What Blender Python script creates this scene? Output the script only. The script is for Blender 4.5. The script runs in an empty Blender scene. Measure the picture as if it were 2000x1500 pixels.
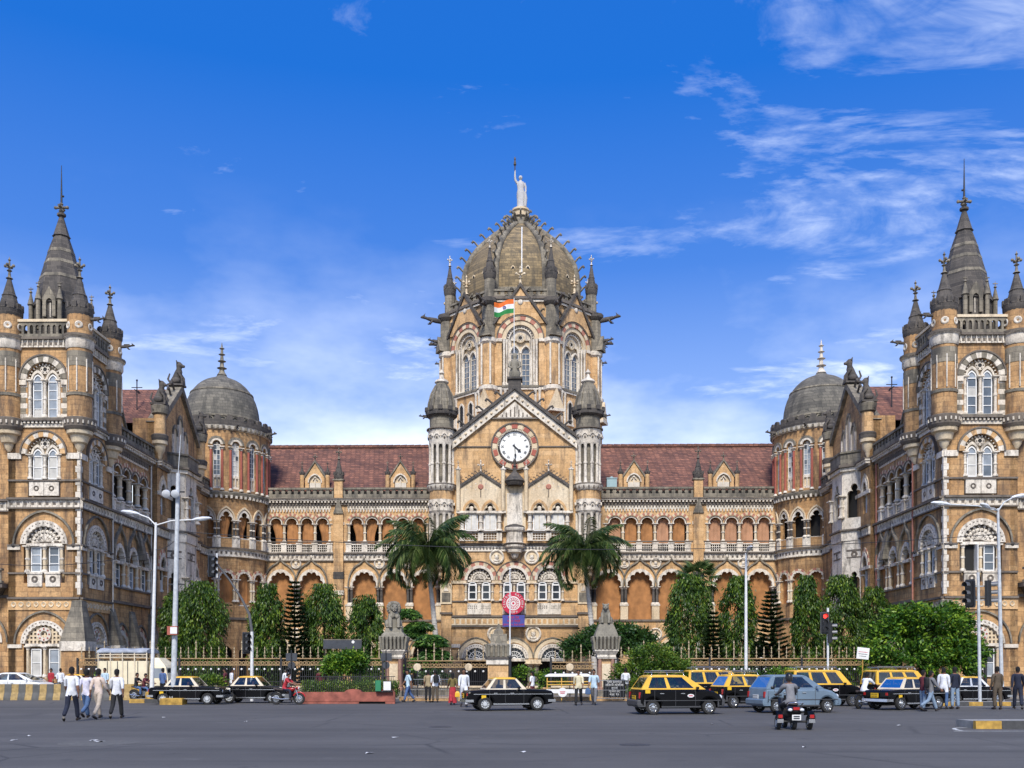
import bpy, math, random
import numpy as np
from mathutils import Matrix, Vector, noise as mnoise
PI = math.pi; R = math.radians
sc = bpy.context.scene
C = sc.collection
# ---------------------------------------------------------------- camera
F = 1900.0; HZ = 1310.0; EYE = 1.75          # focal length and horizon in photo pixels, eye height in metres
cd = bpy.data.cameras.new('camera'); cam = bpy.data.objects.new('camera', cd); C.objects.link(cam)
cd.sensor_width = 36; cd.lens = 36 * F / 2000; cd.shift_y = (HZ - 750) / 2000
cd.clip_start = 0.1; cd.clip_end = 5000
cam.location = (0, 0, EYE); cam.rotation_euler = (R(90), 0, 0)
sc.camera = cam
# ---------------------------------------------------------------- sky, sun, exposure
SUN_EL = R(46); SUN_AZ = R(-7)                # sun behind the camera, a little to the left
w = bpy.data.worlds.new('World'); sc.world = w; w.use_nodes = True
def nd(t, k, **kw):
    n = t.nodes.new('ShaderNode' + k)
    for a, b in kw.items():
        if a.startswith('i_'):
            n.inputs[a[2:].replace('_', ' ')].default_value = b
        elif a.startswith('n_'):
            n.inputs[int(a[2:])].default_value = b
        else: setattr(n, a, b)
    return n
def lk(t, a, b): t.links.new(a, b)
def ramp(t, src, stops, interp='LINEAR'):
    r = t.nodes.new('ShaderNodeValToRGB'); r.color_ramp.interpolation = interp
    e = r.color_ramp.elements
    while len(e) < len(stops): e.new(0.5)
    for q, (p, c) in zip(e, stops):
        q.position = p; q.color = (c, c, c, 1) if isinstance(c, (int, float)) else (*c, 1)
    lk(t, src, r.inputs[0]); return r.outputs[0]
def mth(t, op, a, b=None, c=None):
    n = t.nodes.new('ShaderNodeMath'); n.operation = op
    for i, x in enumerate((a, b, c)):
        if x is None: continue
        if isinstance(x, (int, float)): n.inputs[i].default_value = x
        else: lk(t, x, n.inputs[i])
    return n.outputs[0]
def mix(t, f, a, b, bt='MIX'):
    n = t.nodes.new('ShaderNodeMix'); n.data_type = 'RGBA'; n.blend_type = bt
    for i, x in ((0, f), (6, a), (7, b)):
        if isinstance(x, (int, float)): n.inputs[i].default_value = x
        elif isinstance(x, tuple): n.inputs[i].default_value = (*x, 1)
        else: lk(t, x, n.inputs[i])
    return n.outputs[2]
CLO = (-3.171, -6.285, 0)
t = w.node_tree; t.nodes.clear()
sky = nd(t, 'TexSky', sky_type='NISHITA', sun_disc=False, sun_elevation=SUN_EL, sun_rotation=PI - SUN_AZ,
         air_density=1.0, dust_density=0.35, ozone_density=3.0, altitude=50)
hsv = nd(t, 'HueSaturation', i_Saturation=1.62, i_Value=1.06, i_Hue=0.506)
lk(t, sky.outputs[0], hsv.inputs['Color'])
tc = nd(t, 'TexCoord'); sx = nd(t, 'SeparateXYZ'); lk(t, tc.outputs['Generated'], sx.inputs[0])
X, Y, Z = sx.outputs
zz = mth(t, 'MAXIMUM', Z, 0.03)
# cirrus on a high sheet: the direction is projected onto a flat layer
pl = nd(t, 'CombineXYZ'); lk(t, mth(t, 'DIVIDE', X, mth(t, 'ADD', zz, 0.12)), pl.inputs[0]); lk(t, mth(t, 'DIVIDE', Y, mth(t, 'ADD', zz, 0.12)), pl.inputs[1])
mp = nd(t, 'Mapping'); mp.inputs['Rotation'].default_value = (0, 0, R(-20)); mp.inputs['Scale'].default_value = (1.0, 2.2, 1); mp.inputs['Location'].default_value = CLO; lk(t, pl.outputs[0], mp.inputs[0])
n1 = nd(t, 'TexNoise', i_Scale=1.5, i_Detail=9.0, i_Roughness=0.62, i_Distortion=0.6); lk(t, mp.outputs[0], n1.inputs['Vector'])
m2 = nd(t, 'Mapping'); m2.inputs['Rotation'].default_value = (0, 0, R(35)); m2.inputs['Scale'].default_value = (7, 13, 1); lk(t, pl.outputs[0], m2.inputs[0])
n3 = nd(t, 'TexNoise', i_Scale=1.6, i_Detail=4.0, i_Roughness=0.6, i_Distortion=0.4); lk(t, m2.outputs[0], n3.inputs['Vector'])
# more cirrus to the right of the view, as in the photograph; it thins out smoothly round the sky
side = ramp(t, mth(t, 'ADD', X, mth(t, 'MULTIPLY', Z, 0.30)), [(0.26, 0.0), (0.66, 1.0)])
band = mth(t, 'ADD', n1.outputs[0], mth(t, 'MULTIPLY', side, 0.15))
cir = ramp(t, band, [(0.575, 0.0), (0.86, 0.85)])
cir = mth(t, 'MULTIPLY', cir, ramp(t, n3.outputs[0], [(0.36, 0.30), (0.62, 1.0)]))
# soft low cloud above the horizon
n4 = nd(t, 'TexNoise', i_Scale=3.2, i_Detail=6.0, i_Roughness=0.55)
m4 = nd(t, 'Mapping'); m4.inputs['Scale'].default_value = (1, 1, 2.2); m4.inputs['Location'].default_value = (1.3, 0.2, 0.1); lk(t, tc.outputs['Generated'], m4.inputs[0]); lk(t, m4.outputs[0], n4.inputs['Vector'])
low = mth(t, 'MULTIPLY', ramp(t, n4.outputs[0], [(0.42, 0.0), (0.66, 1.0)]), ramp(t, Z, [(0.14, 1.0), (0.44, 0.0)]))
hzf = ramp(t, Z, [(0.0, 0.80), (0.17, 0.50), (0.27, 0.20), (0.38, 0.05), (0.52, 0.0)])
cl = mth(t, 'MINIMUM', mth(t, 'ADD', mth(t, 'MAXIMUM', cir, mth(t, 'MULTIPLY', low, 0.75)), mth(t, 'MULTIPLY', hzf, 1.0)), 1.0)
SKY_K = 0.10
skyc = mix(t, cl, mix(t, 0.60, hsv.outputs[0], (0.18, 1.30, 5.7)), (8.6, 9.3, 10.2))
bg = nd(t, 'Background', i_Strength=SKY_K); lk(t, skyc, bg.inputs[0])
wo = nd(t, 'OutputWorld'); lk(t, bg.outputs[0], wo.inputs[0])
sd = bpy.data.lights.new('sun', 'SUN'); sd.energy = 3.0; sd.angle = R(16); sd.color = (1.0, 0.95, 0.85)
so = bpy.data.objects.new('sun', sd); C.objects.link(so)
sdir = Vector((math.sin(SUN_AZ) * math.cos(SUN_EL), -math.cos(SUN_AZ) * math.cos(SUN_EL), math.sin(SUN_EL)))
so.rotation_euler = sdir.to_track_quat('Z', 'Y').to_euler(); so.location = sdir * 200
vs = sc.view_settings; vs.view_transform = 'Standard'; vs.look = 'None'; vs.exposure = 0.6; vs.gamma = 1.0; vs.use_curve_mapping = False
sc.cycles.max_bounces = 5; sc.cycles.diffuse_bounces = 3; sc.cycles.glossy_bounces = 2; sc.cycles.transmission_bounces = 3; sc.cycles.transparent_max_bounces = 8
sc.cycles.caustics_reflective = False; sc.cycles.caustics_refractive = False

# ---------------------------------------------------------------- materials
MT = {}
def newmat(name):
    m = bpy.data.materials.new(name); m.use_nodes = True; t = m.node_tree; t.nodes.clear()
    o = nd(t, 'OutputMaterial'); b = nd(t, 'BsdfPrincipled'); lk(t, b.outputs[0], o.inputs[0])
    MT[name] = m; return t, b
def simple(name, col, rough=0.6, metal=0.0, var=0.12, scale=3.0, coat=0.0, emit=0.0, bump=0.0):
    t, b = newmat(name)
    g = nd(t, 'NewGeometry'); n = nd(t, 'TexNoise', i_Scale=scale, i_Detail=4.0); lk(t, g.outputs['Position'], n.inputs['Vector'])
    f = ramp(t, n.outputs[0], [(0.3, 1 - var), (0.7, 1 + var * 0.4)])
    lk(t, mix(t, 1.0, col, f, 'MULTIPLY'), b.inputs['Base Color'])
    b.inputs['Roughness'].default_value = rough; b.inputs['Metallic'].default_value = metal
    b.inputs['Coat Weight'].default_value = coat; b.inputs['Coat Roughness'].default_value = 0.05
    if emit: b.inputs['Emission Color'].default_value = (*col, 1); b.inputs['Emission Strength'].default_value = emit
    if bump:
        bp = nd(t, 'Bump', i_Strength=bump, i_Distance=0.02); n5 = nd(t, 'TexNoise', i_Scale=scale * 6, i_Detail=4.0); lk(t, g.outputs['Position'], n5.inputs['Vector'])
        lk(t, n5.outputs[0], bp.inputs['Height']); lk(t, bp.outputs[0], b.inputs['Normal'])
def stone(name, c1, c2, block=None, mortar=(0.25, 0.18, 0.1), msize=0.012, grime=(0.05, 0.045, 0.04), gamt=0.4, glo=0.52, rough=0.85, gs=1.0, bump=0.35, pits=0.0):
    t, b = newmat(name)
    g = nd(t, 'NewGeometry'); P = g.outputs['Position']
    sx = nd(t, 'SeparateXYZ'); lk(t, P, sx.inputs[0])
    big = nd(t, 'TexNoise', i_Scale=0.45, i_Detail=5.0, i_Roughness=0.6); lk(t, P, big.inputs['Vector'])
    fine = nd(t, 'TexNoise', i_Scale=7.0, i_Detail=5.0, i_Roughness=0.7); lk(t, P, fine.inputs['Vector'])
    f1 = ramp(t, big.outputs[0], [(0.32, 0.0), (0.68, 1.0)])
    h = fine.outputs[0]
    if block:
        cv = nd(t, 'CombineXYZ'); lk(t, mth(t, 'ADD', sx.outputs[0], sx.outputs[1]), cv.inputs[0]); lk(t, sx.outputs[2], cv.inputs[1])
        br = nd(t, 'TexBrick', offset=0.5, i_Scale=1.0, i_Mortar_Size=msize, i_Mortar_Smooth=0.2, i_Bias=0.0, i_Brick_Width=block[0], i_Row_Height=block[1])
        br.inputs['Color1'].default_value = (*c1, 1); br.inputs['Color2'].default_value = (*c2, 1); br.inputs['Mortar'].default_value = (*mortar, 1)
        lk(t, cv.outputs[0], br.inputs['Vector'])
        col = mix(t, 0.35, br.outputs['Color'], mix(t, f1, c1, c2))
        h = mth(t, 'SUBTRACT', mth(t, 'MULTIPLY', fine.outputs[0], 0.5), mth(t, 'MULTIPLY', br.outputs['Fac'], 0.8))
    else:
        col = mix(t, f1, c1, c2)
    col = mix(t, 1.0, col, ramp(t, fine.outputs[0], [(0.28, 0.72), (0.72, 1.13)]), 'MULTIPLY')
    mp = nd(t, 'Mapping'); mp.inputs['Scale'].default_value = (1.5 * gs, 1.5 * gs, 0.32 * gs); lk(t, P, mp.inputs[0])
    st = nd(t, 'TexNoise', i_Scale=1.0, i_Detail=7.0, i_Roughness=0.66); lk(t, mp.outputs[0], st.inputs['Vector'])
    gf = mth(t, 'MULTIPLY', ramp(t, st.outputs[0], [(glo, 0.0), (glo + 0.17, 1.0)]), gamt)
    col = mix(t, gf, col, grime)
    if pits:
        pn = nd(t, 'TexNoise', i_Scale=3.2, i_Detail=3.0, i_Roughness=0.8); lk(t, P, pn.inputs['Vector'])
        col = mix(t, mth(t, 'MULTIPLY', ramp(t, pn.outputs[0], [(0.55, 0.0), (0.62, 1.0)]), pits), col, grime)
    lk(t, col, b.inputs['Base Color']); b.inputs['Roughness'].default_value = rough
    bp = nd(t, 'Bump', i_Strength=bump, i_Distance=0.03); lk(t, h, bp.inputs['Height']); lk(t, bp.outputs[0], b.inputs['Normal'])
stone('ochre', (0.68, 0.415, 0.19), (0.42, 0.225, 0.09), (0.75, 0.34), mortar=(0.27, 0.16, 0.075), msize=0.018, gamt=0.72, glo=0.46, grime=(0.075, 0.052, 0.04), pits=0.3)
stone('ochre_smooth', (0.80, 0.52, 0.265), (0.57, 0.33, 0.135), (1.1, 0.42), mortar=(0.38, 0.235, 0.11), msize=0.011, gamt=0.68, glo=0.48, grime=(0.12, 0.082, 0.058), pits=0.28)
stone('white_stone', (0.84, 0.77, 0.66), (0.70, 0.61, 0.49), None, gamt=0.72, glo=0.50, gs=1.6, grime=(0.10, 0.085, 0.07), pits=0.35)
stone('cream_stone', (0.78, 0.65, 0.46), (0.64, 0.49, 0.31), None, gamt=0.5, glo=0.52, gs=1.6, grime=(0.10, 0.08, 0.06))
stone('grey_stone', (0.36, 0.31, 0.23), (0.17, 0.15, 0.115), (0.8, 0.36), mortar=(0.07, 0.06, 0.05), gamt=0.7, glo=0.45, grime=(0.045, 0.042, 0.038))
stone('dome_stone', (0.40, 0.29, 0.15), (0.12, 0.092, 0.055), (0.62, 0.30), mortar=(0.06, 0.055, 0.045), msize=0.02, gamt=0.6, glo=0.48, grime=(0.06, 0.055, 0.045))
stone('dark_stone', (0.125, 0.108, 0.092), (0.045, 0.04, 0.038), (0.6, 0.3), mortar=(0.2, 0.17, 0.14), gamt=0.6, glo=0.5, grime=(0.03, 0.03, 0.03))
stone('string_stone', (0.12, 0.10, 0.085), (0.22, 0.18, 0.14), None, gamt=0.6, glo=0.5, grime=(0.04, 0.035, 0.03))
stone('red_stone', (0.45, 0.13, 0.085), (0.36, 0.10, 0.075), None, gamt=0.3, glo=0.55)
stone('pink_stone', (0.50, 0.22, 0.15), (0.42, 0.17, 0.12), None, gamt=0.3, glo=0.55)
stone('statue_stone', (0.58, 0.57, 0.56), (0.44, 0.43, 0.43), None, gamt=0.35, glo=0.55, gs=2.5, grime=(0.25, 0.24, 0.24), bump=0.1)
stone('dome_grey', (0.24, 0.215, 0.17), (0.10, 0.093, 0.08), (0.62, 0.30), mortar=(0.05, 0.047, 0.042), msize=0.02, gamt=0.6, glo=0.46, grime=(0.05, 0.048, 0.043))
stone('lion_stone', (0.32, 0.29, 0.225), (0.20, 0.18, 0.14), None, gamt=0.55, glo=0.5, gs=2.5, grime=(0.09, 0.085, 0.07))
stone('tile', (0.38, 0.165, 0.105), (0.085, 0.04, 0.03), (0.50, 0.24), mortar=(0.05, 0.02, 0.018), msize=0.035, gamt=0.55, glo=0.47, grime=(0.09, 0.045, 0.04), gs=1.3, bump=0.8, pits=0.5)
simple('blind', (0.43, 0.195, 0.068), 0.85, var=0.35, scale=1.6, bump=0.3)
simple('blind_pink', (0.50, 0.265, 0.15), 0.85, var=0.25, scale=1.2, bump=0.3)
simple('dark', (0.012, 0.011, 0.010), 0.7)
simple('iron', (0.022, 0.022, 0.024), 0.5)
simple('glass_dark', (0.035, 0.042, 0.05), 0.08, var=0.3)
simple('glass_mid', (0.13, 0.155, 0.18), 0.1, var=0.35, scale=1.4); simple('curtain', (0.55, 0.53, 0.48), 0.4, var=0.25, scale=2); simple('glass_pale', (0.30, 0.335, 0.37), 0.15, var=0.35, scale=1.4)
simple('white_paint', (0.80, 0.79, 0.76), 0.5, var=0.1)
simple('cream_paint', (0.66, 0.60, 0.50), 0.6, var=0.2)
simple('clock_face', (0.86, 0.85, 0.80), 0.4, var=0.05)
simple('black_paint', (0.010, 0.010, 0.011), 0.35)

# ---------------------------------------------------------------- mesh builder
class MB:
    def __init__(s): s.v = []; s.f = []; s.m = []; s.s = []; s.mats = []
    def mi(s, m):
        if m not in s.mats: s.mats.append(m)
        return s.mats.index(m)
    def add(s, vs, fs, m, smooth=False, M=None):
        k = len(s.v); i = s.mi(m)
        s.v += [tuple(M @ Vector(p)) for p in vs] if M else [tuple(p) for p in vs]
        for f in fs: s.f.append([q + k for q in f]); s.m.append(i); s.s.append(smooth)
        return s
    def box(s, x0, x1, y0, y1, z0, z1, m, M=None, tx=0.0, ty=0.0):
        a, b = min(x0, x1), max(x0, x1); c, d = min(y0, y1), max(y0, y1); e, f = min(z0, z1), max(z0, z1)
        vs = [(a, c, e), (b, c, e), (b, d, e), (a, d, e), (a + tx, c + ty, f), (b - tx, c + ty, f), (b - tx, d - ty, f), (a + tx, d - ty, f)]
        return s.add(vs, [(0, 3, 2, 1), (4, 5, 6, 7), (0, 1, 5, 4), (1, 2, 6, 5), (2, 3, 7, 6), (3, 0, 4, 7)], m, M=M)
    def prism(s, poly, d0, d1, m, M=None, smooth=False):      # polygon in (u, z), extruded along depth
        n = len(poly); vs = [(u, d0, z) for u, z in poly] + [(u, d1, z) for u, z in poly]
        s.add(vs, [tuple(range(n)), tuple(range(2 * n - 1, n - 1, -1))], m, M=M)
        k = len(s.v) - 2 * n; i = s.mi(m)
        for q in range(n): s.f.append([k + q, k + n + q, k + n + (q + 1) % n, k + (q + 1) % n]); s.m.append(i); s.s.append(smooth)
        return s
    def ring(s, a, b, d0, d1, m, M=None, m2=None, alt=1):     # band between two open profiles with equal counts
        for q in range(len(a) - 1):
            mm = m if (m2 is None or (q // alt) % 2 == 0) else m2
            p = [a[q], a[q + 1], b[q + 1], b[q]]
            vs = [(u, d0, z) for u, z in p] + [(u, d1, z) for u, z in p]
            s.add(vs, [(0, 1, 2, 3), (0, 4, 5, 1), (2, 6, 7, 3), (1, 5, 6, 2), (3, 7, 4, 0)], mm, M=M)
        return s
    def lathe(s, prof, n, m, cx=0.0, cy=0.0, M=None, a0=0.0, a1=2 * PI, smooth=True, ph=0.0):
        full = abs(a1 - a0 - 2 * PI) < 1e-6; c = n if full else n + 1
        segs = []; cur = [prof[0]]
        for q in range(1, len(prof)):
            cur.append(prof[q])
            if q < len(prof) - 1:
                p, o, r = Vector(prof[q - 1]), Vector(prof[q]), Vector(prof[q + 1])
                if (o - p).length > 1e-6 and (r - o).length > 1e-6 and (o - p).angle(r - o) > 0.5: segs.append(cur); cur = [prof[q]]
        segs.append(cur)
        for g in segs:
            vs = []
            for r, z in g:
                for k in range(c):
                    a = a0 + ph + (a1 - a0) * k / n; vs.append((cx + r * math.cos(a), cy + r * math.sin(a), z))
            fs = []
            for q in range(len(g) - 1):
                for k in range(n):
                    k2 = (k + 1) % c; fs.append((q * c + k, q * c + k2, (q + 1) * c + k2, (q + 1) * c + k))
            s.add(vs, fs, m, smooth, M)
        return s
    def tube(s, path, rad, m, n=8, M=None, smooth=True, cap=True):
        P = [Vector(p) for p in path]; L = len(P); rr = rad if isinstance(rad, (list, tuple)) else [rad] * L
        vs = []; up = None
        for i in range(L):
            d = (P[min(i + 1, L - 1)] - P[max(i - 1, 0)]).normalized()
            if up is None: up = Vector((0, 0, 1)) if abs(d.z) < 0.9 else Vector((1, 0, 0))
            x = d.cross(up).normalized(); y = x.cross(d).normalized(); up = y
            for k in range(n):
                a = 2 * PI * k / n; vs.append(P[i] + (x * math.cos(a) + y * math.sin(a)) * rr[i])
        fs = [(i * n + k, i * n + (k + 1) % n, (i + 1) * n + (k + 1) % n, (i + 1) * n + k) for i in range(L - 1) for k in range(n)]
        s.add(vs, fs, m, smooth, M)
        if cap: s.add(vs[:n], [tuple(range(n))], m, False, M); s.add(vs[-n:], [tuple(range(n))], m, False, M)
        return s
    def ball(s, c, r, m, n=10, k=6, M=None):
        r = r if isinstance(r, (tuple, list)) else (r, r, r); vs = []; fs = []
        for i in range(k + 1):
            th = PI * i / k
            for j in range(n):
                a = 2 * PI * j / n; vs.append((c[0] + r[0] * math.sin(th) * math.cos(a), c[1] + r[1] * math.sin(th) * math.sin(a), c[2] + r[2] * math.cos(th)))
        for i in range(k):
            for j in range(n): fs.append((i * n + j, i * n + (j + 1) % n, (i + 1) * n + (j + 1) % n, (i + 1) * n + j))
        return s.add(vs, fs, m, True, M)
    def loft(s, rings, m, smooth=True, M=None, cap=True):      # closed rings with equal counts
        n = len(rings[0]); vs = [p for r in rings for p in r]
        fs = [(i * n + k, i * n + (k + 1) % n, (i + 1) * n + (k + 1) % n, (i + 1) * n + k) for i in range(len(rings) - 1) for k in range(n)]
        s.add(vs, fs, m, smooth, M)
        if cap: s.add(rings[0], [tuple(range(n))], m, False, M); s.add(rings[-1], [tuple(range(n))], m, False, M)
        return s
    def mesh(s, name='mesh'):
        me = bpy.data.meshes.new(name); me.from_pydata(s.v, [], s.f)
        for m in s.mats: me.materials.append(MT[m])
        me.polygons.foreach_set('material_index', s.m); me.polygons.foreach_set('use_smooth', s.s)
        me.update(); return me
CACHE = {}
def cached(key, fn):
    if key not in CACHE:
        mb = MB(); fn(mb); CACHE[key] = mb.mesh(str(key[0]) if isinstance(key, tuple) else key)
    return CACHE[key]
I4 = Matrix.Identity(4)
def T(x=0, y=0, z=0): return Matrix.Translation((x, y, z))
def RZ(a): return Matrix.Rotation(a, 4, 'Z')
def RX(a): return Matrix.Rotation(a, 4, 'X')
def RY(a): return Matrix.Rotation(a, 4, 'Y')
def SC(x, y=None, z=None):
    return Matrix.Diagonal((x, x if y is None else y, x if z is None else z, 1))
def put(name, me, M=I4, parent=None, label=None, cat=None, group=None, kind=None):
    if isinstance(me, MB): me = me.mesh(name)
    o = bpy.data.objects.new(name, me); C.objects.link(o)
    if parent: o.parent = parent
    o.matrix_basis = M
    if label: o['label'] = label
    if cat: o['category'] = cat
    if group: o['group'] = group
    if kind: o['kind'] = kind
    return o
def at(px, py, D): return Vector(((px - 1000) / F * D, D, EYE + (HZ - py) / F * D))
def gx(px, D): return (px - 1000) / F * D
def gd(py): return EYE * F / (py - HZ)              # depth at which flat ground shows at this row
# arch profiles: N+1 points from left springing over the crown to the right springing
N = 24
def a_round(r, rise=None):
    h = r if rise is None else rise
    return [(-r * math.cos(PI * i / N), h * math.sin(PI * i / N)) for i in range(N + 1)]
def a_point(r, k=0.35):
    Rr = r * (1 + k); cx = Rr - r; a = math.acos(cx / Rr); out = []
    for i in range(N // 2 + 1): q = a * i / (N // 2); out.append((cx - Rr * math.cos(q), Rr * math.sin(q)))
    return out + [(-x, z) for x, z in out[-2::-1]]
def bez(p, n): return [tuple(sum(c * q[j] for c, q in zip(((1 - u) ** 3, 3 * u * (1 - u) ** 2, 3 * u * u * (1 - u), u ** 3), p)) for j in (0, 1)) for u in [i / n for i in range(n + 1)]]
def a_ogee(r, h):
    l = bez([(-r, 0), (-r, .42 * h), (-.72 * r, .66 * h), (-.40 * r, .76 * h)], 8)[:-1] + bez([(-.40 * r, .76 * h), (-.16 * r, .83 * h), (-.05 * r, .90 * h), (0, h)], 4)
    return l + [(-x, z) for x, z in l[-2::-1]]
def a_trefoil(r):
    out = []
    for i in range(8): a = R(185 - 115 * i / 7); out.append((-.48 * r + .52 * r * math.cos(a), .15 * r + .52 * r * math.sin(a)))
    for i in range(5): a = R(195 - 105 * i / 4); out.append((.50 * r * math.cos(a), .98 * r + .50 * r * math.sin(a)))
    out[0] = (-r, 0)
    return out + [(-x, z) for x, z in out[:-1][::-1]]
def a_cusp(r, k=6, dep=0.10, base=a_round):
    p = base(r); L = len(p) - 1; out = []
    for i, (x, z) in enumerate(p):
        f = 1 if i in (0, L) else 1 - dep * (1 - abs(math.sin(PI * k * i / L)))
        out.append((x * f, z * f))
    return out
def sh(p, u, z): return [(a + u, b + z) for a, b in p]
def arch_wall(mb, u0, u1, z0, z1, ops, d0, d1, m):        # ops: (centre, sill z, springing z, profile)
    ops = sorted(ops, key=lambda o: o[0])
    for i, (uc, zb, zs, pr) in enumerate(ops):
        a = u0 if i == 0 else (ops[i - 1][0] + uc) / 2
        b = u1 if i == len(ops) - 1 else (ops[i + 1][0] + uc) / 2
        r = pr[-1][0]
        poly = ([(uc - r, zb)] if zb < zs - 1e-4 else []) + sh(pr, uc, zs) + ([(uc + r, zb)] if zb < zs - 1e-4 else []) + [(b, zb), (b, z1), (a, z1), (a, zb)]
        mb.prism(poly, d0, d1, m)
        if zb > z0 + 1e-4: mb.box(a, b, d0, d1, z0, zb, m)
# ================================================================ ground
for nm, c, kw in (('asphalt', (0.088, 0.083, 0.077), 0), ('paving', (0.22, 0.19, 0.16), 1), ('court', (0.16, 0.13, 0.10), 2)):
    t, b = newmat(nm); g = nd(t, 'NewGeometry')
    n1 = nd(t, 'TexNoise', i_Scale=0.16, i_Detail=6.0, i_Roughness=0.6); lk(t, g.outputs['Position'], n1.inputs['Vector'])
    n2 = nd(t, 'TexNoise', i_Scale=38.0, i_Detail=3.0, i_Roughness=0.8); lk(t, g.outputs['Position'], n2.inputs['Vector'])
    mp = nd(t, 'Mapping'); mp.inputs['Scale'].default_value = (0.05, 0.9, 1); lk(t, g.outputs['Position'], mp.inputs[0])
    n3 = nd(t, 'TexNoise', i_Scale=1.0, i_Detail=4.0, i_Roughness=0.6); lk(t, mp.outputs[0], n3.inputs['Vector'])
    n4 = nd(t, 'TexNoise', i_Scale=1.7, i_Detail=5.0, i_Roughness=0.7); lk(t, g.outputs['Position'], n4.inputs['Vector'])
    col = mix(t, 1.0, c, ramp(t, n1.outputs[0], [(0.3, 0.80), (0.7, 1.18)]), 'MULTIPLY')
    col = mix(t, 1.0, col, ramp(t, n3.outputs[0], [(0.3, 0.86), (0.7, 1.12)]), 'MULTIPLY')
    col = mix(t, 1.0, col, ramp(t, n2.outputs[0], [(0.25, 0.70), (0.75, 1.30)]), 'MULTIPLY')
    col = mix(t, 1.0, col, ramp(t, n4.outputs[0], [(0.60, 1.0), (0.74, 0.82)]), 'MULTIPLY')
    if kw == 0:      # cracks, oil drips, repaired strips and wheel tracks
        vw = nd(t, 'TexNoise', i_Scale=0.6, i_Detail=3.0); lk(t, g.outputs['Position'], vw.inputs['Vector'])
        wv = mix(t, 0.10, g.outputs['Position'], vw.outputs['Color'], 'ADD')
        vo = nd(t, 'TexVoronoi', feature='DISTANCE_TO_EDGE', i_Scale=0.17); lk(t, wv, vo.inputs['Vector'])
        cr = mth(t, 'MULTIPLY', ramp(t, vo.outputs['Distance'], [(0.0, 1.0), (0.012, 0.0)]), ramp(t, n1.outputs[0], [(0.45, 0.0), (0.6, 0.75)]))
        col = mix(t, cr, col, (0.022, 0.022, 0.023))
        oi = nd(t, 'TexNoise', i_Scale=0.75, i_Detail=6.0, i_Roughness=0.75); lk(t, g.outputs['Position'], oi.inputs['Vector'])
        col = mix(t, mth(t, 'MULTIPLY', ramp(t, oi.outputs[0], [(0.60, 0.0), (0.68, 1.0)]), 0.5), col, (0.035, 0.034, 0.034))
        col = mix(t, mth(t, 'MULTIPLY', ramp(t, oi.outputs[0], [(0.33, 1.0), (0.40, 0.0)]), 0.35), col, (0.15, 0.145, 0.135))
        m7 = nd(t, 'Mapping'); m7.inputs['Scale'].default_value = (0.012, 0.55, 1); m7.inputs['Rotation'].default_value = (0, 0, R(4)); lk(t, g.outputs['Position'], m7.inputs[0])
        n7 = nd(t, 'TexNoise', i_Scale=1.0, i_Detail=3.0, i_Roughness=0.7); lk(t, m7.outputs[0], n7.inputs['Vector'])
        col = mix(t, 1.0, col, ramp(t, n7.outputs[0], [(0.36, 0.86), (0.5, 1.0), (0.64, 1.08)]), 'MULTIPLY')
    lk(t, col, b.inputs['Base Color']); b.inputs['Roughness'].default_value = 0.85
    bp = nd(t, 'Bump', i_Strength=0.5, i_Distance=0.01); lk(t, n2.outputs[0], bp.inputs['Height']); lk(t, bp.outputs[0], b.inputs['Normal'])
put('ground', MB().add([(-2500, -300, -.02), (2500, -300, -.02), (2500, 4000, -.02), (-2500, 4000, -.02)], [(0, 1, 2, 3)], 'court'), kind='structure')
put('road', MB().add([(-120, -40, 0), (120, -40, 0), (120, 61, 0), (-120, 61, 0)], [(0, 1, 2, 3)], 'asphalt'), kind='structure')
put('pavement', MB().box(-60, 60, 61, 64.6, -.02, .13, 'paving'), kind='structure')

# ================================================================ the station
D1, D2 = 66.0, 97.0
ST = bpy.data.objects.new('railway_station', None); C.objects.link(ST)
ST.location = (0.25, D2, 0); ST.rotation_euler = (0, 0, R(-0.8))
ST['label'] = 'ornate ochre Gothic railway station with ribbed central dome, clock gable and spired corner towers'; ST['category'] = 'railway station'
def sp(name, me, M=I4, label=None, parent=None): return put(name, me, M, parent or ST, label)
Z1, Z2, Z3, ZP = 6.75, 13.4, 18.7, 20.0

# ---- shared pieces -------------------------------------------------------
def column(h, r=0.11, m='white_stone', mc='white_stone', band=True):
    def f(mb):
        b = min(0.12 * h, 0.22); c = min(0.16 * h, 0.3)
        mb.lathe([(r * 1.75, 0), (r * 1.75, b * .45), (r * 1.35, b * .7), (r * 1.2, b)], 10, mc)
        mb.lathe([(r, b), (r * .93, h - c)], 10, m)
        if band: mb.lathe([(r * .98, h * .46), (r * 1.3, h * .48), (r * 1.3, h * .53), (r * .98, h * .55)], 10, mc)
        mb.lathe([(r, h - c), (r * 1.2, h - c * .9), (r * 1.1, h - c * .75), (r * 1.7, h - c * .3)], 10, mc)
        mb.box(-r * 2, r * 2, -r * 2, r * 2, h - c * .3, h, mc)
    return cached(('column', round(h, 3), r, m, mc, band), f)
def finial(h, m='grey_stone'):
    def f(mb):
        mb.lathe([(.16 * h, 0), (.07 * h, .08 * h), (.05 * h, .3 * h), (.12 * h, .36 * h), (.05 * h, .42 * h), (.035 * h, .8 * h), (.07 * h, .85 * h), (.03 * h, .9 * h), (0.004, h)], 8, m)
        for a in range(4): mb.ball((.19 * h * math.cos(a * PI / 2), .19 * h * math.sin(a * PI / 2), .58 * h), .075 * h, m, 6, 4); mb.tube([(0, 0, .5 * h), (.19 * h * math.cos(a * PI / 2), .19 * h * math.sin(a * PI / 2), .58 * h)], .04 * h, m, 5)
    return cached(('finial', h, m), f)
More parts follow.
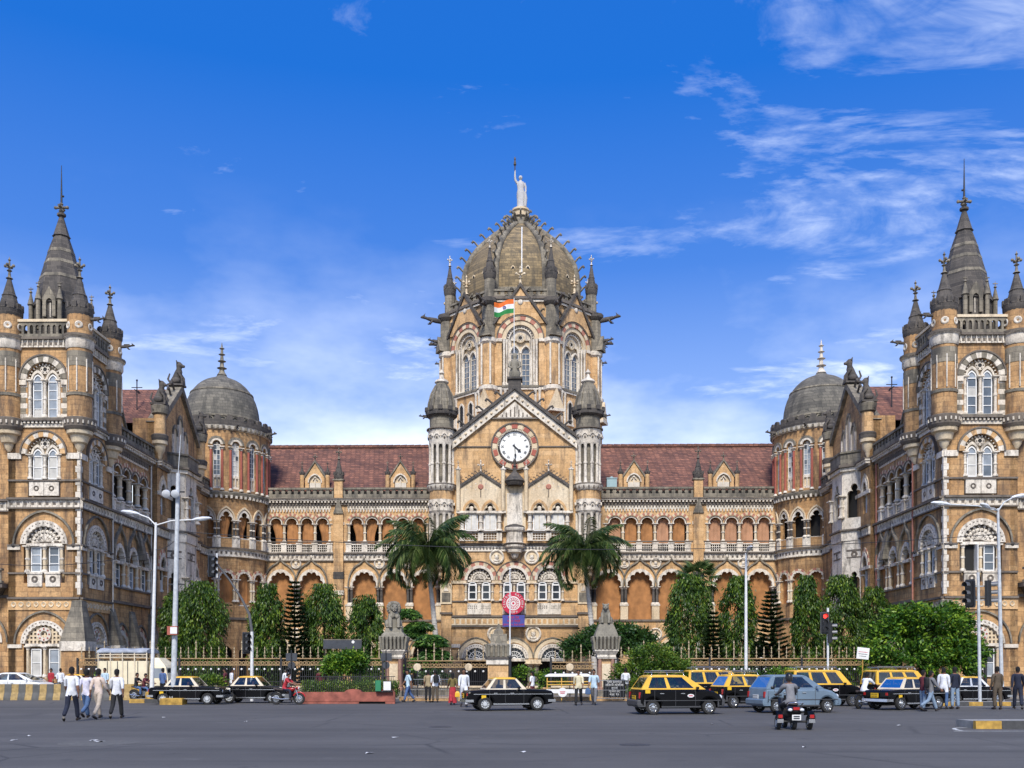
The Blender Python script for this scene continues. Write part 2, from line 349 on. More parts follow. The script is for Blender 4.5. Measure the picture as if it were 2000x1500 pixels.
def gargoyle(L):
    def f(mb):       # a beast stretched out from the wall, mouth open, along -d
        rs = []
        for q, (y, z, w, hh) in enumerate([(0, 0, .17, .2), (-.3, .02, .2, .22), (-.55, .03, .13, .15), (-.75, .08, .12, .13), (-.88, .11, .16, .16), (-1.0, .08, .09, .07)]):
            rs.append([(w * L * .55 * math.cos(a), y * L, z * L + hh * L * .55 * math.sin(a)) for a in [2 * PI * k / 8 for k in range(8)]])
        mb.loft(rs, 'dark_stone')
        mb.prism([(-.02, 0), (.02, 0), (.02, .1), (-.02, .1)], -.62 * L, -.2 * L, 'dark_stone', T(0, 0, .1 * L))
        for sg in (-1, 1): mb.tube([(sg * .08 * L, -.45 * L, -.02 * L), (sg * .1 * L, -.5 * L, -.14 * L), (sg * .1 * L, -.62 * L, -.16 * L)], [.05 * L, .04 * L, .03 * L], 'dark_stone', 6); mb.tube([(sg * .06 * L, -.86 * L, .15 * L), (sg * .09 * L, -.8 * L, .26 * L)], [.035 * L, .01 * L], 'dark_stone', 5)
    return cached(('gargoyle', L), f)
def crocket(h, m='grey_stone'):
    def f(mb):       # a curled stone leaf growing along +u and up
        mb.tube([(0, 0, 0), (.35 * h, 0, .28 * h), (.7 * h, 0, .62 * h), (.98 * h, 0, .72 * h), (1.08 * h, 0, .55 * h), (.95 * h, 0, .42 * h)], [.16 * h, .13 * h, .12 * h, .15 * h, .14 * h, .08 * h], m, 6)
    return cached(('crocket', h, m), f)
def belt(u0, u1, M, z=Z2, h=0.62, name='belt_course', st=0.45):
    mb = MB(); mb.box(u0, u1, -.10, .2, z - h, z, 'white_stone'); mb.box(u0, u1, -.30, .2, z + .002, z + .15, 'string_stone'); mb.box(u0, u1, -.17, .2, z - h - .1, z - h - .002, 'string_stone')
    n = max(1, int((u1 - u0) / st))
    for i in range(n):
        u = u0 + (i + .5) * (u1 - u0) / n; mb.box(u - .10, u + .10, -.106, -.09, z - h * .70, z - h * .34, 'string_stone'); mb.box(u - .2, u - .14, -.16, -.1, z - h, z - .02, 'white_stone')
    return sp(name, mb, M)
def string(u0, u1, M, z, h=.14, p=.14, m='string_stone'):
    return sp('string_course', MB().box(u0, u1, -p, .2, z, z + h, m), M)
def cornice(u0, u1, M, z=Z3, st=.34, name='cornice'):
    mb = MB(); mb.box(u0, u1, -.42, .2, z, z + .12, 'white_stone'); mb.box(u0, u1, -.50, .2, z + .122, z + .24, 'string_stone'); mb.box(u0, u1, -.16, .2, z - .42, z - .2, 'string_stone')
    n = int((u1 - u0) / st)
    for i in range(n): u = u0 + (i + .5) * (u1 - u0) / n; mb.box(u - .09, u + .09, -.36, .1, z - .2, z - .002, 'white_stone')
    return sp(name, mb, M)
def parapet(u0, u1, M, z0, z1, st=.62, m='grey_stone', d0=-.25, d1=.05):
    o = sp('parapet', MB().box(u0, u1, d0, d1, z0, z0 + (z1 - z0) * .38, m).box(u0, u1, d0 - .06, d1 + .06, z1 - .2, z1, m), M)
    n = max(2, int((u1 - u0) / st)); za, zb = z0 + (z1 - z0) * .38, z1 - .2; wd = (u1 - u0) / n
    me = cached(('pier', round(wd, 3), round(zb - za, 3), m), lambda mb: [mb.prism([(-wd * .5, 0), (-wd * .18, 0), (-wd * .26, (zb - za) * .3), (-wd * .16, (zb - za) * .5), (-wd * .26, (zb - za) * .7), (-wd * .18, zb - za), (-wd * .5, zb - za)], d0 + .03, d1 - .03, m), mb.prism([(wd * .5, 0), (wd * .18, 0), (wd * .26, (zb - za) * .3), (wd * .16, (zb - za) * .5), (wd * .26, (zb - za) * .7), (wd * .18, zb - za), (wd * .5, zb - za)], d0 + .03, d1 - .03, m)])
    for i in range(n): put('pierced_panel', me, T(u0 + (i + .5) * wd, 0, za), o)
    return o
def balustrade(u0, u1, M, z0, z1, m='white_stone', st=.26, d=-.02):
    o = sp('balustrade', MB().box(u0, u1, d - .16, d + .12, z0, z0 + .16, m).box(u0, u1, d - .2, d + .16, z1 - .14, z1, m), M)
    h = z1 - z0 - .3; n = max(2, int((u1 - u0) / st))
    me = cached(('baluster', round(h, 3), m), lambda mb: mb.lathe([(.09, 0), (.05, .12 * h), (.085, .35 * h), (.045, .8 * h), (.09, h)], 8, m))
    for i in range(n): put('baluster', me, T(u0 + (i + .5) * (u1 - u0) / n, d - .02, z0 + .16), o)
    return o
def lattice(w, h, nx, nz, M, m='white_stone', b=.055, name='lattice_panel'):
    def f(mb):
        mb.box(-w / 2, w / 2, -.07, .05, 0, b * 1.6, m); mb.box(-w / 2, w / 2, -.1, .07, h - b * 2, h, m)
        for i in range(nx + 1): u = -w / 2 + w * i / nx; mb.box(u - b / 2, u + b / 2, -.05, .03, b * 1.6, h - b * 2, m)
        for j in range(1, nz): z = b * 1.6 + (h - b * 3.6) * j / nz; mb.box(-w / 2, w / 2, -.045, .025, z - b / 2, z + b / 2, m)
    return sp(name, cached(('lattice', round(w, 3), h, nx, nz, m), f), M)
PR = random.Random(12)
def window(w, h, M, prof=None, nz=2, nx=1, glass='glass_pale', fm='white_paint', b=.07, name='window'):
    # frame with panes; an optional arched head stands on top of the rectangle
    def f(mb):
        for sg in (-1, 1): mb.box(sg * w / 2, sg * (w / 2 - b), -.06, .04, 0, h, fm)
        mb.box(-w / 2 + b, w / 2 - b, -.06, .04, 0, b, fm)
        for j in range(1, nz): mb.box(-w / 2 + b, w / 2 - b, -.04, .03, h * j / nz - b * .35, h * j / nz + b * .35, fm)
        for i in range(1, nx): mb.box(-w / 2 + w * i / nx - b * .3, -w / 2 + w * i / nx + b * .3, -.045, .03, b, h, fm)
        mb.box(-w / 2 + b, w / 2 - b, -.055, .035, h - b, h, fm)
        if prof: mb.ring(sh(prof, 0, h), sh([(x * (1 - b / prof[-1][0]), z * (1 - b / prof[-1][0])) for x, z in prof], 0, h), -.06, .04, fm)
    o = sp(name, cached((name, round(w, 3), round(h, 3), nz, nx, fm, prof and round(max(z for x, z in prof), 3)), f), M)
    def pmf(gm): return cached(('pane', round(w, 3), round(h / nz, 3), nx, gm), lambda mb: mb.box(-w / nx / 2 + b * .5, w / nx / 2 - b * .5, .0, .015, b * .4, h / nz - b * .4, gm))
    base = PR.choice(('glass_pale', 'glass_pale', 'glass_mid', 'curtain')) if glass == 'glass_pale' else glass
    for j in range(nz):
        for i in range(nx): put('pane', pmf(base if PR.random() < .78 or glass != 'glass_pale' else PR.choice(('glass_mid', 'glass_dark', 'curtain'))), T(-w / 2 + w * (i + .5) / nx, 0, h * j / nz), o)
    if prof: put('arched_pane', cached(('apane', round(w, 3), glass, round(max(z for x, z in prof), 3)), lambda mb: mb.prism([(x * .97, z * .97) for x, z in prof], 0, .015, glass)), T(0, 0, h), o)
    return o
def voussoirs(a, b, M, m1, m2, per=2, d0=-.16, d1=.1, name='arch_ring', hood=True, hw=.1):
    # an arch of separate wedge stones in two colours, with a dark hood mould round it
    mb = MB(); k = 1 + hw / max(b[-1][0], .1)
    c = [(x * k, z * k) for x, z in b]
    mb.ring(b, c, d0 - .07, d1, 'string_stone' if hood else m1)
    o = sp(name, mb, M)
    L = len(a) - 1
    for i, q in enumerate(range(0, L, per)):
        s2 = slice(q, min(q + per, L) + 1); key = ('vou', round(a[-1][0], 3), round(b[-1][0], 3), round(max(z for x, z in b), 3), q, d0, (m1, m2)[i % 2])
        put('voussoir', cached(key, lambda mb: mb.ring(a[s2], b[s2], d0 - (.012 if i % 2 else 0), d1, (m1, m2)[i % 2])), I4, o)
    return o
def medallion(r, M, m='white_stone', head=True):
    def f(mb):
        q = RX(R(90))
        mb.lathe([(r * .74, -.02), (r * .74, .10), (r * .86, .16), (r, .1), (r, -.02)], 20, m, M=q); mb.lathe([(0.001, .0), (r * .74, .0)], 20, 'cream_stone', M=q)
        if head:
            mb.ball((0, -.06, -.02 * r), (r * .30, .14, r * .40), m); mb.ball((0, -.03, -r * .48), (r * .48, .10, r * .2), m); mb.ball((0, -.2, -.05 * r), (r * .06, .05, r * .12), m, 6, 4); mb.ball((0, -.04, .25 * r), (r * .34, .13, r * .22), 'cream_stone')
    return sp('medallion', cached(('medallion', r, m, head), f), M)
def pinnacle(r, h0, hc, hf, M, ms='ochre_smooth', mc='dark_stone', n=8, shaft=True, label=None, fm='grey_stone'):
    # a small turret top: drum, crenellated collar and cone with finial
    def f(mb):
        if shaft: mb.lathe([(r, 0), (r, h0)], n * 2, ms)
        mb.lathe([(r * 1.02, h0), (r * 1.2, h0 + .10 * hc), (r * 1.22, h0 + .2 * hc), (r * 1.05, h0 + .2 * hc), (r * .98, h0 + .26 * hc)], n * 2, mc)
        for k in range(n):
            a = 2 * PI * (k + .5) / n; mb.box(-r * .22, r * .22, -.06, .06, 0, .14 * hc, mc, M=T(r * 1.15 * math.cos(a), r * 1.15 * math.sin(a), h0 + .2 * hc) @ RZ(a + PI / 2))
        mb.lathe([(r * 1.0, h0 + .22 * hc), (r * .62, h0 + .54 * hc), (r * .32, h0 + .82 * hc), (r * .13, h0 + hc)], n, mc, smooth=False)
        mb.lathe([(r * .64, h0 + .53 * hc), (r * .69, h0 + .55 * hc), (r * .58, h0 + .59 * hc)], n, mc, smooth=False)
    o = sp('pinnacle', cached(('pinnacle', r, h0, hc, ms, mc, n, shaft), f), M, label)
    if hf: put('finial', finial(hf, fm), T(0, 0, h0 + hc * .97), o)
    return o
def blind(w, h, M, k, m='blind'):
    # cloth screen hung in an opening, pleated and a little pulled aside
    def f(mb):
        rg = random.Random(k); nu, nz = 14, 8; pull = (0, 0, 0, .35, -.35, 0)[k % 6]; ph = rg.random() * 6
        vs = []
        for j in range(nz + 1):
            for i in range(nu + 1):
                a = i / nu; b = j / nz; nar = 1 - abs(pull) * math.sin(min(1, (1 - b) * 1.3) * PI / 2) ** 2
                u = (a - .5) * w * nar + (pull * w * .5 * (1 - nar) / max(abs(pull), .01) if pull else 0)
                vs.append((u, .03 * math.sin(a * 19 + ph) + .05 * math.sin(a * 5 + b * 3 + ph) - .05 * abs(pull) * (1 - b), b * h))
        mb.add(vs, [(j * (nu + 1) + i, j * (nu + 1) + i + 1, (j + 1) * (nu + 1) + i + 1, (j + 1) * (nu + 1) + i) for j in range(nz) for i in range(nu)], m, True)
    return sp('cloth_screen', cached(('blind', w, h, k % 6, m), f), M)
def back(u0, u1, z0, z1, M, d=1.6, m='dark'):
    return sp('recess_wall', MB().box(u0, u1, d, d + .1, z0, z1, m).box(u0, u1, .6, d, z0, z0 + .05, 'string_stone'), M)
cusped = lambda r: a_cusp(r, 6, .10)

# ---- the arcaded ranges between the clock gable and the corner turrets ----
def arcade_range(B, sg):
    E0, E1, PC = -25.6, -8.3, -17.55
    # upper arcade
    smalls = [[-23.85, -22.3, -20.75, -19.2], [-15.75, -14.22, -12.69, -11.16, -9.63]]
    spans = [(-24.72, -18.35), (-16.7, -8.6)]
    mb = MB(); mb.box(E0, spans[0][0], 0, .6, Z2, Z3, 'ochre_smooth'); mb.box(spans[0][1], spans[1][0], 0, .6, Z2, Z3, 'ochre_smooth'); mb.box(spans[1][1], E1, 0, .6, Z2, Z3, 'ochre_smooth')
    for sp_, us in zip(spans, smalls): arch_wall(mb, sp_[0], sp_[1], 16.45, Z3, [(u, 16.45, 16.45, a_round(.54)) for u in us], 0, .5, 'ochre_smooth')
    sp('wall', mb, B)
    for si, (sp_, us) in enumerate(zip(spans, smalls)):
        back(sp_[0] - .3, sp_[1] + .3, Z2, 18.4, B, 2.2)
        cols = [sp_[0] + .12] + [(a + b) / 2 for a, b in zip(us, us[1:])] + [sp_[1] - .12]
        ped = cached(('pedestal', 1), lambda m: [m.box(-.27, .27, -.12, .3, 0, .95, 'white_stone'), m.box(-.31, .31, -.17, .34, .82, .95, 'white_stone'), m.box(-.31, .31, -.17, .34, 0, .12, 'white_stone')])
        for c in cols:
            sp('pedestal', ped, B @ T(c, .02, Z2 + .16)); sp('column', column(1.85, .14, 'cream_stone', 'white_stone'), B @ T(c, .2, 14.6))
        for i, u in enumerate(us):
            blind(1.12, 2.55, B @ T(u, .46, 14.35), (i * 7 + si * 3 + (3 if sg > 0 and si == 0 and i in (0,) else 0)) if sg > 0 else i * 6, 'blind' if (sg > 0 or i % 3 != 1) and not (sg < 0 and si == 0) else 'blind_pink')
            voussoirs(sh(a_round(.54), 0, 0), a_round(.66), B @ T(u, 0, 16.45), 'white_stone', 'white_stone', 6, -.05, .05, hood=True, hw=.05)
            sp('chevron_arch', cached(('chev', 1), lambda m: [m.ring(a_round(.74)[2:-2], a_round(1.0)[2:-2], -.03, .1, 'pink_stone', None, 'cream_stone', 2)]), B @ T(u, 0, 16.5))
        for a, b in zip(cols, cols[1:]): lattice(b - a - .54, .86, 5, 3, B @ T((a + b) / 2, .05, Z2 + .16))
        # corbelled frieze under the cornice
        mb = MB(); n = int((sp_[1] - sp_[0]) / .3)
        mb.box(sp_[0], sp_[1], -.06, .2, 17.86, 18.28, 'white_stone')
        for i in range(n):
            u = sp_[0] + (i + .5) * (sp_[1] - sp_[0]) / n
            mb.prism([(u - .07, 17.7), (u, 17.55), (u + .07, 17.7), (u + .07, 18.0), (u - .07, 18.0)], -.12, .1, 'white_stone'); mb.box(u - .055, u + .055, -.2, .1, 18.05, 18.3, 'string_stone')
        sp('frieze', mb, B)
    cornice(E0, E1, B); parapet(E0, PC - .5, B, Z3 + .25, ZP); parapet(PC + .5, E1, B, Z3 + .25, ZP); belt(E0, E1, B)
    string(spans[0][1] + .3, spans[1][0] - .3, B, 16.3, .3, .1, 'white_stone'); string(E0, E1, B, 14.58, .1, .06)
    # middle pier with its pinnacle
    mb = MB(); mb.box(PC - .48, PC + .48, -.32, 0, 0, 17.4, 'ochre_smooth'); mb.box(PC - .42, PC + .42, -.34, .2, 18.95, 20.7, 'ochre_smooth'); mb.box(PC - .55, PC + .55, -.45, .3, 20.7, 20.85, 'grey_stone')
    mb.prism([(PC - .5, 17.4), (PC + .5, 17.4), (PC, 18.95)], -.45, -.05, 'grey_stone')
    mb.box(PC - .52, PC + .52, -.36, 0, 10.9, 11.6, 'dark_stone'); mb.box(PC - .55, PC + .55, -.42, 0, 9.3, 9.75, 'white_stone')
    sp('pier', mb, B)
    pinnacle(.42, 0, 2.1, 1.2, B @ T(PC, -.05, 20.85), shaft=False)
    # lower arcade with ogee hoods
    big = [[-23.4, -20.3], [-15.0, -12.0, -9.0]]; bsp = [(-25.2, -18.4), (-16.7, -6.7)]
    mb = MB(); mb.box(bsp[0][1], bsp[1][0], 0, .7, Z1, Z2, 'ochre_smooth'); mb.box(E0 - .8, bsp[0][0], 0, .7, Z1, Z2, 'ochre_smooth')
    for s_, us in zip(bsp, big): arch_wall(mb, s_[0], s_[1], 10.15, Z2, [(u, 10.15, 10.15, a_round(1.22, 1.5)) for u in us], 0, .7, 'ochre_smooth')
    sp('wall', mb, B)
    for si, (s_, us) in enumerate(zip(bsp, big)):
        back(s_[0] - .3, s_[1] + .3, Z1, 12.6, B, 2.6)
        cols = [us[0] - 1.5] + [(a + b) / 2 for a, b in zip(us, us[1:])] + [us[-1] + 1.5]
        for c in cols:
            sp('pedestal', cached(('pedestal', 2), lambda m: [m.box(-.36, .36, -.1, .5, 0, 1.5, 'cream_stone'), m.box(-.42, .42, -.16, .56, 1.36, 1.5, 'white_stone')]), B @ T(c, 0, Z1 + .1))
            for q in (-.17, .17): sp('column', column(1.8, .15, 'dark_stone', 'white_stone', False), B @ T(c + q, .22, Z1 + 1.6))
        for i, u in enumerate(us):
            blind(2.5, 4.9, B @ T(u, .66, Z1 + .05), (i + si) * 6, 'blind')
            mb2 = lambda m: [m.ring(a_cusp(1.22, 6, .14, lambda r: a_round(r, 1.5)), a_round(1.42, 1.74), -.10, .3, 'white_stone'), m.ring(a_round(1.42, 1.74), a_ogee(1.56, 2.75), -.03, .1, 'ochre_smooth'), m.ring(a_ogee(1.56, 2.75), a_ogee(1.68, 2.95), -.2, .1, 'grey_stone'), m.ball((0, -.12, 2.98), (.12, .1, .2), 'white_stone', 8, 5)]
            sp('ogee_arch', cached(('ogee', 1), mb2), B @ T(u, 0, 10.15))
        for a, b in zip(us, us[1:]): medallion(.55, B @ T((a + b) / 2, -.02, 12.45))
        mb = MB(); mb.box(s_[0], s_[1], -.12, .3, Z1 - .1, Z1 + .1, 'string_stone'); sp('sill', mb, B)
    # ground floor
    mb = MB(); arch_wall(mb, E0 - .8, E1 + 1.6, 0, Z1 - .1, [(u, .3, 3.2, a_point(1.15, .5)) for us in big for u in us], 0, .8, 'ochre_smooth'); sp('wall', mb, B)
    back(E0, E1 + 1.5, 0, 6.4, B, 1.4); sp('wall', MB().box(E1 - .01, E1 + 1.6, .03, .6, Z2 - .2, ZP, 'ochre_smooth'), B)
    for us in big:
        for u in us:
            sp('pointed_arch', cached(('gfa', 1), lambda m: [m.ring(a_point(1.15, .5), a_point(1.38, .5), -.08, .3, 'cream_stone'), m.ring(a_point(1.6, .5), a_point(1.7, .5), -.1, .1, 'grey_stone')]), B @ T(u, 0, 3.2))
            window(1.6, 2.8, B @ T(u, .7, .3), nz=3, nx=3, glass='glass_dark')
        for a, b in zip(us, us[1:]): medallion(.62, B @ T((a + b) / 2, -.02, 5.4))
    # pitched roof and dormers
    mb = MB(); e0, e1 = -31.5, -5.5
    for (ya, za, yb, zb) in ((.9, 19.7, 8.3, 25.95), (8.3, 25.95, 16, 19.6)): mb.add([(e0 + (e1 - e0) * i / 44, ya + (yb - ya) * j / 10, za + (zb - za) * j / 10 + .09 * (mnoise.noise((i * .45, j * .5, sg * 3.0 + ya)) - .4) * (1 if 0 < j < 10 else .4)) for j in range(11) for i in range(45)], [(j * 45 + i, j * 45 + i + 1, (j + 1) * 45 + i + 1, (j + 1) * 45 + i) for j in range(10) for i in range(44)], 'tile', True)
    mb.box(e0, e1, 8.1, 8.5, 25.9, 26.12, 'tile'); mb.box(e0, e1, .1, .9, 19.0, 19.72, 'grey_stone')
    rf = sp('roof', mb, B)
    for i in range(34): put('ridge_tile', cached(('ridge', 1), lambda m: m.lathe([(.14, -.36), (.17, .36)], 8, 'tile', M=RY(PI / 2), a0=PI / 2, a1=1.5 * PI)), T(e0 + .4 + .76 * i, 8.3, 26.1), rf)
    for u in (-20.3, -11.6):
        d = dict(); M = B @ T(u, 1.6, 19.6)
        mb = MB(); pr = a_point(.62, .3)
        mb.prism([(-.62, 0)] + sh(pr, 0, 1.25) + [(.62, 0), (1.0, 0), (1.0, 1.75), (0, 3.25), (-1.0, 1.75), (-1.0, 0)], 0, .3, 'ochre_smooth')
        for s2 in (-1, 1):
            mb.prism([(s2 * 1.12, 1.62), (0, 3.32), (0, 3.55), (s2 * 1.28, 1.66)], -.12, 2.6, 'grey_stone'); mb.box(s2 * .92, s2 * 1.0, .3, 3.2, 0, 1.8, 'string_stone')
        mb.box(-1.05, 1.05, -.15, .1, -.2, 0, 'white_stone')
        dm = sp('dormer', mb, M)
        put('window_head', cached(('dw', 1), lambda m: [m.ring(pr, [(x * 1.18, z * 1.18) for x, z in pr], -.08, .15, 'white_stone'), m.ring([(x * .3, z * .3) for x, z in a_trefoil(.62)], [(x * .42, z * .42) for x, z in a_trefoil(.62)], 0, .1, 'white_stone', M=T(0, 0, .25)), m.box(-.05, .05, .02, .1, -1.25, .3, 'white_stone')]), T(0, 0, 1.25), dm)
        for q in (-1, 1): put('shutter', cached(('dsh', 1), lambda m: m.box(-.26, .26, .12, .18, .05, 1.25, 'cream_paint')), T(q * .31, 0, 0), dm)
        put('tympanum', cached(('dty', 1), lambda m: m.prism([(x * .98, z * .98) for x, z in pr], .14, .2, 'cream_stone')), T(0, 0, 1.25), dm)
        put('finial', finial(.9), T(0, .1, 3.4), dm)
        for s2 in (-1, 1): pinnacle(.22, 2.0, .95, .55, M @ T(s2 * 1.3, -.05, 0), n=6)

# ---- corner turrets with stone domes -------------------------------------
def corner_turret(B, sg):
    O = B @ T(-29.3 if sg > 0 else -30.45, 0, 0); nf = 16
    def face(r, ph, k): return O @ RZ(ph + k * 2 * PI / nf) @ T(0, -r, 0)
    rl, ru = 4.45, 4.55; wl = rl * math.tan(PI / nf); wu = ru * math.tan(PI / nf)
    rng = range(-4, 6)
    # lower storeys: faces centred on the outward direction
    def low(mb):
        arch_wall(mb, -wl, wl, 0, Z1, [(0, .6, 3.4, a_point(.55, .4))], 0, .5, 'ochre')
        arch_wall(mb, -wl, wl, Z1, Z2, [(0, 8.3, 10.6, a_cusp(.6))], 0, .5, 'ochre')
        arch_wall(mb, -wl, wl, Z2, Z3, [(0, 14.5, 16.2, a_trefoil(.56))], 0, .5, 'ochre')
    wm = cached(('cturret_low',), low)
    for k in rng:
        M = face(rl, 0, k)
        sp('wall', wm, M)
        sp('arch_ring', cached(('ctr1',), lambda m: [m.ring(a_cusp(.6, 6, .12), a_round(.74), -.08, .1, 'white_stone'), m.ring(a_round(.76), a_round(.93), -.05, .1, 'pink_stone', None, 'cream_stone', 3)]), M @ T(0, 0, 10.6))
        sp('trefoil_arch', cached(('ctr2',), lambda m: [m.ring(a_trefoil(.56), [(x * 1.12, z * 1.1) for x, z in a_point(.62, .75)], -.06, .2, 'white_stone'), m.ring(a_point(.74, .75), a_point(.86, .75), -.12, .1, 'cream_stone')]), M @ T(0, 0, 16.2))
        lattice(1.2, .95, 5, 3, M @ T(0, .1, Z2 + .2)); lattice(1.1, .7, 5, 3, M @ T(0, .1, 7.4))
        for q in (-1, 1):
            sp('column', column(1.7, .13, 'dark_stone', 'white_stone'), M @ T(q * .72, -.02, 14.5)); sp('column', column(2.2, .13, 'cream_stone', 'white_stone'), M @ T(q * .74, -.02, 8.35))
            sp('pedestal', cached(('ctp',), lambda m: m.box(-.2, .2, -.14, .2, 0, 1.05, 'white_stone')), M @ T(q * .72, 0, Z2 + .16))
        if k % 2 == 0 and sg > 0: blind(1.1, 2.6, M @ T(0, .4, 14.1), 3 + (k // 2) % 2)
        elif sg > 0: blind(1.1, 3.0, M @ T(0, .4, 14.1), 4)
        else: pass
        blind(1.15, 3.4, M @ T(0, .45, 7.9), 0)
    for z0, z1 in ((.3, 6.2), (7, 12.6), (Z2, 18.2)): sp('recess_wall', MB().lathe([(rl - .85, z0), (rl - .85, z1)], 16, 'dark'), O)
    mb = MB(); mb.lathe([(rl + .1, Z2 - .75), (rl + .22, Z2 - .7), (rl + .22, Z2 - .62), (rl + .14, Z2 - .6), (rl + .14, Z2), (rl + .34, Z2 + .02), (rl + .34, Z2 + .15), (rl, Z2 + .17)], 32, 'white_stone')
    mb.lathe([(rl + .36, Z2 + .03), (rl + .36, Z2 + .17), (rl, Z2 + .19)], 32, 'string_stone')
    for k in range(64): a = 2 * PI * k / 64; mb.box(-.09, .09, -.02, .02, -.45, -.2, 'string_stone', M=RZ(a) @ T(0, -rl - .14, Z2))
    sp('belt_course', mb, O)
    mb = MB(); mb.lathe([(rl + .06, Z1 - .2), (rl + .25, Z1 - .1), (rl + .25, Z1 + .1), (rl, Z1 + .15)], 32, 'string_stone'); sp('string_course', mb, O)
    mb = MB(); mb.lathe([(rl + .05, Z3 - .4), (rl + .3, Z3 - .25), (rl + .42, Z3), (rl + .42, Z3 + .12), (ru, Z3 + .3)], 32, 'grey_stone')
    for k in range(64): a = 2 * PI * k / 64; mb.box(-.1, .1, -.12, .2, -.42, -.12, 'white_stone', M=RZ(a) @ T(0, -rl - .22, Z3))
    sp('cornice', mb, O)
    # windowed drum under the dome
    zb, zs, zt = 18.9, 23.4, 25.0
    um = cached(('cturret_up',), lambda m: arch_wall(m, -wu, wu, zb, zt, [(0, 19.2, zs, a_round(.36))], 0, .45, 'ochre'))
    for k in rng:
        M = face(ru, PI / nf, k)
        sp('wall', um, M)
        window(.66, 2.9, M @ T(0, .2, 20.5), nz=6, nx=2, glass='glass_pale', b=.05)
        sp('tracery', cached(('ctt',), lambda m: [m.box(-.36, .36, .12, .3, 0, .22, 'white_stone'), m.box(-.36, .36, .12, .3, 1.05, 1.3, 'white_stone'), m.box(-.05, .05, .12, .3, .22, 1.05, 'white_stone'), m.box(-.36, -.28, .12, .3, .22, 1.05, 'white_stone'), m.box(.28, .36, .12, .3, .22, 1.05, 'white_stone'), m.box(-.3, .3, .26, .3, .2, 1.1, 'cream_stone')]), M @ T(0, 0, 19.2))
        sp('tympanum', cached(('ctty',), lambda m: [m.prism(a_round(.36), .2, .3, 'grey_stone'), m.ball((0, .2, .14), (.16, .06, .13), 'white_stone', 8, 5)]), M @ T(0, 0, zs))
        sp('arch_ring', cached(('ctr3',), lambda m: [m.ring(a_round(.38), a_round(.60), -.10, .1, 'white_stone'), m.ring(a_round(.60), a_round(.78), -.14, .1, 'grey_stone')]), M @ T(0, 0, zs))
        for q in (-1, 1): sp('column', column(4.2, .12, 'red_stone', 'white_stone', False), M @ T(q * .52, -.05, 19.0))
    mb = MB(); mb.lathe([(ru + .08, zt - .2), (ru + .2, zt - .1), (ru + .28, zt + .15), (ru + .3, zt + .25), (ru + .1, zt + .3)], 32, 'white_stone')
    for k in range(56): a = 2 * PI * k / 56; mb.box(-.1, .1, -.16, .1, -.1, .16, 'grey_stone', M=RZ(a) @ T(0, -ru - .2, zt))
    mb.lathe([(ru + .34, zt + .26), (ru + .36, zt + .75), (ru + .1, zt + .75), (ru - .3, zt + .45)], 32, 'dark_stone')
    o = sp('cornice', mb, O)
    for k in range(28):
        put('merlon', cached(('merlon', 1), lambda m: m.prism([(-.3, 0), (.3, 0), (.3, .3), (.16, .42), (-.16, .42), (-.3, .3)], -.13, .13, 'dark_stone')), RZ(2 * PI * k / 28) @ T(0, -ru - .2, zt + .75), o)
    pr = [(3.75, zt + .3), (3.78, zt + .9), (3.75, zt + 1.35)] + [(3.68 * math.cos(q) ** .86, zt + 1.5 + 4.5 * math.sin(q)) for q in [R(x) for x in (4, 12, 20, 28, 36, 44, 52, 60, 67, 74, 80)]] + [(.34, zt + 6.35)]
    dm = sp('dome', MB().lathe(pr, 40, 'dome_grey').lathe([(3.8, zt + 1.3), (3.92, zt + 1.36), (3.92, zt + 1.5), (3.7, zt + 1.56)], 40, 'grey_stone').lathe([(3.0, zt + 4.18), (3.1, zt + 4.2), (3.06, zt + 4.34), (2.9, zt + 4.4)], 40, 'grey_stone'), O, 'grey stone dome of masonry courses over the corner turret')
    for k in range(20): put('blind_arch', cached(('dba',), lambda m: [m.ring(a_round(.30), a_round(.42), -.08, .1, 'grey_stone'), m.box(-.42, -.30, -.08, .1, -.6, 0, 'grey_stone'), m.box(.30, .42, -.08, .1, -.6, 0, 'grey_stone')]), RZ(2 * PI * k / 20) @ T(0, -3.78, zt + .95), dm)
    fm = 'white_stone' if sg < 0 else 'grey_stone'
    put('finial', MB().lathe([(.5, 0), (.3, .3), (.22, .6), (.5, .72), (.22, .85), (.18, 1.3), (.42, 1.42), (.18, 1.55), (.14, 2.0), (.34, 2.1), (.14, 2.2), (.12, 2.6), (.26, 2.7), (.1, 2.8), (.02, 3.3)], 10, fm), T(0, 0, zt + 6.3), dm)
    sp('gargoyle', gargoyle(1.3), O @ RZ(R(78)) @ T(0, -ru - .1, zt + .05)); sp('gargoyle', gargoyle(1.1), O @ RZ(R(33)) @ T(0, -ru - .1, zt + .05))
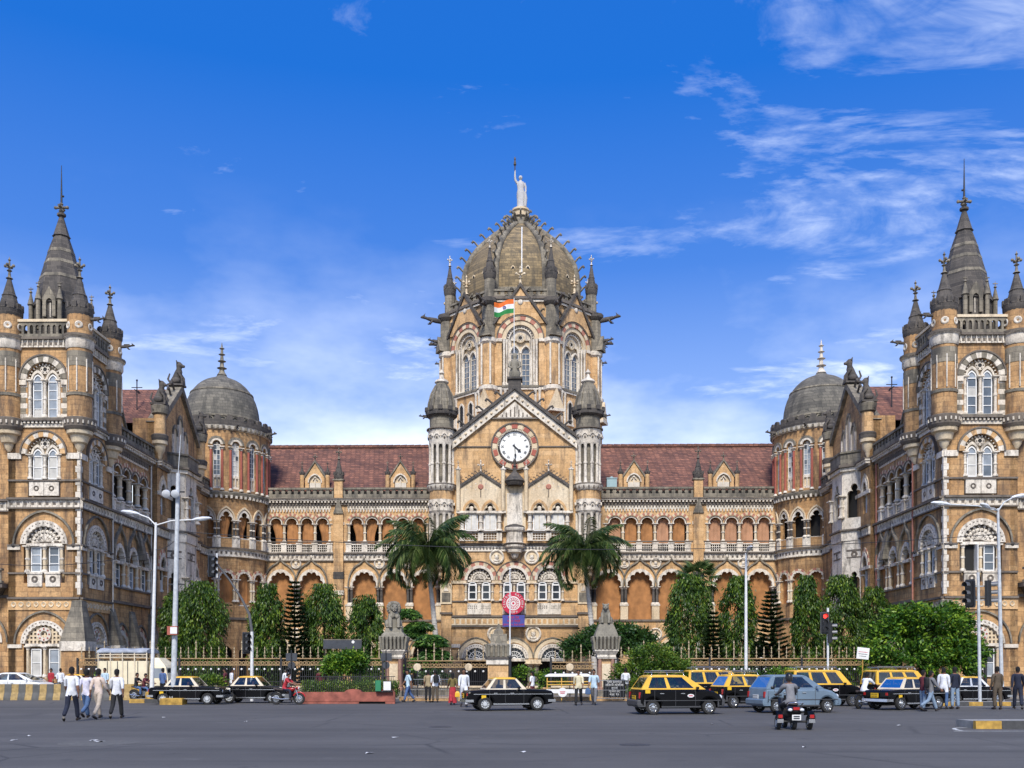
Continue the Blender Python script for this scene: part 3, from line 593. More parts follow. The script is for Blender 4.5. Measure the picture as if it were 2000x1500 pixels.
# ---- spired end towers ----------------------------------------------------
def beast(h, m='dark_stone'):
    def f(mb):       # seated heraldic beast, facing -d
        rs = [[(w * h * math.cos(a), y * h + dd * h * math.sin(a), z * h) for a in [2 * PI * k / 10 for k in range(10)]] for z, y, w, dd in [(0, .06, .2, .26), (.15, .06, .2, .25), (.35, .0, .16, .19), (.55, -.06, .15, .16), (.68, -.08, .10, .11), (.76, -.1, .12, .13), (.88, -.1, .13, .14), (.97, -.06, .08, .09)]]
        mb.loft(rs, m)
        mb.tube([(0, -.14 * h, .82 * h), (0, -.32 * h, .78 * h)], [.09 * h, .055 * h], m, 7)
        for s2 in (-1, 1):
            mb.tube([(s2 * .12 * h, -.08 * h, .5 * h), (s2 * .14 * h, -.24 * h, .3 * h), (s2 * .12 * h, -.26 * h, 0)], [.07 * h, .05 * h, .06 * h], m, 7); mb.tube([(s2 * .1 * h, -.04 * h, .92 * h), (s2 * .12 * h, 0, 1.03 * h)], [.05 * h, .015 * h], m, 5)
            mb.ball((s2 * .16 * h, .0, .14 * h), (.1 * h, .2 * h, .14 * h), m, 8, 5)
        mb.tube([(0, .28 * h, .05 * h), (0, .4 * h, .25 * h), (.05 * h, .34 * h, .5 * h)], [.05 * h, .045 * h, .03 * h], m, 6)
        mb.box(-.24 * h, .24 * h, -.32 * h, .34 * h, -.08 * h, 0, m)
    return cached(('beast', h, m), f)
def tracery_half(r, mode):
    # carved half-round panel: radiating vine scrolls or a square lattice with a rose
    def f(mb):
        mb.prism([(x * .99, z * .99) for x, z in a_round(r)], .16, .24, 'string_stone' if mode != 2 else 'glass_dark')
        if mode == 0:
            mb.ball((0, .12, r * .30), (r * .13, .08, r * .2), 'white_stone'); rg = random.Random(3)
            for k in range(9):
                a = R(12 + 19.5 * k)
                for q, (rr, sz) in enumerate(((.45, .09), (.66, .10), (.85, .085))):
                    b2 = a + (.16 if q % 2 else -.05); c = (rr * r * math.cos(b2), .10, max(.07 * r, rr * r * math.sin(b2)))
                    mb.ball(c, (sz * r, .05, sz * r), 'white_stone', 7, 4)
                mb.tube([(0.1 * r * math.cos(a), .13, .12 * r), (.5 * r * math.cos(a + .1), .12, .5 * r * math.sin(a + .1)), (.93 * r * math.cos(a - .05), .12, .93 * r * math.sin(a - .05))], .035 * r, 'white_stone', 5)
        elif mode == 1:
            for i in range(-4, 5):
                x = i * r / 5; hh = math.sqrt(max(r * r * .97 - x * x, .001)); mb.box(x - .045 * r, x + .045 * r, .08, .17, 0, hh, 'cream_stone')
            for j in range(1, 5):
                z = j * r / 5; ww = math.sqrt(max(r * r * .97 - z * z, .001)); mb.box(-ww, ww, .085, .165, z - .045 * r, z + .045 * r, 'cream_stone')
            q = T(0, .0, r * .48) @ RX(R(90))
            mb.lathe([(.18 * r, -.2), (.18 * r, .06), (.37 * r, .06), (.37 * r, -.2)], 16, 'white_stone', M=q, smooth=False)
            for k in range(8): a = 2 * PI * k / 8; mb.box(-.045 * r, .045 * r, -.075, -.05, -.04 * r, .04 * r, 'red_stone', M=T(.28 * r * math.cos(a), 0, r * .48 + .28 * r * math.sin(a)) @ RY(-a))
        else:
            for k in range(1, 8): a = PI * k / 8; mb.tube([(.3 * r * math.cos(a), .12, .3 * r * math.sin(a)), (.98 * r * math.cos(a), .12, .98 * r * math.sin(a))], .028 * r, 'white_paint', 5)
            for q in (.3, .66): mb.ring(a_round(q * r - .03 * r), a_round(q * r + .03 * r), .08, .16, 'white_paint')
            mb.prism(a_round(.16 * r), .08, .15, 'white_paint'); mb.box(-r, r, .08, .16, -.05 * r, .04 * r, 'white_paint')
        mb.box(-r, r, -.02, .22, -.14 * r, 0, 'white_stone')
    return cached(('tracery', round(r, 3), mode), f)
def ringed(r0, r1, d, m='white_stone', dots=True):
    def f(mb):
        mb.ring(a_cusp(r0, 12, .05) if dots else a_round(r0), a_round(r1), -.1, .2, m)
        if dots:
            for k in range(17): a = PI * (k + .5) / 17; c = (r0 * .5 + r1 * .5); mb.box(-.035, .035, -.108, -.09, -.05, .05, 'string_stone', M=T(c * math.cos(a), 0, c * math.sin(a)) @ RY(-a))
    return cached(('ringed', round(r0, 3), round(r1, 3), m, dots), f)
def tower_face(M, W, sg, front=True, full=True, openw=False):
    h = W / 2
    # ground storey: lattice lunette over twin windows
    def f(mb):
        mb.box(-h, h, 0, .5, 0, 1.2, 'ochre'); arch_wall(mb, -h, h, 1.2, Z1 + .1, [(0, 1.2, 3.55, a_round(1.42))], 0, .5, 'ochre'); mb.box(-h, h, -.10, 0, 0, .7, 'string_stone')
        arch_wall(mb, -h, h, Z1 + .1, Z2, [(0, Z1 + 1.0, 10.35, a_point(1.42, .06))], 0, .5, 'ochre')
        arch_wall(mb, -h, h, Z2, Z3, [(0, Z2 + .15, 16.55, a_round(1.12))], 0, .5, 'ochre')
        arch_wall(mb, -h, h, Z3, 24.5, [(0, Z3 + .35, 21.65, a_round(1.12))], 0, .5, 'ochre')
    sp('wall', cached(('tower_wall', W), f), M)
    sp('backing', MB().box(-h + .5, h - .5, .5, .6, .2, 24.4, 'cream_stone'), M)
    sp('lunette', tracery_half(1.32, 1), M @ T(0, 0, 3.6)); sp('arch_ring', ringed(1.3, 1.6, 0), M @ T(0, 0, 3.6)); sp('hood_mould', cached(('hm', 1), lambda m: [m.ring(a_point(1.95, .1), a_point(2.06, .1), -.14, .05, 'grey_stone')]), M @ T(0, 0, 3.6))
    for q in (-.62, .62): window(.72, 1.9, M @ T(q, .2, 1.35), nz=2)
    for q in (-1.16, 0, 1.16): sp('column', column(2.15, .10, 'cream_stone', 'white_stone', False), M @ T(q, .08, 1.3))
    sp('string_course', MB().box(-h, -1.5, -.12, .1, 3.3, 3.55, 'white_stone').box(1.5, h, -.12, .1, 3.3, 3.55, 'white_stone'), M)
    mb = MB(); mb.box(-h, h, -.2, .2, Z1 - .12, Z1 + .02, 'string_stone'); mb.box(-h, h, -.08, .1, Z1 - .85, Z1 - .14, 'ochre_smooth')
    for i in range(9): u = -h + .4 + i * (W - .8) / 8; mb.lathe([(.08, 0), (.17, .05), (.2, 0)], 8, 'cream_stone', M=T(u, -.08, Z1 - .48) @ RX(R(90)))
    sp('belt_course', mb, M)
    # first floor: vine-carved lunette over twin windows, carved panels under them
    sp('lunette', tracery_half(1.25, 0), M @ T(0, 0, 10.45)); sp('arch_ring', ringed(1.24, 1.62, 0), M @ T(0, 0, 10.4)); sp('hood_mould', cached(('hm', 2), lambda m: [m.ring(a_point(2.0, .12), a_point(2.12, .12), -.16, .05, 'grey_stone'), m.ball((-2.06, -.1, -.05), .16, 'dark_stone', 8, 5), m.ball((2.06, -.1, -.05), .16, 'dark_stone', 8, 5)]), M @ T(0, 0, 10.35))
    for i, q in enumerate((-.62, .62)):
        if openw and i == 1: sp('open_window', MB().box(-.36, .36, .2, .25, 0, 1.75, 'dark').box(-.36, -.3, -.35, .2, 0, 1.75, 'white_paint'), M @ T(q, .1, 8.5))
        else: window(.72, 1.75, M @ T(q, .2, 8.5), nz=3)
        sp('carved_panel', cached(('cpan', 1), lambda m: [m.box(-.5, .5, -.08, .2, 0, .95, 'white_stone'), m.lathe([(.08, 0), (.2, .06), (.24, 0)], 10, 'string_stone', M=T(0, -.08, .5) @ RX(R(90))), m.box(-.56, .56, -.14, .2, .85, .98, 'white_stone')]), M @ T(q, 0, 7.5))
    for q in (-1.18, 0, 1.18): sp('column', column(1.85, .12, 'cream_stone', 'white_stone'), M @ T(q, .06, 8.45))
    sp('string_course', MB().box(-h, -1.6, -.14, .1, 10.0, 10.25, 'white_stone').box(1.6, h, -.14, .1, 10.0, 10.25, 'white_stone').box(-h, -1.62, -.2, .1, 10.26, 10.36, 'string_stone').box(1.62, h, -.2, .1, 10.26, 10.36, 'string_stone').box(-h, -1.3, -.1, .1, 8.35, 8.47, 'string_stone').box(1.3, h, -.1, .1, 8.35, 8.47, 'string_stone'), M)
    belt(-h, h, M, Z2, .5)
    # second floor: striped arch, quatrefoil and twin trefoil lights
    for zz, pts, nzw, wh in ((16.55, 'b', 2, 1.7), (21.65, 'c', 4, 2.6)):
        zb = zz - wh
        for q in (-.52, .52):
            window(.66, wh - .1, M @ T(q, .22, zb), a_point(.33, .6), nz=nzw, fm='white_paint')
        def trac(m):
            m.prism([(x * .99, z * .99) for x, z in a_round(1.12)], .3, .36, 'cream_stone')
            m.ring(a_point(.33, .6), a_point(.46, .6), .1, .32, 'white_stone', M=T(-.52, 0, 0)); m.ring(a_point(.33, .6), a_point(.46, .6), .1, .32, 'white_stone', M=T(.52, 0, 0))
            m.lathe([(.14, 0), (.14, .06), (.32, .06), (.32, -.1)], 16, 'white_stone', M=T(0, .16, .72) @ RX(R(90)), smooth=False); m.lathe([(.001, .02), (.15, .02)], 12, 'dark', M=T(0, .16, .72) @ RX(R(90)))
            for k in range(6): a = PI / 3 * k; m.ball((.23 * math.cos(a), .09, .72 + .23 * math.sin(a)), (.05, .03, .05), 'string_stone', 6, 4)
            for k in range(14): a = PI * (k + .5) / 14; m.box(-.05, .05, .02, .3, -.04, .04, 'white_stone', M=T(1.04 * math.cos(a), 0, 1.04 * math.sin(a)) @ RY(-a))
        sp('tracery', cached(('ttrac',), trac), M @ T(0, 0, zz))
        if pts == 'b': voussoirs(a_round(1.16), a_round(1.52), M @ T(0, 0, zz), 'white_stone', 'ochre_smooth', 2, -.14, .1)
        else: voussoirs(a_round(1.16), a_round(1.58), M @ T(0, 0, zz), 'white_stone', 'grey_stone', 2, -.14, .1)
        for q in (-1.02, 0, 1.02): sp('column', column(wh, .11, 'white_stone', 'white_stone'), M @ T(q, .1, zb))
        if pts == 'b':
            for q in (-.52, .52): sp('carved_panel', cached(('cpan', 2), lambda m: [m.box(-.5, .5, -.06, .2, 0, .95, 'white_stone'), m.lathe([(.08, 0), (.16, .05), (.2, 0)], 10, 'string_stone', M=T(0, -.06, .5) @ RX(R(90)))]), M @ T(q, 0, Z2 + .3))
            sp('string_course', MB().box(-h, -1.2, -.1, .1, Z2 + 1.28, Z2 + 1.4, 'string_stone').box(1.2, h, -.1, .1, Z2 + 1.28, Z2 + 1.4, 'string_stone').box(-h, -1.55, -.12, .1, 16.2, 16.6, 'white_stone').box(1.55, h, -.12, .1, 16.2, 16.6, 'white_stone').box(-1.25, 1.25, -.12, .1, Z2 + 1.27, Z2 + 1.38, 'string_stone'), M)
        else:
            sp('string_course', MB().box(-1.95, -1.2, -.14, .1, 21.25, 21.6, 'white_stone').box(1.2, 1.95, -.14, .1, 21.25, 21.6, 'white_stone').box(-1.35, 1.35, -.25, .1, zb - .22, zb - .05, 'grey_stone'), M)
            for q in (-1.5, 1.5): sp('quoin', cached(('quoin', wh), lambda m: [m.box(-(.24 if k % 2 else .34), (.24 if k % 2 else .34), -.02, .1, k * .36, k * .36 + .34, 'grey_stone' if k % 2 else 'white_stone') for k in range(7)]), M @ T(q, 0, zb - .1))
    mb = MB(); mb.box(-h, h, -.34, .1, Z3 + .06, Z3 + .2, 'string_stone'); mb.box(-h, h, -.12, .1, Z3 - .35, Z3 - .1, 'white_stone'); n = 18
    for i in range(n): u = -h + (i + .5) * W / n; mb.box(u - .07, u + .07, -.26, .1, Z3 - .1, Z3 + .058, 'white_stone')
    sp('cornice', mb, M)
    # top frieze and balustrade of small arches
    mb = MB(); mb.box(-h, h, -.16, .1, 23.8, 24.3, 'white_stone'); mb.box(-h, h, -.34, .1, 24.302, 24.46, 'string_stone')
    for i in range(14): u = -h + (i + .5) * W / 14; mb.box(u - .09, u + .09, -.17, -.1, 23.92, 24.12, 'string_stone'); mb.box(u - .17, u - .12, -.26, .1, 23.9, 24.3, 'white_stone')
    sp('frieze', mb, M)
    u0, u1, n = -h + .7, h - .7, 9; wd = (u1 - u0) / n
    o = sp('balustrade', MB().box(u0, u1, -.25, .05, 24.46, 24.6, 'grey_stone').box(u0, u1, -.28, .08, 25.5, 25.68, 'cream_stone'), M)
    me = cached(('bal_arch', W), lambda m: arch_wall(m, -wd / 2, wd / 2, 24.6, 25.5, [(0, 24.7, 25.15, a_point(wd * .30, .5))], -.2, 0, 'grey_stone'))
    for i in range(n): put('baluster_arch', me, T(u0 + (i + .5) * wd, 0, 0), o)
def end_tower(B, sg):
    W = 4.94; cx, cy = -29.3 - W / 2, -31 + W / 2; O = B @ T(cx, cy, 0)
    FR = [O @ RZ(k * PI / 2) @ T(0, -W / 2, 0) for k in range(4)]
    tower_face(FR[0], W, sg, openw=sg < 0); tower_face(FR[1], W, sg)
    for k in (2, 3): sp('wall', MB().box(-W / 2, W / 2, 0, .5, 0, 25.5, 'ochre'), FR[k])
    # light quoins up the exposed corner and the battered corner buttress
    mb = MB()
    for i in range(26):
        a = .32 if i % 2 else .2; z = Z1 + .2 + i * .44
        if z < 17: mb.box(W / 2 - a, W / 2 + .03, -W / 2 - .03, -W / 2 + a, z, z + .42, 'white_stone')
    sp('quoin', mb, O)
    for k in range(2):
        M = O @ T(W / 2, -W / 2, 0)
        if k == 0:
            mb = MB(); b = 1.05
            mb.box(-b, .55, -.55, b, 0, 3.1, 'ochre'); mb.box(-b - .08, .65, -.65, b, 3.1, 3.75, 'white_stone')
            rs = [[(-x, -y, z), (y, -y, z), (y, x, z), (-x, x, z)] for x, y, z in ((1.1, .62, 3.76), (1.0, .55, 4.2), (.55, .22, 6.1), (.5, .2, 6.5), (.25, .05, 6.6))]
            mb.loft(rs, 'grey_stone', False); sp('buttress', mb, M)
    # corner shafts on corbels with conical caps
    for k in range(4):
        a = k * PI / 2; M = O @ T(*(RZ(a) @ Vector((W / 2 - .05, -W / 2 + .05, 0))))
        r = .8
        mb = MB(); mb.lathe([(.12, 16.7), (.3, 17.0), (.34, 17.2), (.5, 17.3), (.62, 17.75), (.82, 17.85), (.86, 18.1)], 16, 'cream_stone'); mb.lathe([(.9, 18.1), (1.02, 18.3), (1.02, 18.5), (1.1, 18.72), (1.1, 18.86), (.84, 18.95)], 20, 'string_stone')
        for q in range(20): b = 2 * PI * q / 20; mb.box(-.05, .05, -.04, .04, 0, .22, 'white_stone', M=RZ(b) @ T(0, -1.06, 18.46))
        mb.lathe([(r, 18.9), (r, 23.6)], 16, 'ochre'); mb.lathe([(r + .06, 20.4), (r + .06, 20.6)], 16, 'grey_stone'); mb.lathe([(r + .03, 22.4), (r + .03, 23.4)], 16, 'grey_stone')
        for q in range(8):
            b = 2 * PI * q / 8 + .2; mb.tube([(r * 1.02 * math.cos(b), r * 1.02 * math.sin(b), 20.7), (r * 1.02 * math.cos(b), r * 1.02 * math.sin(b), 22.9)], .05, 'white_stone', 5); 
        mb.lathe([(r + .04, 23.6), (r + .12, 23.75), (r + .12, 24.25), (r + .25, 24.35), (r + .25, 24.5), (r, 24.55)], 16, 'white_stone'); mb.lathe([(r + .27, 24.36), (r + .29, 24.52), (r, 24.57)], 16, 'string_stone')
        mb.lathe([(r, 24.5), (r, 25.9)], 16, 'ochre')
        tr = sp('turret_shaft', mb, M)
        for q in range(6): put('roundel', cached(('troun',), lambda m: [m.lathe([(.08, 0), (.2, .04), (.26, 0)], 12, 'white_stone', M=RX(R(90)))]), RZ(q * PI / 3 + .35) @ T(0, -r, 25.15), tr)
        pinnacle(r * .9, 0, 2.9, 1.5, M @ T(0, 0, 25.75), shaft=False, n=10)
    sp('gargoyle', gargoyle(1.0), O @ T(W / 2, -W / 2, 25.7) @ RZ(R(90)) @ T(0, -.75, 0)); sp('gargoyle', gargoyle(1.0), O @ T(W / 2, W / 2, 25.5) @ RZ(R(90)) @ T(0, -.75, 0))
    # octagonal spire with lucarnes
    sp('terrace', MB().box(-W / 2 + .1, W / 2 - .1, -W / 2 + .1, W / 2 - .1, 24.3, 24.6, 'grey_stone'), O)
    mb = MB(); mb.lathe([(1.75, 24.6), (1.75, 27.2), (1.88, 27.3), (1.78, 27.5), (1.42, 29.3), (1.18, 30.2), (.76, 31.7), (.52, 32.4)], 8, 'dark_stone', smooth=False, ph=PI / 8)
    mb.lathe([(.55, 32.4), (.62, 32.45), (.52, 32.6), (.26, 33.5), (.14, 33.9), (.3, 33.95), (.3, 34.1), (.1, 34.2)], 8, 'dark_stone', smooth=False, ph=PI / 8)
    for z, r in ((29.25, 1.435), (30.35, 1.14), (31.2, .905)): mb.lathe([(r + .015, z), (r - .04, z + .22)], 8, 'grey_stone', smooth=False, ph=PI / 8)
    s_ = sp('spire', mb, O, 'dark banded stone spire with lucarnes and pinnacles round its foot')
    put('finial', MB().lathe([(.12, 0), (.2, .1), (.1, .25), (.08, .5), (.14, .6), (.05, .7)], 8, 'grey_stone').tube([(-.42, 0, .35), (.42, 0, .35)], .09, 'grey_stone', 6).tube([(0, -.42, .35), (0, .42, .35)], .09, 'grey_stone', 6).ball((.42, 0, .35), .12, 'grey_stone', 7, 5).ball((-.42, 0, .35), .12, 'grey_stone', 7, 5), T(0, 0, 34.2), s_)
    put('lightning_rod', MB().tube([(0, 0, 0), (0, 0, 1.2), (0, 0, 2.7)], [.075, .05, .02], 'iron', 6).ball((.12, 0, .5), .08, 'iron', 6, 4), T(0, 0, 34.85), s_)
    for k in range(4):
        put('lucarne', cached(('lucarne',), lambda m: [m.prism([(-.22, 0)] + sh(a_point(.22, .6), 0, .95) + [(.22, 0), (.45, 0), (.45, 1.3), (0, 2.1), (-.45, 1.3), (-.45, 0)], -.2, .6, 'grey_stone'), m.box(-.22, .22, .1, .15, 0, 1.2, 'cream_stone'), m.box(-.03, .03, -.02, .1, 0, 1.25, 'white_stone')]), RZ(k * PI / 2) @ T(0, -1.62, 26.2), s_)
    for k in range(8):
        a = PI / 8 + k * PI / 4; put('spirelet', cached(('spirelet',), lambda m: [m.lathe([(.16, 0), (.16, 2.0), (.24, 2.08), (.2, 2.2), (.05, 2.9), (.12, 2.95), (.03, 3.1), (.02, 3.35)], 8, 'grey_stone'), m.tube([(-.16, 0, 3.2), (.16, 0, 3.2)], .04, 'grey_stone', 5)]), T(1.95 * math.cos(a), 1.95 * math.sin(a), 25.3), s_)
    # the outer range that runs on beyond the tower
    mb = MB(); arch_wall(mb, -40, -W - 29.3, 0, Z1, [(-36.6, .8, 3.7, a_round(1.4)), (-39, .8, 3.7, a_round(.4))], .6, 1.2, 'ochre'); arch_wall(mb, -40, -W - 29.3, Z1, Z2, [(-36.6, 8.3, 10.4, a_round(1.2))], .6, 1.2, 'ochre'); mb.box(-40, -W - 29.3, .6, 1.2, Z2, Z3, 'ochre')
    q = B @ T(0, -31, 0)
    sp('wall', mb, q); sp('recess_wall', MB().box(-40, -34.3, 1.6, 1.7, 0, 13, 'dark'), q); sp('arch_ring', ringed(1.3, 1.65, 0), q @ T(-36.6, .6, 3.7)); sp('hood_mould', cached(('hm', 1), None), q @ T(-36.6, .6, 3.7))
    belt(-40, -W - 29.3, q @ T(0, .6, 0)); string(-40, -W - 29.3, q @ T(0, .6, 0), Z1, .2, .2)
    sp('balcony', MB().box(-37.9, -34.4, -.5, .6, 7.4, 7.7, 'string_stone').prism([(-37.6, 7.4), (-34.7, 7.4), (-35.2, 6.6), (-37.2, 6.6)], -.3, .6, 'grey_stone'), q); balustrade(-37.9, -34.4, q @ T(0, -.4, 0), 7.7, 8.7, 'grey_stone')
    # ---- inner flank of the wing: frame with u running back towards the main front
    Wg = B @ T(-29.3, 0, 0) @ RZ(PI / 2)
    a, b = -26.06, -18.3
    # second-floor loggia
    us = [-24.95, -23.3, -21.65, -20.0]; s0, s1 = -25.75, -19.2
    mb = MB(); mb.box(a, s0, 0, .5, Z2, Z3, 'ochre'); mb.box(s1, b, 0, .5, Z2, Z3, 'ochre'); arch_wall(mb, s0, s1, 16.45, Z3, [(u, 16.45, 16.45, a_round(.58)) for u in us], 0, .5, 'ochre')
    l1 = [-24.6, -22.1, -19.7]
    arch_wall(mb, a, b, Z1, Z2, [(u, 8.0, 10.0, a_point(.8, .35)) for u in l1], 0, .5, 'ochre'); arch_wall(mb, a, b, 0, Z1, [(u, 1.0, 3.2, a_point(.95, .4)) for u in (-24.2, -20.6)], 0, .5, 'ochre')
    sp('wall', mb, Wg)
    for z0, z1 in ((0, 6.4), (Z1, 13), (Z2, 18.3)): back(a, b, z0, z1, Wg, 1.6)
    cols = [s0 + .1] + [(p + q2) / 2 for p, q2 in zip(us, us[1:])] + [s1 - .1]
    for c in cols:
        sp('pedestal', CACHE[('pedestal', 1)], Wg @ T(c, .02, Z2 + .16)); sp('column', column(1.85, .19, 'cream_stone', 'white_stone'), Wg @ T(c, .18, 14.6))
    for u in us:
        voussoirs(a_round(.58), a_round(.72), Wg @ T(u, 0, 16.45), 'white_stone', 'white_stone', 6, -.05, .05, hw=.05); sp('chevron_arch', cached(('chev', 2), lambda m: m.ring(a_round(.78)[2:-2], a_round(1.05)[2:-2], -.03, .1, 'pink_stone', None, 'cream_stone', 2)), Wg @ T(u, 0, 16.5))
    for p, q2 in zip(cols, cols[1:]): lattice(q2 - p - .54, .86, 5, 3, Wg @ T((p + q2) / 2, .05, Z2 + .16))
    mb = MB(); mb.box(s0, s1, -.06, .2, 17.8, 18.28, 'white_stone')
    for i in range(20): u = s0 + (i + .5) * (s1 - s0) / 20; mb.box(u - .06, u + .06, -.16, .1, 17.95, 18.3, 'string_stone')
    sp('frieze', mb, Wg)
    cornice(a, b, Wg); belt(a, b, Wg); parapet(a + .6, b, Wg, Z3 + .25, ZP); string(a, b, Wg, Z1, .2, .2); string(a, b, Wg, 9.75, .22, .1, 'white_stone'); string(a, b, Wg, 7.9, .12, .12)
    for u in l1:
        sp('ogee_arch', cached(('ogee', 2), lambda m: [m.ring(a_cusp(.8, 6, .12, lambda r: a_point(r, .35)), a_point(1.0, .35), -.1, .3, 'white_stone'), m.ring(a_ogee(1.06, 2.5), a_ogee(1.18, 2.75), -.2, .1, 'grey_stone'), m.ball((0, -.12, 2.8), (.1, .1, .22), 'white_stone', 8, 5)]), Wg @ T(u, 0, 10.0))
        if sg < 0: blind(1.5, 3.2, Wg @ T(u, .2, 6.95), 3 + int(u) % 2)
        else: window(1.3, 2.0, Wg @ T(u, .3, 8.05), nz=3, nx=2)
        for q2 in (-1, 1): sp('column', column(1.9, .13, 'cream_stone', 'white_stone'), Wg @ T(u + q2 * .88, .05, 8.05))
    for u in (-24.2, -20.6):
        sp('pointed_arch', cached(('gfa', 2), lambda m: [m.ring(a_cusp(.95, 8, .06, lambda r: a_point(r, .4)), a_point(1.2, .4), -.08, .3, 'white_stone'), m.ring(a_point(1.5, .4), a_point(1.62, .4), -.12, .1, 'grey_stone'), m.ring(a_point(1.25, .4), a_point(1.45, .4), -.04, .1, 'pink_stone', None, 'cream_stone', 2)]), Wg @ T(u, 0, 3.2)); window(1.5, 2.2, Wg @ T(u, .3, 1.0), nz=2, nx=3)
    for u in (-26.0, -22.4, -18.6):     # sloping buttresses of the flank
        mb = MB(); mb.box(u - .38, u + .38, -.75, 0, 0, 3.2, 'ochre'); mb.box(u - .44, u + .44, -.82, 0, 3.2, 3.6, 'white_stone')
        mb.loft([[(u - .4, -y, z), (u + .4, -y, z), (u + .4, 0, z), (u - .4, 0, z)] for y, z in ((.78, 3.61), (.70, 4.0), (.12, 6.3))], 'grey_stone', False); sp('buttress', mb, Wg)
    mb = MB(); u = -20.9; mb.loft([[(u - .35, -y, z), (u + .35, -y, z), (u + .35, 0, z), (u - .35, 0, z)] for y, z in ((.55, 10.4), (.5, 10.9), (.08, 12.7))], 'grey_stone', False); sp('buttress', mb, Wg)
    # roof of the wing with one gabled dormer
    mb = MB(); 
    mb.add([(-29.9, -26, 19.7), (-29.9, -3, 19.7), (-34.2, -3, 24.3), (-34.2, -26, 24.3)], [(0, 1, 2, 3)], 'tile'); mb.add([(-38.5, -26, 19.7), (-38.5, -3, 19.7), (-34.2, -3, 24.3), (-34.2, -26, 24.3)], [(0, 1, 2, 3)], 'tile')
    mb.add([(-29.9, -26, 19.7), (-34.2, -26, 24.3), (-38.5, -26, 19.7)], [(0, 1, 2)], 'ochre'); mb.box(-34.4, -34.0, -26, -3, 24.2, 24.5, 'tile'); sp('roof', mb, B)
    mb = MB(); mb.prism([(-.7, 0)] + sh(a_round(.7), 0, .5) + [(.7, 0), (1.5, 0), (1.5, .9), (0, 3.1), (-1.5, .9), (-1.5, 0)], 0, .4, 'ochre'); mb.prism([(-1.6, .8), (0, 3.2), (1.6, .8), (1.6, 1.05), (0, 3.5), (-1.6, 1.05)], -.15, 3.2, 'grey_stone'); mb.ring(a_round(.7), a_round(1.0), -.1, .2, 'white_stone', M=T(0, 0, .5)); mb.prism(a_round(.7), .2, .3, 'dark', M=T(0, 0, .5))
    sp('dormer', mb, Wg @ T(-22.6, 1.0, 19.7))
    # ---- gabled bay
    a, b, mid = -18.3, -8.0, -13.2; d = -.45; M = Wg @ T(0, d, 0)
    mb = MB(); arch_wall(mb, a, b, 0, Z1, [(-16.9, 1, 3.2, a_point(.7, .4)), (-9.3, 1, 3.2, a_point(.7, .4))], 0, .6, 'ochre'); arch_wall(mb, a, b, Z1, Z2, [(-17.1, 8.2, 10.2, a_point(.6, .8)), (-9.2, 8.2, 10.2, a_point(.6, .8))], 0, .6, 'ochre'); arch_wall(mb, a, b, Z2, Z3, [(-17.1, 14.6, 16.4, a_point(.5, .8)), (-9.2, 14.6, 16.4, a_point(.5, .8))], 0, .6, 'ochre')
    mb.prism([(a, Z3), (b, Z3), (b, 22.1), (mid + 4.4, 22.1), (mid, 25.8), (mid - 4.4, 22.1), (a, 22.1)], 0, .8, 'ochre')
    sp('gable_wall', mb, M); back(a + .6, b, .3, 18, M, 1.4); sp('return_wall', MB().box(a, a + .02, 0, 2.0, 0, 22.3, 'ochre'), M)
    mb = MB()
    for s2 in (-1, 1): mb.prism([(mid + s2 * 4.7, 21.8), (mid, 25.9), (mid, 26.5), (mid + s2 * 5.2, 22.0)], -.3, .9, 'grey_stone')
    gb = sp('gable_coping', mb, M)
    for s2 in (-1, 1):
        for k in range(6): t_ = (k + .6) / 6.4; put('crocket', crocket(.75, 'dark_stone'), T(mid + s2 * 5.0 * (1 - t_), .2, 22.1 + 4.2 * t_) @ (I4 if s2 > 0 else RZ(PI)), gb)
    for k, (u, hh) in enumerate(((-1.25, 1.9), (0, 3.0), (1.25, 1.9))):
        sp('blind_lancet', cached(('blanc', hh), lambda m: [m.prism([(-.42, 0)] + sh(a_point(.42, .8), 0, hh) + [(.42, 0)], -.04, .0, 'cream_stone'), m.ring(a_point(.42, .8), a_point(.58, .8), -.14, .1, 'grey_stone', M=T(0, 0, hh)), m.box(-.58, -.42, -.14, .1, 0, hh, 'white_stone'), m.box(.42, .58, -.14, .1, 0, hh, 'white_stone')]), M @ T(mid + u, 0, 19.9))
    belt(a, b, M); cornice(a, b, M); string(a, b, M, Z1, .2, .2); string(a, b, M, 10.0, .25, .1, 'white_stone'); string(a, b, M, 16.1, .3, .12, 'white_stone')
    for u in (-17.1, -9.2):
        for z in (10.2, 16.4): r = .6 if z < 12 else .5; sp('pointed_arch', cached(('bayw', r), lambda m: [m.ring(a_point(r, .8), a_point(r + .2, .8), -.1, .2, 'white_stone'), m.ring(a_point(r + .22, .8), a_point(r + .42, .8), -.06, .2, 'pink_stone' if r > .55 else 'cream_stone', None, 'cream_stone', 2), m.box(-r, r, .3, .35, -2, r * 1.6, 'dark')]), M @ T(u, 0, z)); window(r * 1.6, 1.8, M @ T(u, .25, z - 1.9), nz=2)
    # projecting white stone porch of three open sides
    pm = M @ T(mid - .5, .45, 0) @ SC(.9, .82, 1); pw = 2.6; pd = 2.0
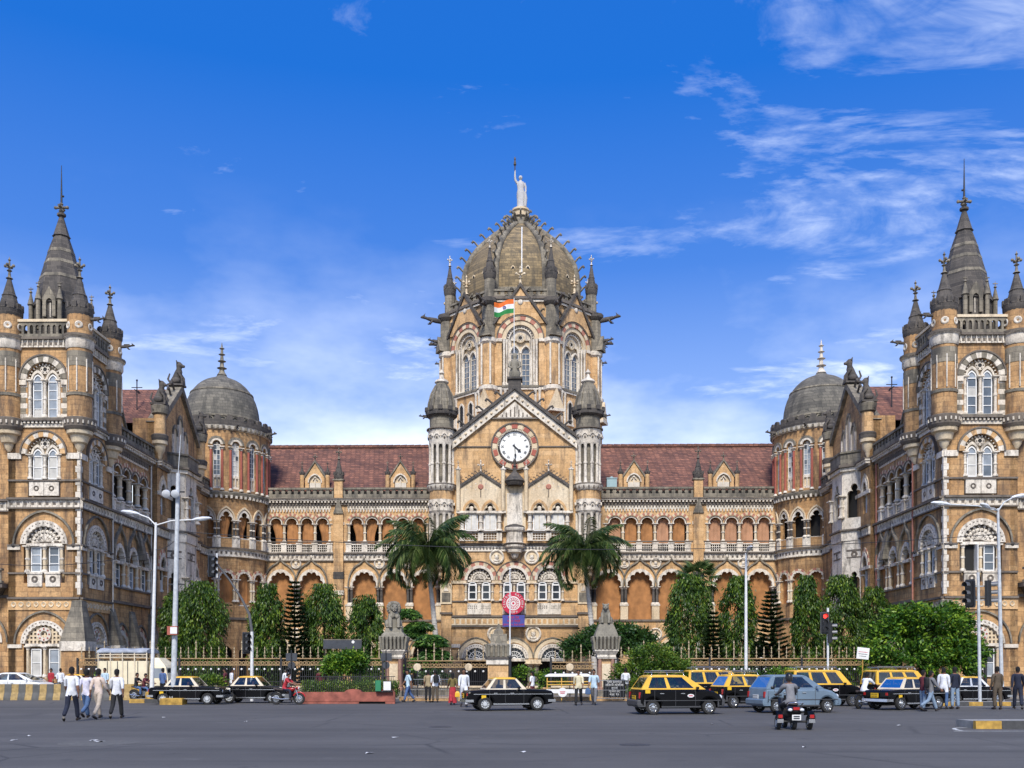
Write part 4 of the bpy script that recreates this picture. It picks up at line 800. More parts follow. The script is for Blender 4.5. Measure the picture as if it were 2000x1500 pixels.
    def porch(m):
        for (z0, z1, zs, r) in ((0, Z1, 3.4, .95), (Z1 + .2, 12.6, 9.6, .0), (Z2 + .16, 18.4, 16.3, .8)):
            for (ang, ox, oy, hw) in ((0, 0, -pd, 1.45), (R(52), 2.2, -1.05, 1.1), (R(-52), -2.2, -1.05, 1.1)):
                q = T(ox, oy, 0) @ RZ(ang)
                s2 = MB()
                if r: arch_wall(s2, -hw, hw, z0, z1, [(0, z0 + .95, zs, a_trefoil(min(r, hw - .4)) if z0 > 10 else a_point(min(r, hw - .35), .4))], 0, .35, 'white_stone' if z0 > 1 else 'ochre_smooth')
                else: arch_wall(s2, -hw, hw, z0, z1, [(0, z0 + .95, zs - .4, a_trefoil(.55))], 0, .35, 'white_stone'); s2.box(-hw * .7, hw * .7, -.03, .1, z1 - .9, z1 - .75, 'string_stone'); s2.box(-hw * .7, hw * .7, -.03, .1, z1 - 1.45, z1 - 1.35, 'string_stone'); s2.lathe([(.1, 0), (.28, .06), (.36, 0)], 6, 'string_stone', M=T(0, 0, z1 - 1.15) @ RX(R(90)))
                for v_, f_, mi_, sm_ in [(s2.v, s2.f, s2.m, s2.s)]:
                    k0 = len(m.v); m.v += [tuple(q @ Vector(p)) for p in v_]
                    for ff, mm in zip(f_, mi_): m.f.append([x + k0 for x in ff]); m.m.append(m.mi(s2.mats[mm])); m.s.append(False)
        for z, e, h2, mm in ((Z1, .1, .2, 'string_stone'), (12.6, .12, .8, 'white_stone'), (Z2 + .02, .3, .14, 'string_stone'), (18.4, .25, .3, 'white_stone'), (18.72, .45, .2, 'string_stone')):
            m.prism([], 0, 0, mm) if False else m.loft([[(-3.1 - e, .3, zz), (-1.45 - e * .6, -pd - e, zz), (1.45 + e * .6, -pd - e, zz), (3.1 + e, .3, zz)] for zz in (z, z + h2)], mm, False)
        m.loft([[(-2.5, .3, zz), (-1.1, -pd + .9, zz), (1.1, -pd + .9, zz), (2.5, .3, zz)] for zz in (.1, 18.2)], 'dark', False)
    sp('porch', cached(('porch',), porch), pm)
    for q in ((-1.45, -pd), (1.45, -pd), (-2.95, -.1), (2.95, -.1)):
        for z, hh in ((.2, 3.2), (Z1 + .3, 2.6), (Z2 + 1.1, 1.9)): sp('column', column(hh, .2, 'white_stone', 'white_stone'), pm @ T(q[0], q[1] - .08, z))
    mb = MB(); mb.loft([[(-3.2, .3, zz), (-1.5, -pd - .2, zz), (1.5, -pd - .2, zz), (3.2, .3, zz)] for zz in (18.93, 19.9)], 'grey_stone', False); mb.loft([[(-3.3, .3, zz), (-1.6, -pd - .3, zz), (1.6, -pd - .3, zz), (3.3, .3, zz)] for zz in (19.9, 20.05)], 'grey_stone', False); sp('parapet', mb, pm)
    # corner pinnacle on a corbel and the beasts along the skyline
    for u in (a + .3, b - .3):
        mb = MB(); mb.lathe([(.06, 18.9), (.2, 19.2), (.22, 19.4), (.42, 19.7), (.46, 20.1), (.62, 20.2), (.62, 20.5), (.5, 20.55)], 14, 'cream_stone'); mb.lathe([(.66, 20.5), (.7, 20.9), (.58, 21.0)], 14, 'dark_stone'); mb.lathe([(.48, 20.9), (.48, 23.0)], 14, 'ochre_smooth'); mb.lathe([(.5, 22.6), (.62, 22.7), (.68, 23.1), (.72, 23.3), (.5, 23.4)], 14, 'grey_stone'); sp('pinnacle', mb, M @ T(u, -.1, 0))
        sp('beast', beast(1.9), M @ T(u, -.1, 23.55))
    sp('beast', beast(2.0), M @ T(mid, .2, 26.5))
    sp('weather_vane', MB().tube([(0, 0, 0), (0, 0, 2.6)], .05, 'iron', 6).tube([(-.5, 0, 1.7), (.6, 0, 1.7)], .04, 'iron', 5).tube([(0, -.45, 2.0), (0, .45, 2.0)], .04, 'iron', 5).ball((0, 0, 2.6), .09, 'iron', 6, 4).prism([(.3, 1.55), (.75, 1.7), (.3, 1.85)], -.02, .02, 'iron'), M @ T(-16.2, 2.5, 23.4))
    sp('gable_roof', MB().add([(mid - 4.8, .4, 22.0), (mid, .4, 26.1), (mid, 6, 26.1), (mid - 4.8, 6, 22.0)], [(0, 1, 2, 3)], 'tile').add([(mid + 4.8, .4, 22.0), (mid, .4, 26.1), (mid, 6, 26.1), (mid + 4.8, 6, 22.0)], [(0, 1, 2, 3)], 'tile'), M)
    sp('wall', MB().box(b, -3.5, 0, .5, 0, Z3, 'ochre'), Wg); parapet(b, -3.8, Wg, Z3 + .25, ZP); belt(b, -3.8, Wg); cornice(b, -3.8, Wg); sp('return_wall', MB().box(b - .02, b, -.44, 2.0, 0, 22.1, 'ochre'), Wg)
    # iron rainwater pipes
    for u in (-26.02, -18.7): sp('drainpipe', MB().tube([(u, -.12, .3), (u, -.12, 18.3)], .07, 'pink_stone' if sg < 0 else 'cream_paint', 6), Wg)
# ---- clock pavilion --------------------------------------------------------
def zc(py): return EYE + (HZ - py) / 20.1
def uc(px): return (px - 1006) / 20.1
def text_mesh(s, size, m, ext=.01):
    cu = bpy.data.curves.new('t', 'FONT'); cu.body = s; cu.size = size; cu.align_x = 'CENTER'; cu.align_y = 'CENTER'; cu.extrude = ext; cu.resolution_u = 3
    o = bpy.data.objects.new('t', cu); C.objects.link(o); dg = bpy.context.evaluated_depsgraph_get()
    me = bpy.data.meshes.new_from_object(o.evaluated_get(dg)); bpy.data.objects.remove(o); bpy.data.curves.remove(cu)
    me.materials.clear(); me.materials.append(MT[m]); return me
TXT = Matrix.Rotation(R(90), 4, 'X')          # text plane (x, y) -> facade (u, z), facing -d
def pavilion():
    B = T(.05, -2.5, 0); HW = 7.1
    # upper wall with the truncated gable
    ap, ez, eu = 28.6, 23.75, 5.85
    mb = MB(); mb.prism([(-HW, Z3), (HW, Z3), (HW, 22.6), (eu, ez - .2), (0, ap - .5), (-eu, ez - .2), (-HW, 22.6)], 0, .8, 'ochre_smooth')
    for s2 in (-1, 1): mb.box(s2 * HW, s2 * (HW - .7), .8, 6.5, 0, Z3, 'ochre_smooth'); mb.box(s2 * HW, s2 * (HW - .6), .8, 6.5, Z3, 22.5, 'ochre_smooth')
    sp('gable_wall', mb, B, 'ochre gable wall carrying the clock')
    mb = MB()
    for s2 in (-1, 1):
        mb.prism([(s2 * 6.05, 23.25), (0, 28.05), (0, 28.95), (s2 * 6.05, 24.15)], -.32, .6, 'white_stone'); mb.prism([(s2 * 6.3, 24.0), (0, 28.97), (0, 29.32), (s2 * 6.5, 24.2)], -.55, .9, 'dark_stone')
        for k in range(12): t_ = (k + .5) / 12; mb.ball((s2 * 6.0 * (1 - t_), -.34, 23.7 + 4.75 * t_), .13, 'cream_stone', 7, 4)
    g = sp('gable_coping', mb, B)
    for s2 in (-1, 1):
        for k in range(6): t_ = (k + .7) / 6.9; put('crocket', crocket(.8, 'dark_stone'), T(s2 * 6.2 * (1 - t_), .1, 24.3 + 4.85 * t_) @ (I4 if s2 > 0 else RZ(PI)), g)
    # carved tip of the gable
    mb = MB(); mb.prism([(-1.75, 26.3), (1.75, 26.3), (0, 27.9)], -.12, .1, 'white_stone'); mb.box(-2.4, 2.4, -.2, .05, 26.15, 26.3, 'string_stone')
    for k in range(-3, 4): mb.box(k * .4 - .06, k * .4 + .06, -.16, -.1, 26.4, 26.4 + max(.2, .95 - abs(k) * .28), 'string_stone')
    sp('carved_panel', mb, B)
    mb = MB(); mb.box(-.62, .62, -.3, .9, 28.9, 30.0, 'dark_stone'); mb.box(-.75, .75, -.45, 1.0, 30.0, 30.2, 'dark_stone'); sp('pedestal', mb, B)
    sp('seated_figure', MB().loft([[(w_ * math.cos(a), y + w_ * .8 * math.sin(a), z) for a in [2 * PI * k / 10 for k in range(10)]] for z, w_, y in ((0, .5, 0), (.5, .58, -.1), (.9, .42, 0), (1.4, .46, .05), (1.75, .34, .05), (1.9, .14, .02), (2.05, .24, 0), (2.35, .24, 0), (2.5, .1, 0))], 'lion_stone').tube([(-.42, -.05, 1.6), (-.55, -.35, 1.1), (-.25, -.5, .85)], [.14, .12, .09], 'lion_stone', 7).tube([(.42, -.05, 1.6), (.55, -.35, 1.1), (.25, -.5, .85)], [.14, .12, .09], 'lion_stone', 7), B @ T(0, .25, 30.2), 'dark carved figure seated on the gable tip')
    sp('roof', MB().add([(-6.3, .6, 24.0), (0, .6, 29.2), (0, 8, 29.2), (-6.3, 8, 24.0)], [(0, 1, 2, 3)], 'tile').add([(6.3, .6, 24.0), (0, .6, 29.2), (0, 8, 29.2), (6.3, 8, 24.0)], [(0, 1, 2, 3)], 'tile').box(-7, 7, .7, 8, 22.4, 22.6, 'grey_stone'), B)
    string(-6.0, -2.2, B, zc(874), .12, .1); string(2.2, 6.0, B, zc(874), .12, .1)
    # clock
    ck = sp('clock', MB().lathe([(1.45, -.05), (1.45, .12), (1.52, .2), (1.6, .2), (1.66, .1)], 48, 'string_stone', M=RX(R(90))).lathe([(1.66, -.05), (1.66, .08), (2.22, .08), (2.22, -.05)], 48, 'cream_stone', M=RX(R(90)), smooth=False).lathe([(2.2, -.05), (2.2, .22), (2.32, .22), (2.32, -.05)], 48, 'string_stone', M=RX(R(90))), B @ T(0, -.1, zc(873)), 'round white clock with roman numerals ringed by red and cream blocks')
    put('dial', MB().lathe([(.001, .05), (1.46, .05)], 48, 'clock_face', M=RX(R(90))), I4, ck)
    for k in range(20):
        a = 2 * PI * k / 20; put('ring_block', cached(('cblock', k % 2), lambda m: m.box(-.27 if k % 2 == 0 else -.2, .27 if k % 2 == 0 else .2, -.12, 0, -.2, .2, 'red_stone' if k % 2 == 0 else 'cream_stone', tx=-.03)), RY(-a) @ T(0, -.02, 1.94), ck)
    for k in range(48): pass
    put('toothed_ring', MB().ring(a_round(1.5), a_round(1.62), -.24, -.1, 'white_stone'), I4, ck).hide_render = False
    tb = MB()
    for k in range(60): a = 2 * PI * k / 60; tb.box(-.035, .035, -.27, -.2, -.06, .06, 'string_stone', M=RY(-a) @ T(0, 0, 1.56))
    put('teeth', tb, I4, ck)
    for k, s_ in enumerate(('XII', 'I', 'II', 'III', 'IIII', 'V', 'VI', 'VII', 'VIII', 'IX', 'X', 'XI')):
        a = 2 * PI * k / 12
        if ('num', s_) not in CACHE: CACHE[('num', s_)] = text_mesh(s_, .36, 'black_paint')
        put('numeral', CACHE[('num', s_)], T(0, -.07, 0) @ RY(a) @ T(0, 0, 1.17) @ TXT @ SC(.8, 1, 1), ck)
    hand = lambda L, w_: lambda m: m.prism([(-w_ * .5, -.25), (w_ * .5, -.25), (w_ * .6, L * .6), (w_ * 1.9, L * .70), (0, L), (-w_ * 1.9, L * .70), (-w_ * .6, L * .6)], -.14, -.10, 'black_paint')
    put('hour_hand', cached(('hh',), hand(.82, .10)), T(0, 0, 0) @ RY(R(132)), ck); put('minute_hand', cached(('mh',), hand(1.18, .055)), T(0, -.04, 0) @ RY(R(176)), ck)
    # flanking round turrets
    for s2 in (-1, 1):
        O = B @ SC(s2, 1, 1) @ T(-7.12, .2, 0); r = 1.22
        mb = MB(); mb.lathe([(.15, 10.7), (.4, 11.0), (.45, 11.3), (.8, 11.6), (.85, 11.9), (r, 12.2), (r, 12.5)], 20, 'cream_stone'); mb.lathe([(r * .8, 12.5), (r * .8, 17.0)], 16, 'grey_stone')
        mb.lathe([(r + .02, 12.4), (r + .2, 12.6), (r + .2, 12.8), (r * .8, 12.9)], 20, 'string_stone')
        mb.lathe([(r * .9, 16.9), (r + .06, 17.2), (r + .04, 18.3)], 20, 'white_stone'); mb.lathe([(r - .04, 18.2), (r - .04, 19.2)], 20, 'ochre_smooth'); mb.lathe([(r, 19.15), (r + .1, 19.25), (r + .22, 19.5), (r + .24, 19.7), (r + .05, 19.85)], 20, 'white_stone')
        mb.lathe([(r * .72, 19.8), (r * .72, 23.8)], 16, 'grey_stone'); mb.lathe([(r - .05, 23.6), (r + .02, 23.8), (r + .08, 24.9), (r + .12, 25.0), (r, 25.1)], 20, 'white_stone'); mb.lathe([(r - .06, 25.1), (r - .04, 26.2), (r + .1, 26.35)], 20, 'grey_stone')
        for z in (12.85, 19.65, 25.05): mb.lathe([(r + .14, z), (r + .26, z + .05), (r + .26, z + .15), (r, z + .18)], 20, 'string_stone')
        for q in range(18): a = 2 * PI * q / 18; mb.box(-.07, .07, -.05, .05, -.1, .1, 'string_stone', M=RZ(a) @ T(0, -r - .2, 19.45))
        tr = sp('turret', mb, O)
        sc_ = cached(('scal',), lambda m: [m.ring(a_round(.2), a_round(.33), -.09, .05, 'white_stone'), m.ball((0, -.03, -.12), (.1, .06, .12), 'string_stone', 7, 4)])
        for q in range(11):
            a = 2 * PI * (q + .5) / 11
            for z in (17.75, 24.35): put('scallop', sc_, RZ(a) @ T(0, -r - .05, z), tr)
            for z, hh in ((12.9, 4.1), (19.85, 3.85)): put('colonnette', cached(('tcol', hh), lambda m: [m.lathe([(.2, 0), (.2, .15), (.15, .25), (.15, hh * .47), (.2, hh * .48), (.2, hh * .52), (.15, hh * .53), (.15, hh - .3), (.24, hh)], 8, 'white_stone')]), RZ(a) @ T(0, -r + .12, z), tr)
        mb = MB(); mb.lathe([(r + .05, 26.3), (r + .3, 26.5), (r + .34, 26.9), (r + .1, 26.95)], 20, 'dark_stone'); mb.lathe([(r + .34, 26.9), (r + .1, 26.95)], 20, 'grey_stone'); mb.lathe([(r + .08, 26.9), (r + .02, 27.6), (r * .82, 28.6), (r * .55, 29.4), (r * .42, 29.7)], 20, 'grey_stone'); mb.lathe([(r * .45, 29.65), (r * .58, 29.8), (r * .5, 30.0), (r * .2, 30.2), (r * .12, 30.6), (r * .24, 30.7), (.02, 31.1)], 12, 'white_stone')
        cp = sp('turret_cap', mb, O)
        for q in range(10):
            a = 2 * PI * q / 10; put('cap_rib', cached(('caprib',), lambda m: [m.tube([(0, -r - .12, 26.9), (0, -r - .08, 27.6), (0, -r * .82 - .06, 28.6), (0, -r * .5, 29.5)], [.1, .1, .08, .06], 'grey_stone', 6), m.box(-.2, .2, -r - .42, -r - .22, 26.85, 27.25, 'dark_stone')]), RZ(a), cp)
        sp('gargoyle', gargoyle(1.0), O @ RZ(R(-80)) @ T(0, -r, 26.4)); sp('gargoyle', gargoyle(.8), O @ RZ(R(35)) @ T(0, -r, 26.4))
    # twin gabled bays under the clock
    for s2 in (-1, 1):
        M = B @ SC(s2, 1, 1) @ T(-3.28, -.55, 0); w_ = 1.95
        za, zb = zc(1002), zc(953)
        def bay(m):
            m.prism([(-w_, zb - .1), (w_, zb - .1), (w_, zb), (0, zc(927)), (-w_, zb)], 0, .6, 'cream_stone')
            arch_wall(m, -w_, w_, za, zb - .1, [(-.9, za, za + .05, a_trefoil(.50)), (.9, za, za + .05, a_trefoil(.50))], 0, .6, 'cream_stone'); m.box(-w_, w_, .3, .4, za, zb, 'dark')
            for q in (-.9, .9): m.ball((q, .12, za + .35), (.26, .1, .26), 'white_stone'); m.ring(a_point(.66, .5), a_point(.86, .5), -.06, .05, 'ochre_smooth', M=T(q, 0, za))
            m.ring(sh(a_trefoil(.50), -.9, za + .05), sh([(x * 1.13, z * 1.1) for x, z in a_trefoil(.5)], -.9, za + .05), -.09, .1, 'string_stone'); m.ring(sh(a_trefoil(.50), .9, za + .05), sh([(x * 1.13, z * 1.1) for x, z in a_trefoil(.5)], .9, za + .05), -.09, .1, 'string_stone')
            m.lathe([(.001, .08), (.2, .08), (.28, .0)], 14, 'pink_stone', M=T(0, 0, zb) @ RX(R(90))); m.box(-.04, .04, -.06, 0, zb - 1.0, zb - .3, 'string_stone')
            for k in range(7):
                for j in range(4):
                    if k % 2 == j % 2 and abs(k - 3) < 4 - j * .8: m.box((k - 3) * .48 - .06, (k - 3) * .48 + .06, -.02, .02, zb - .25 + j * .28 - .05, zb - .25 + j * .28 + .05, 'white_stone')
        sp('gabled_bay', cached(('gbay',), bay), M)
        cp = sp('gable_coping', cached(('gbcop',), lambda m: [m.prism([(q * (w_ + .12), zb - .12), (0, zc(927) - .05), (0, zc(927) + .22), (q * (w_ + .22), zb + .12)], -.16, .7, 'dark_stone') for q in (-1, 1)]), M)
        for q in (-1, 1):
            for k in range(6): t_ = (k + .7) / 6.6; put('crocket', crocket(.3, 'dark_stone'), T(q * w_ * (1 - t_), -.02, zb + .2 + (zc(927) - zb) * t_) @ (I4 if q > 0 else RZ(PI)), cp)
        put('finial', finial(1.3, 'white_stone'), T(0, .1, zc(927) + .1), cp)
        for q in (-1, 1): pinnacle(.2, 3.9, .5, .55, M @ T(q * (w_ + .22), -.1, zc(1000)), 'cream_stone', 'white_stone', n=6, fm='white_stone')
        # shuttered windows with columns, and the pierced panels below
        for q in (-.9, .9):
            o = sp('shuttered_window', cached(('shw',), lambda m: [m.box(-.62, .62, .1, .2, 0, 1.75, 'cream_paint'), m.box(-.62, -.52, .02, .1, 0, 1.75, 'white_paint'), m.box(.52, .62, .02, .1, 0, 1.75, 'white_paint'), m.box(-.52, .52, .02, .1, 0, .1, 'white_paint'), m.box(-.52, .52, .02, .1, 1.65, 1.75, 'white_paint')]), M @ T(q, 0, zc(1039)))
            for k in (-.26, .26): put('shutter', cached(('shl',), lambda m: [m.box(-.24, .24, .05, .09, .12, 1.62, 'cream_paint')] + [m.box(-.2, .2, .03, .05, .2 + .1 * i, .25 + .1 * i, 'white_paint') for i in range(14)]), T(k, 0, 0), o)
            lattice(1.3, .85, 5, 3, M @ T(q, .0, zc(1058)))
        for q in (-1.8, 0, 1.8): sp('column', column(1.75, .2, 'white_stone', 'white_stone'), M @ T(q, -.05, zc(1039))); sp('pedestal', cached(('pvp',), lambda m: m.box(-.26, .26, -.15, .3, 0, .95, 'white_stone')), M @ T(q, 0, zc(1058)))
        mb = MB(); mb.box(-w_ - .4, w_ + .5, -.2, .5, zc(1004), zc(1000), 'white_stone'); mb.box(-w_ - .4, w_ + .5, -.25, .5, zc(1041), zc(1039), 'string_stone'); mb.box(-2.1, 2.1, .25, .55, zc(1062), zc(1004), 'ochre_smooth'); sp('sill', mb, M)
        sp('sill', MB().box(2.15, 4, .2, .5, zc(1062), zc(1000), 'ochre_smooth') if s2 < 0 else MB().box(-4, -2.15, .2, .5, zc(1062), zc(1000), 'ochre_smooth'), B @ T(s2 * 3.28, -.5, 0))
    # mossy canopy, niche and oriel corbel on the axis
    mb = MB(); mb.lathe([(.9, 0), (1.0, .1), (.85, .35), (.5, .75), (.22, 1.0), (.12, 1.5), (.2, 1.55), (.1, 1.7), (.16, 2.1), (.02, 2.3)], 12, 'dark_stone'); mb.lathe([(.9, 0), (.75, -.3), (.6, -.35)], 12, 'dark_stone'); sp('canopy', mb, B @ T(0, -.7, zc(945)))
    sp('niche', MB().box(-1.05, 1.05, -.4, 0, zc(1040), zc(950), 'cream_stone').box(-.75, .75, -.5, -.3, zc(1035), zc(965), 'white_stone'), B)
    mb = MB(); mb.lathe([(.1, zc(1093)), (.3, zc(1090)), (.42, zc(1083)), (.7, zc(1080)), (.75, zc(1074)), (.95, zc(1070)), (1.0, zc(1064)), (.85, zc(1060)), (.82, zc(1042)), (1.0, zc(1038)), (1.05, zc(1034)), (.9, zc(1030)), (.4, zc(1026))], 10, 'white_stone', smooth=False); mb.lathe([(1.02, zc(1033)), (.92, zc(1029)), (.3, zc(1025))], 10, 'dark_stone'); mb.lathe([(1.0, zc(1066)), (1.1, zc(1064)), (1.0, zc(1062))], 10, 'string_stone'); sp('oriel_corbel', mb, B @ T(0, -.35, 0))
    mb = MB(); mb.box(-HW + .8, HW - .8, -.28, .2, zc(1065), zc(1061), 'string_stone'); mb.box(-HW + .8, HW - .8, -.12, .2, zc(1077), zc(1066), 'white_stone')
    for i in range(40): u = -6.2 + i * 12.4 / 39; mb.prism([(u - .07, zc(1074)), (u + .07, zc(1074)), (u + .07, zc(1070)), (u, zc(1067.5)), (u - .07, zc(1070))], -.127, -.1, 'string_stone')
    sp('frieze', mb, B)
    # first floor: three striped arches with carved lunettes over twin windows
    CW = (-3.48, 0, 3.38); CW = (-3.45, -.05, 3.35); zsp = zc(1133)
    mb = MB(); mb.box(-HW, HW, 0, .8, zc(1062), Z3 + .01, 'ochre_smooth')
    arch_wall(mb, -HW, HW, zc(1200), zc(1062), [(u, zc(1176), zsp, a_round(1.22)) for u in CW], 0, .6, 'ochre_smooth'); mb.box(-HW, HW, 0, .6, zc(1225), zc(1200), 'ochre_smooth')
    sp('wall', mb, B); sp('backing', MB().box(-5, 5, .6, .7, zc(1200), zc(1095), 'cream_stone'), B)
    for u in CW:
        sp('lunette', tracery_half(1.15, 0), B @ T(u, .1, zsp)); sp('arch_ring', ringed(1.15, 1.42, 0, 'white_stone', False), B @ T(u, 0, zsp)); voussoirs(a_round(1.42), a_round(1.78), B @ T(u, 0, zsp), 'pink_stone', 'cream_stone', 2, -.08, .1, hw=.08)
        for q in (-.66, .66):
            window(.86, 1.55, B @ T(u + q, .12, zc(1172)), a_round(.40, .2), nz=2, glass='glass_dark', b=.14)
        for q in (-1.3, 0, 1.3): sp('column', column(1.75, .12, 'cream_stone', 'white_stone'), B @ T(u + q, -.06, zc(1174)))
        sp('carved_panel', cached(('pvcp',), lambda m: [m.box(-1.15, 1.15, -.1, .2, 0, 1.1, 'white_stone')] + [m.box(q + k * .2 - .05, q + k * .2 + .05, -.104, -.08, z, z + .1, 'string_stone') for q in (-.66, .66) for k in (-2, -1, 0, 1, 2) for z in (.55, .75)]), B @ T(u, 0, zc(1200)))
    for u in (-1.75, 1.65): medallion(.72, B @ T(u, -.04, zc(1088)))
    for q, (x0, x1) in enumerate(((-HW + .8, -4.7), (-2.2, -1.3), (1.2, 2.1), (4.6, HW - .8))): string(x0, x1, B, zc(1140), .3, .12, 'cream_stone'); string(x0, x1, B, zc(1176), .14, .1)
    for s2 in (-1, 1):     # tall side pilasters with lantern niches
        M = B @ T(s2 * 6.65, -.25, 0)
        sp('pilaster', MB().box(-.5, .5, 0, .4, 0, zc(1063), 'ochre_smooth').box(-.55, .55, -.1, .4, zc(1180), zc(1140), 'cream_stone').box(-.42, .42, -.12, -.05, zc(1176), zc(1158), 'grey_stone').prism([(-.25, zc(1155)), (.25, zc(1155)), (0, zc(1146))], -.16, -.1, 'white_stone').box(-.6, .6, -.16, .4, zc(1200), zc(1196), 'string_stone'), M)
    mb = MB(); mb.box(-HW, HW, -.24, .2, zc(1206), zc(1202), 'string_stone'); mb.box(-HW, HW, -.14, .2, zc(1221), zc(1207), 'cream_stone'); mb.box(-HW, HW, -.2, .2, zc(1225), zc(1221.5), 'string_stone')
    for i in range(26): u = -6.6 + i * 13.2 / 25; mb.box(u - .17, u + .17, -.146, -.13, zc(1218.5), zc(1209.5), 'ochre_smooth')
    sp('belt_course', mb, B)
    # ground floor: three fanlight doorways
    DW = (-3.75, -.05, 3.65); zf = zc(1286)
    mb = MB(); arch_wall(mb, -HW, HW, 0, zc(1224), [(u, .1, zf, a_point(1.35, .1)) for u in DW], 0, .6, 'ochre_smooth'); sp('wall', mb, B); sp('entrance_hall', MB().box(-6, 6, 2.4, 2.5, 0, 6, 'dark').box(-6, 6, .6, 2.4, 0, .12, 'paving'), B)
    for u in DW:
        sp('fanlight', tracery_half(1.05, 2), B @ T(u, .1, zf)); sp('arch_ring', ringed(1.06, 1.42, 0), B @ T(u, 0, zf)); sp('hood_mould', cached(('hm', 5), lambda m: [m.ring(a_point(1.78, .1), a_point(1.9, .1), -.12, .05, 'grey_stone'), m.ring(a_point(1.42, .1), a_point(1.76, .1), -.05, .05, 'cream_stone')]), B @ T(u, 0, zf))
        sp('door_transom', MB().box(-1.3, 1.3, .05, .25, zf - .28, zf - .1, 'white_stone'), B @ T(u, 0, 0))
    for u in (-1.9, 1.8):
        sp('impost', MB().box(-.75, .75, -.25, .55, zf - .45, zf - .1, 'cream_stone'), B @ T(u, 0, 0)); medallion(.78, B @ T(u, -.04, zc(1238)))
        for q in (-.32, .32): sp('column', column(zf - .5, .26, 'grey_stone', 'cream_stone', False), B @ T(u + q, -.05, .05))
    for u in (-6.0, 5.9): sp('string_course', MB().box(-.7, .7, -.2, .2, zc(1265), zc(1258), 'white_stone'), B @ T(u, 0, 0))
    # round emblem board with the blue name board below it
    em = put('emblem_sign', MB().lathe([(0.001, .04), (1.06, .04), (1.1, 0), (1.1, -.1), (.001, -.1)], 40, 'sign_red', M=RX(R(90))), B @ T(uc(1003.5), -1.1, zc(1180)), ST, 'round red and white railway emblem board over the entrance')
    put('disc', MB().lathe([(.001, .055), (.66, .055), (.68, .04)], 40, 'white_paint', M=RX(R(90))), I4, em)
    mb = MB(); q = RX(R(90)); mb.lathe([(.52, .066), (.56, .066)], 40, 'sign_red', M=q); mb.lathe([(.24, .066), (.28, .066)], 30, 'sign_red', M=q)
    for k in range(16): a = 2 * PI * k / 16; mb.box(-.03, .03, -.07, -.055, .3, .5, 'sign_red', M=RY(a))
    mb.lathe([(.001, .066), (.13, .066)], 5, 'sign_red', M=q); put('wheel_mark', mb, I4, em)
    for i, ch in enumerate('CENTRAL RAILWAY'):
        if ch == ' ': continue
        a = R(-112 + 16 * i); put('letter', text_mesh(ch, .3, 'white_paint'), T(0, -.062, 0) @ RY(a) @ T(0, 0, .87) @ TXT, em)
    for i, ch in enumerate(('म', 'ध्य', 'रे', 'ल')): a = R(200 - 14 * i); put('letter', text_mesh(ch, .28, 'white_paint'), T(0, -.062, 0) @ RY(a) @ T(0, 0, .87) @ TXT @ RZ(PI), em)
    bs = put('name_board', MB().box(-1.06, 1.06, -.06, .04, -.56, .56, 'sign_blue'), B @ T(uc(1004), -1.15, zc(1214)), ST, 'blue name board with red lettering under the emblem')
    for z, tx, sz in ((.32, 'मध्य रेल', .34), (-.02, 'मध्य रेल्वे', .34), (-.36, 'CENTRAL RAILWAY', .235)): put('lettering', text_mesh(tx, sz, 'sign_red'), T(0, -.075, z) @ TXT, bs)
    sp('sign_bracket', MB().tube([(uc(1004), -1.0, zc(1224)), (uc(1004), 0, zc(1224))], .05, 'iron', 6).tube([(uc(1004), -1.0, zc(1180)), (uc(1004), 0, zc(1180))], .05, 'iron', 6), B)
simple('tank_blue', (0.32, 0.45, 0.47), 0.6); simple('sign_red', (0.55, 0.02, 0.06), 0.4); simple('sign_blue', (0.06, 0.07, 0.32), 0.4)
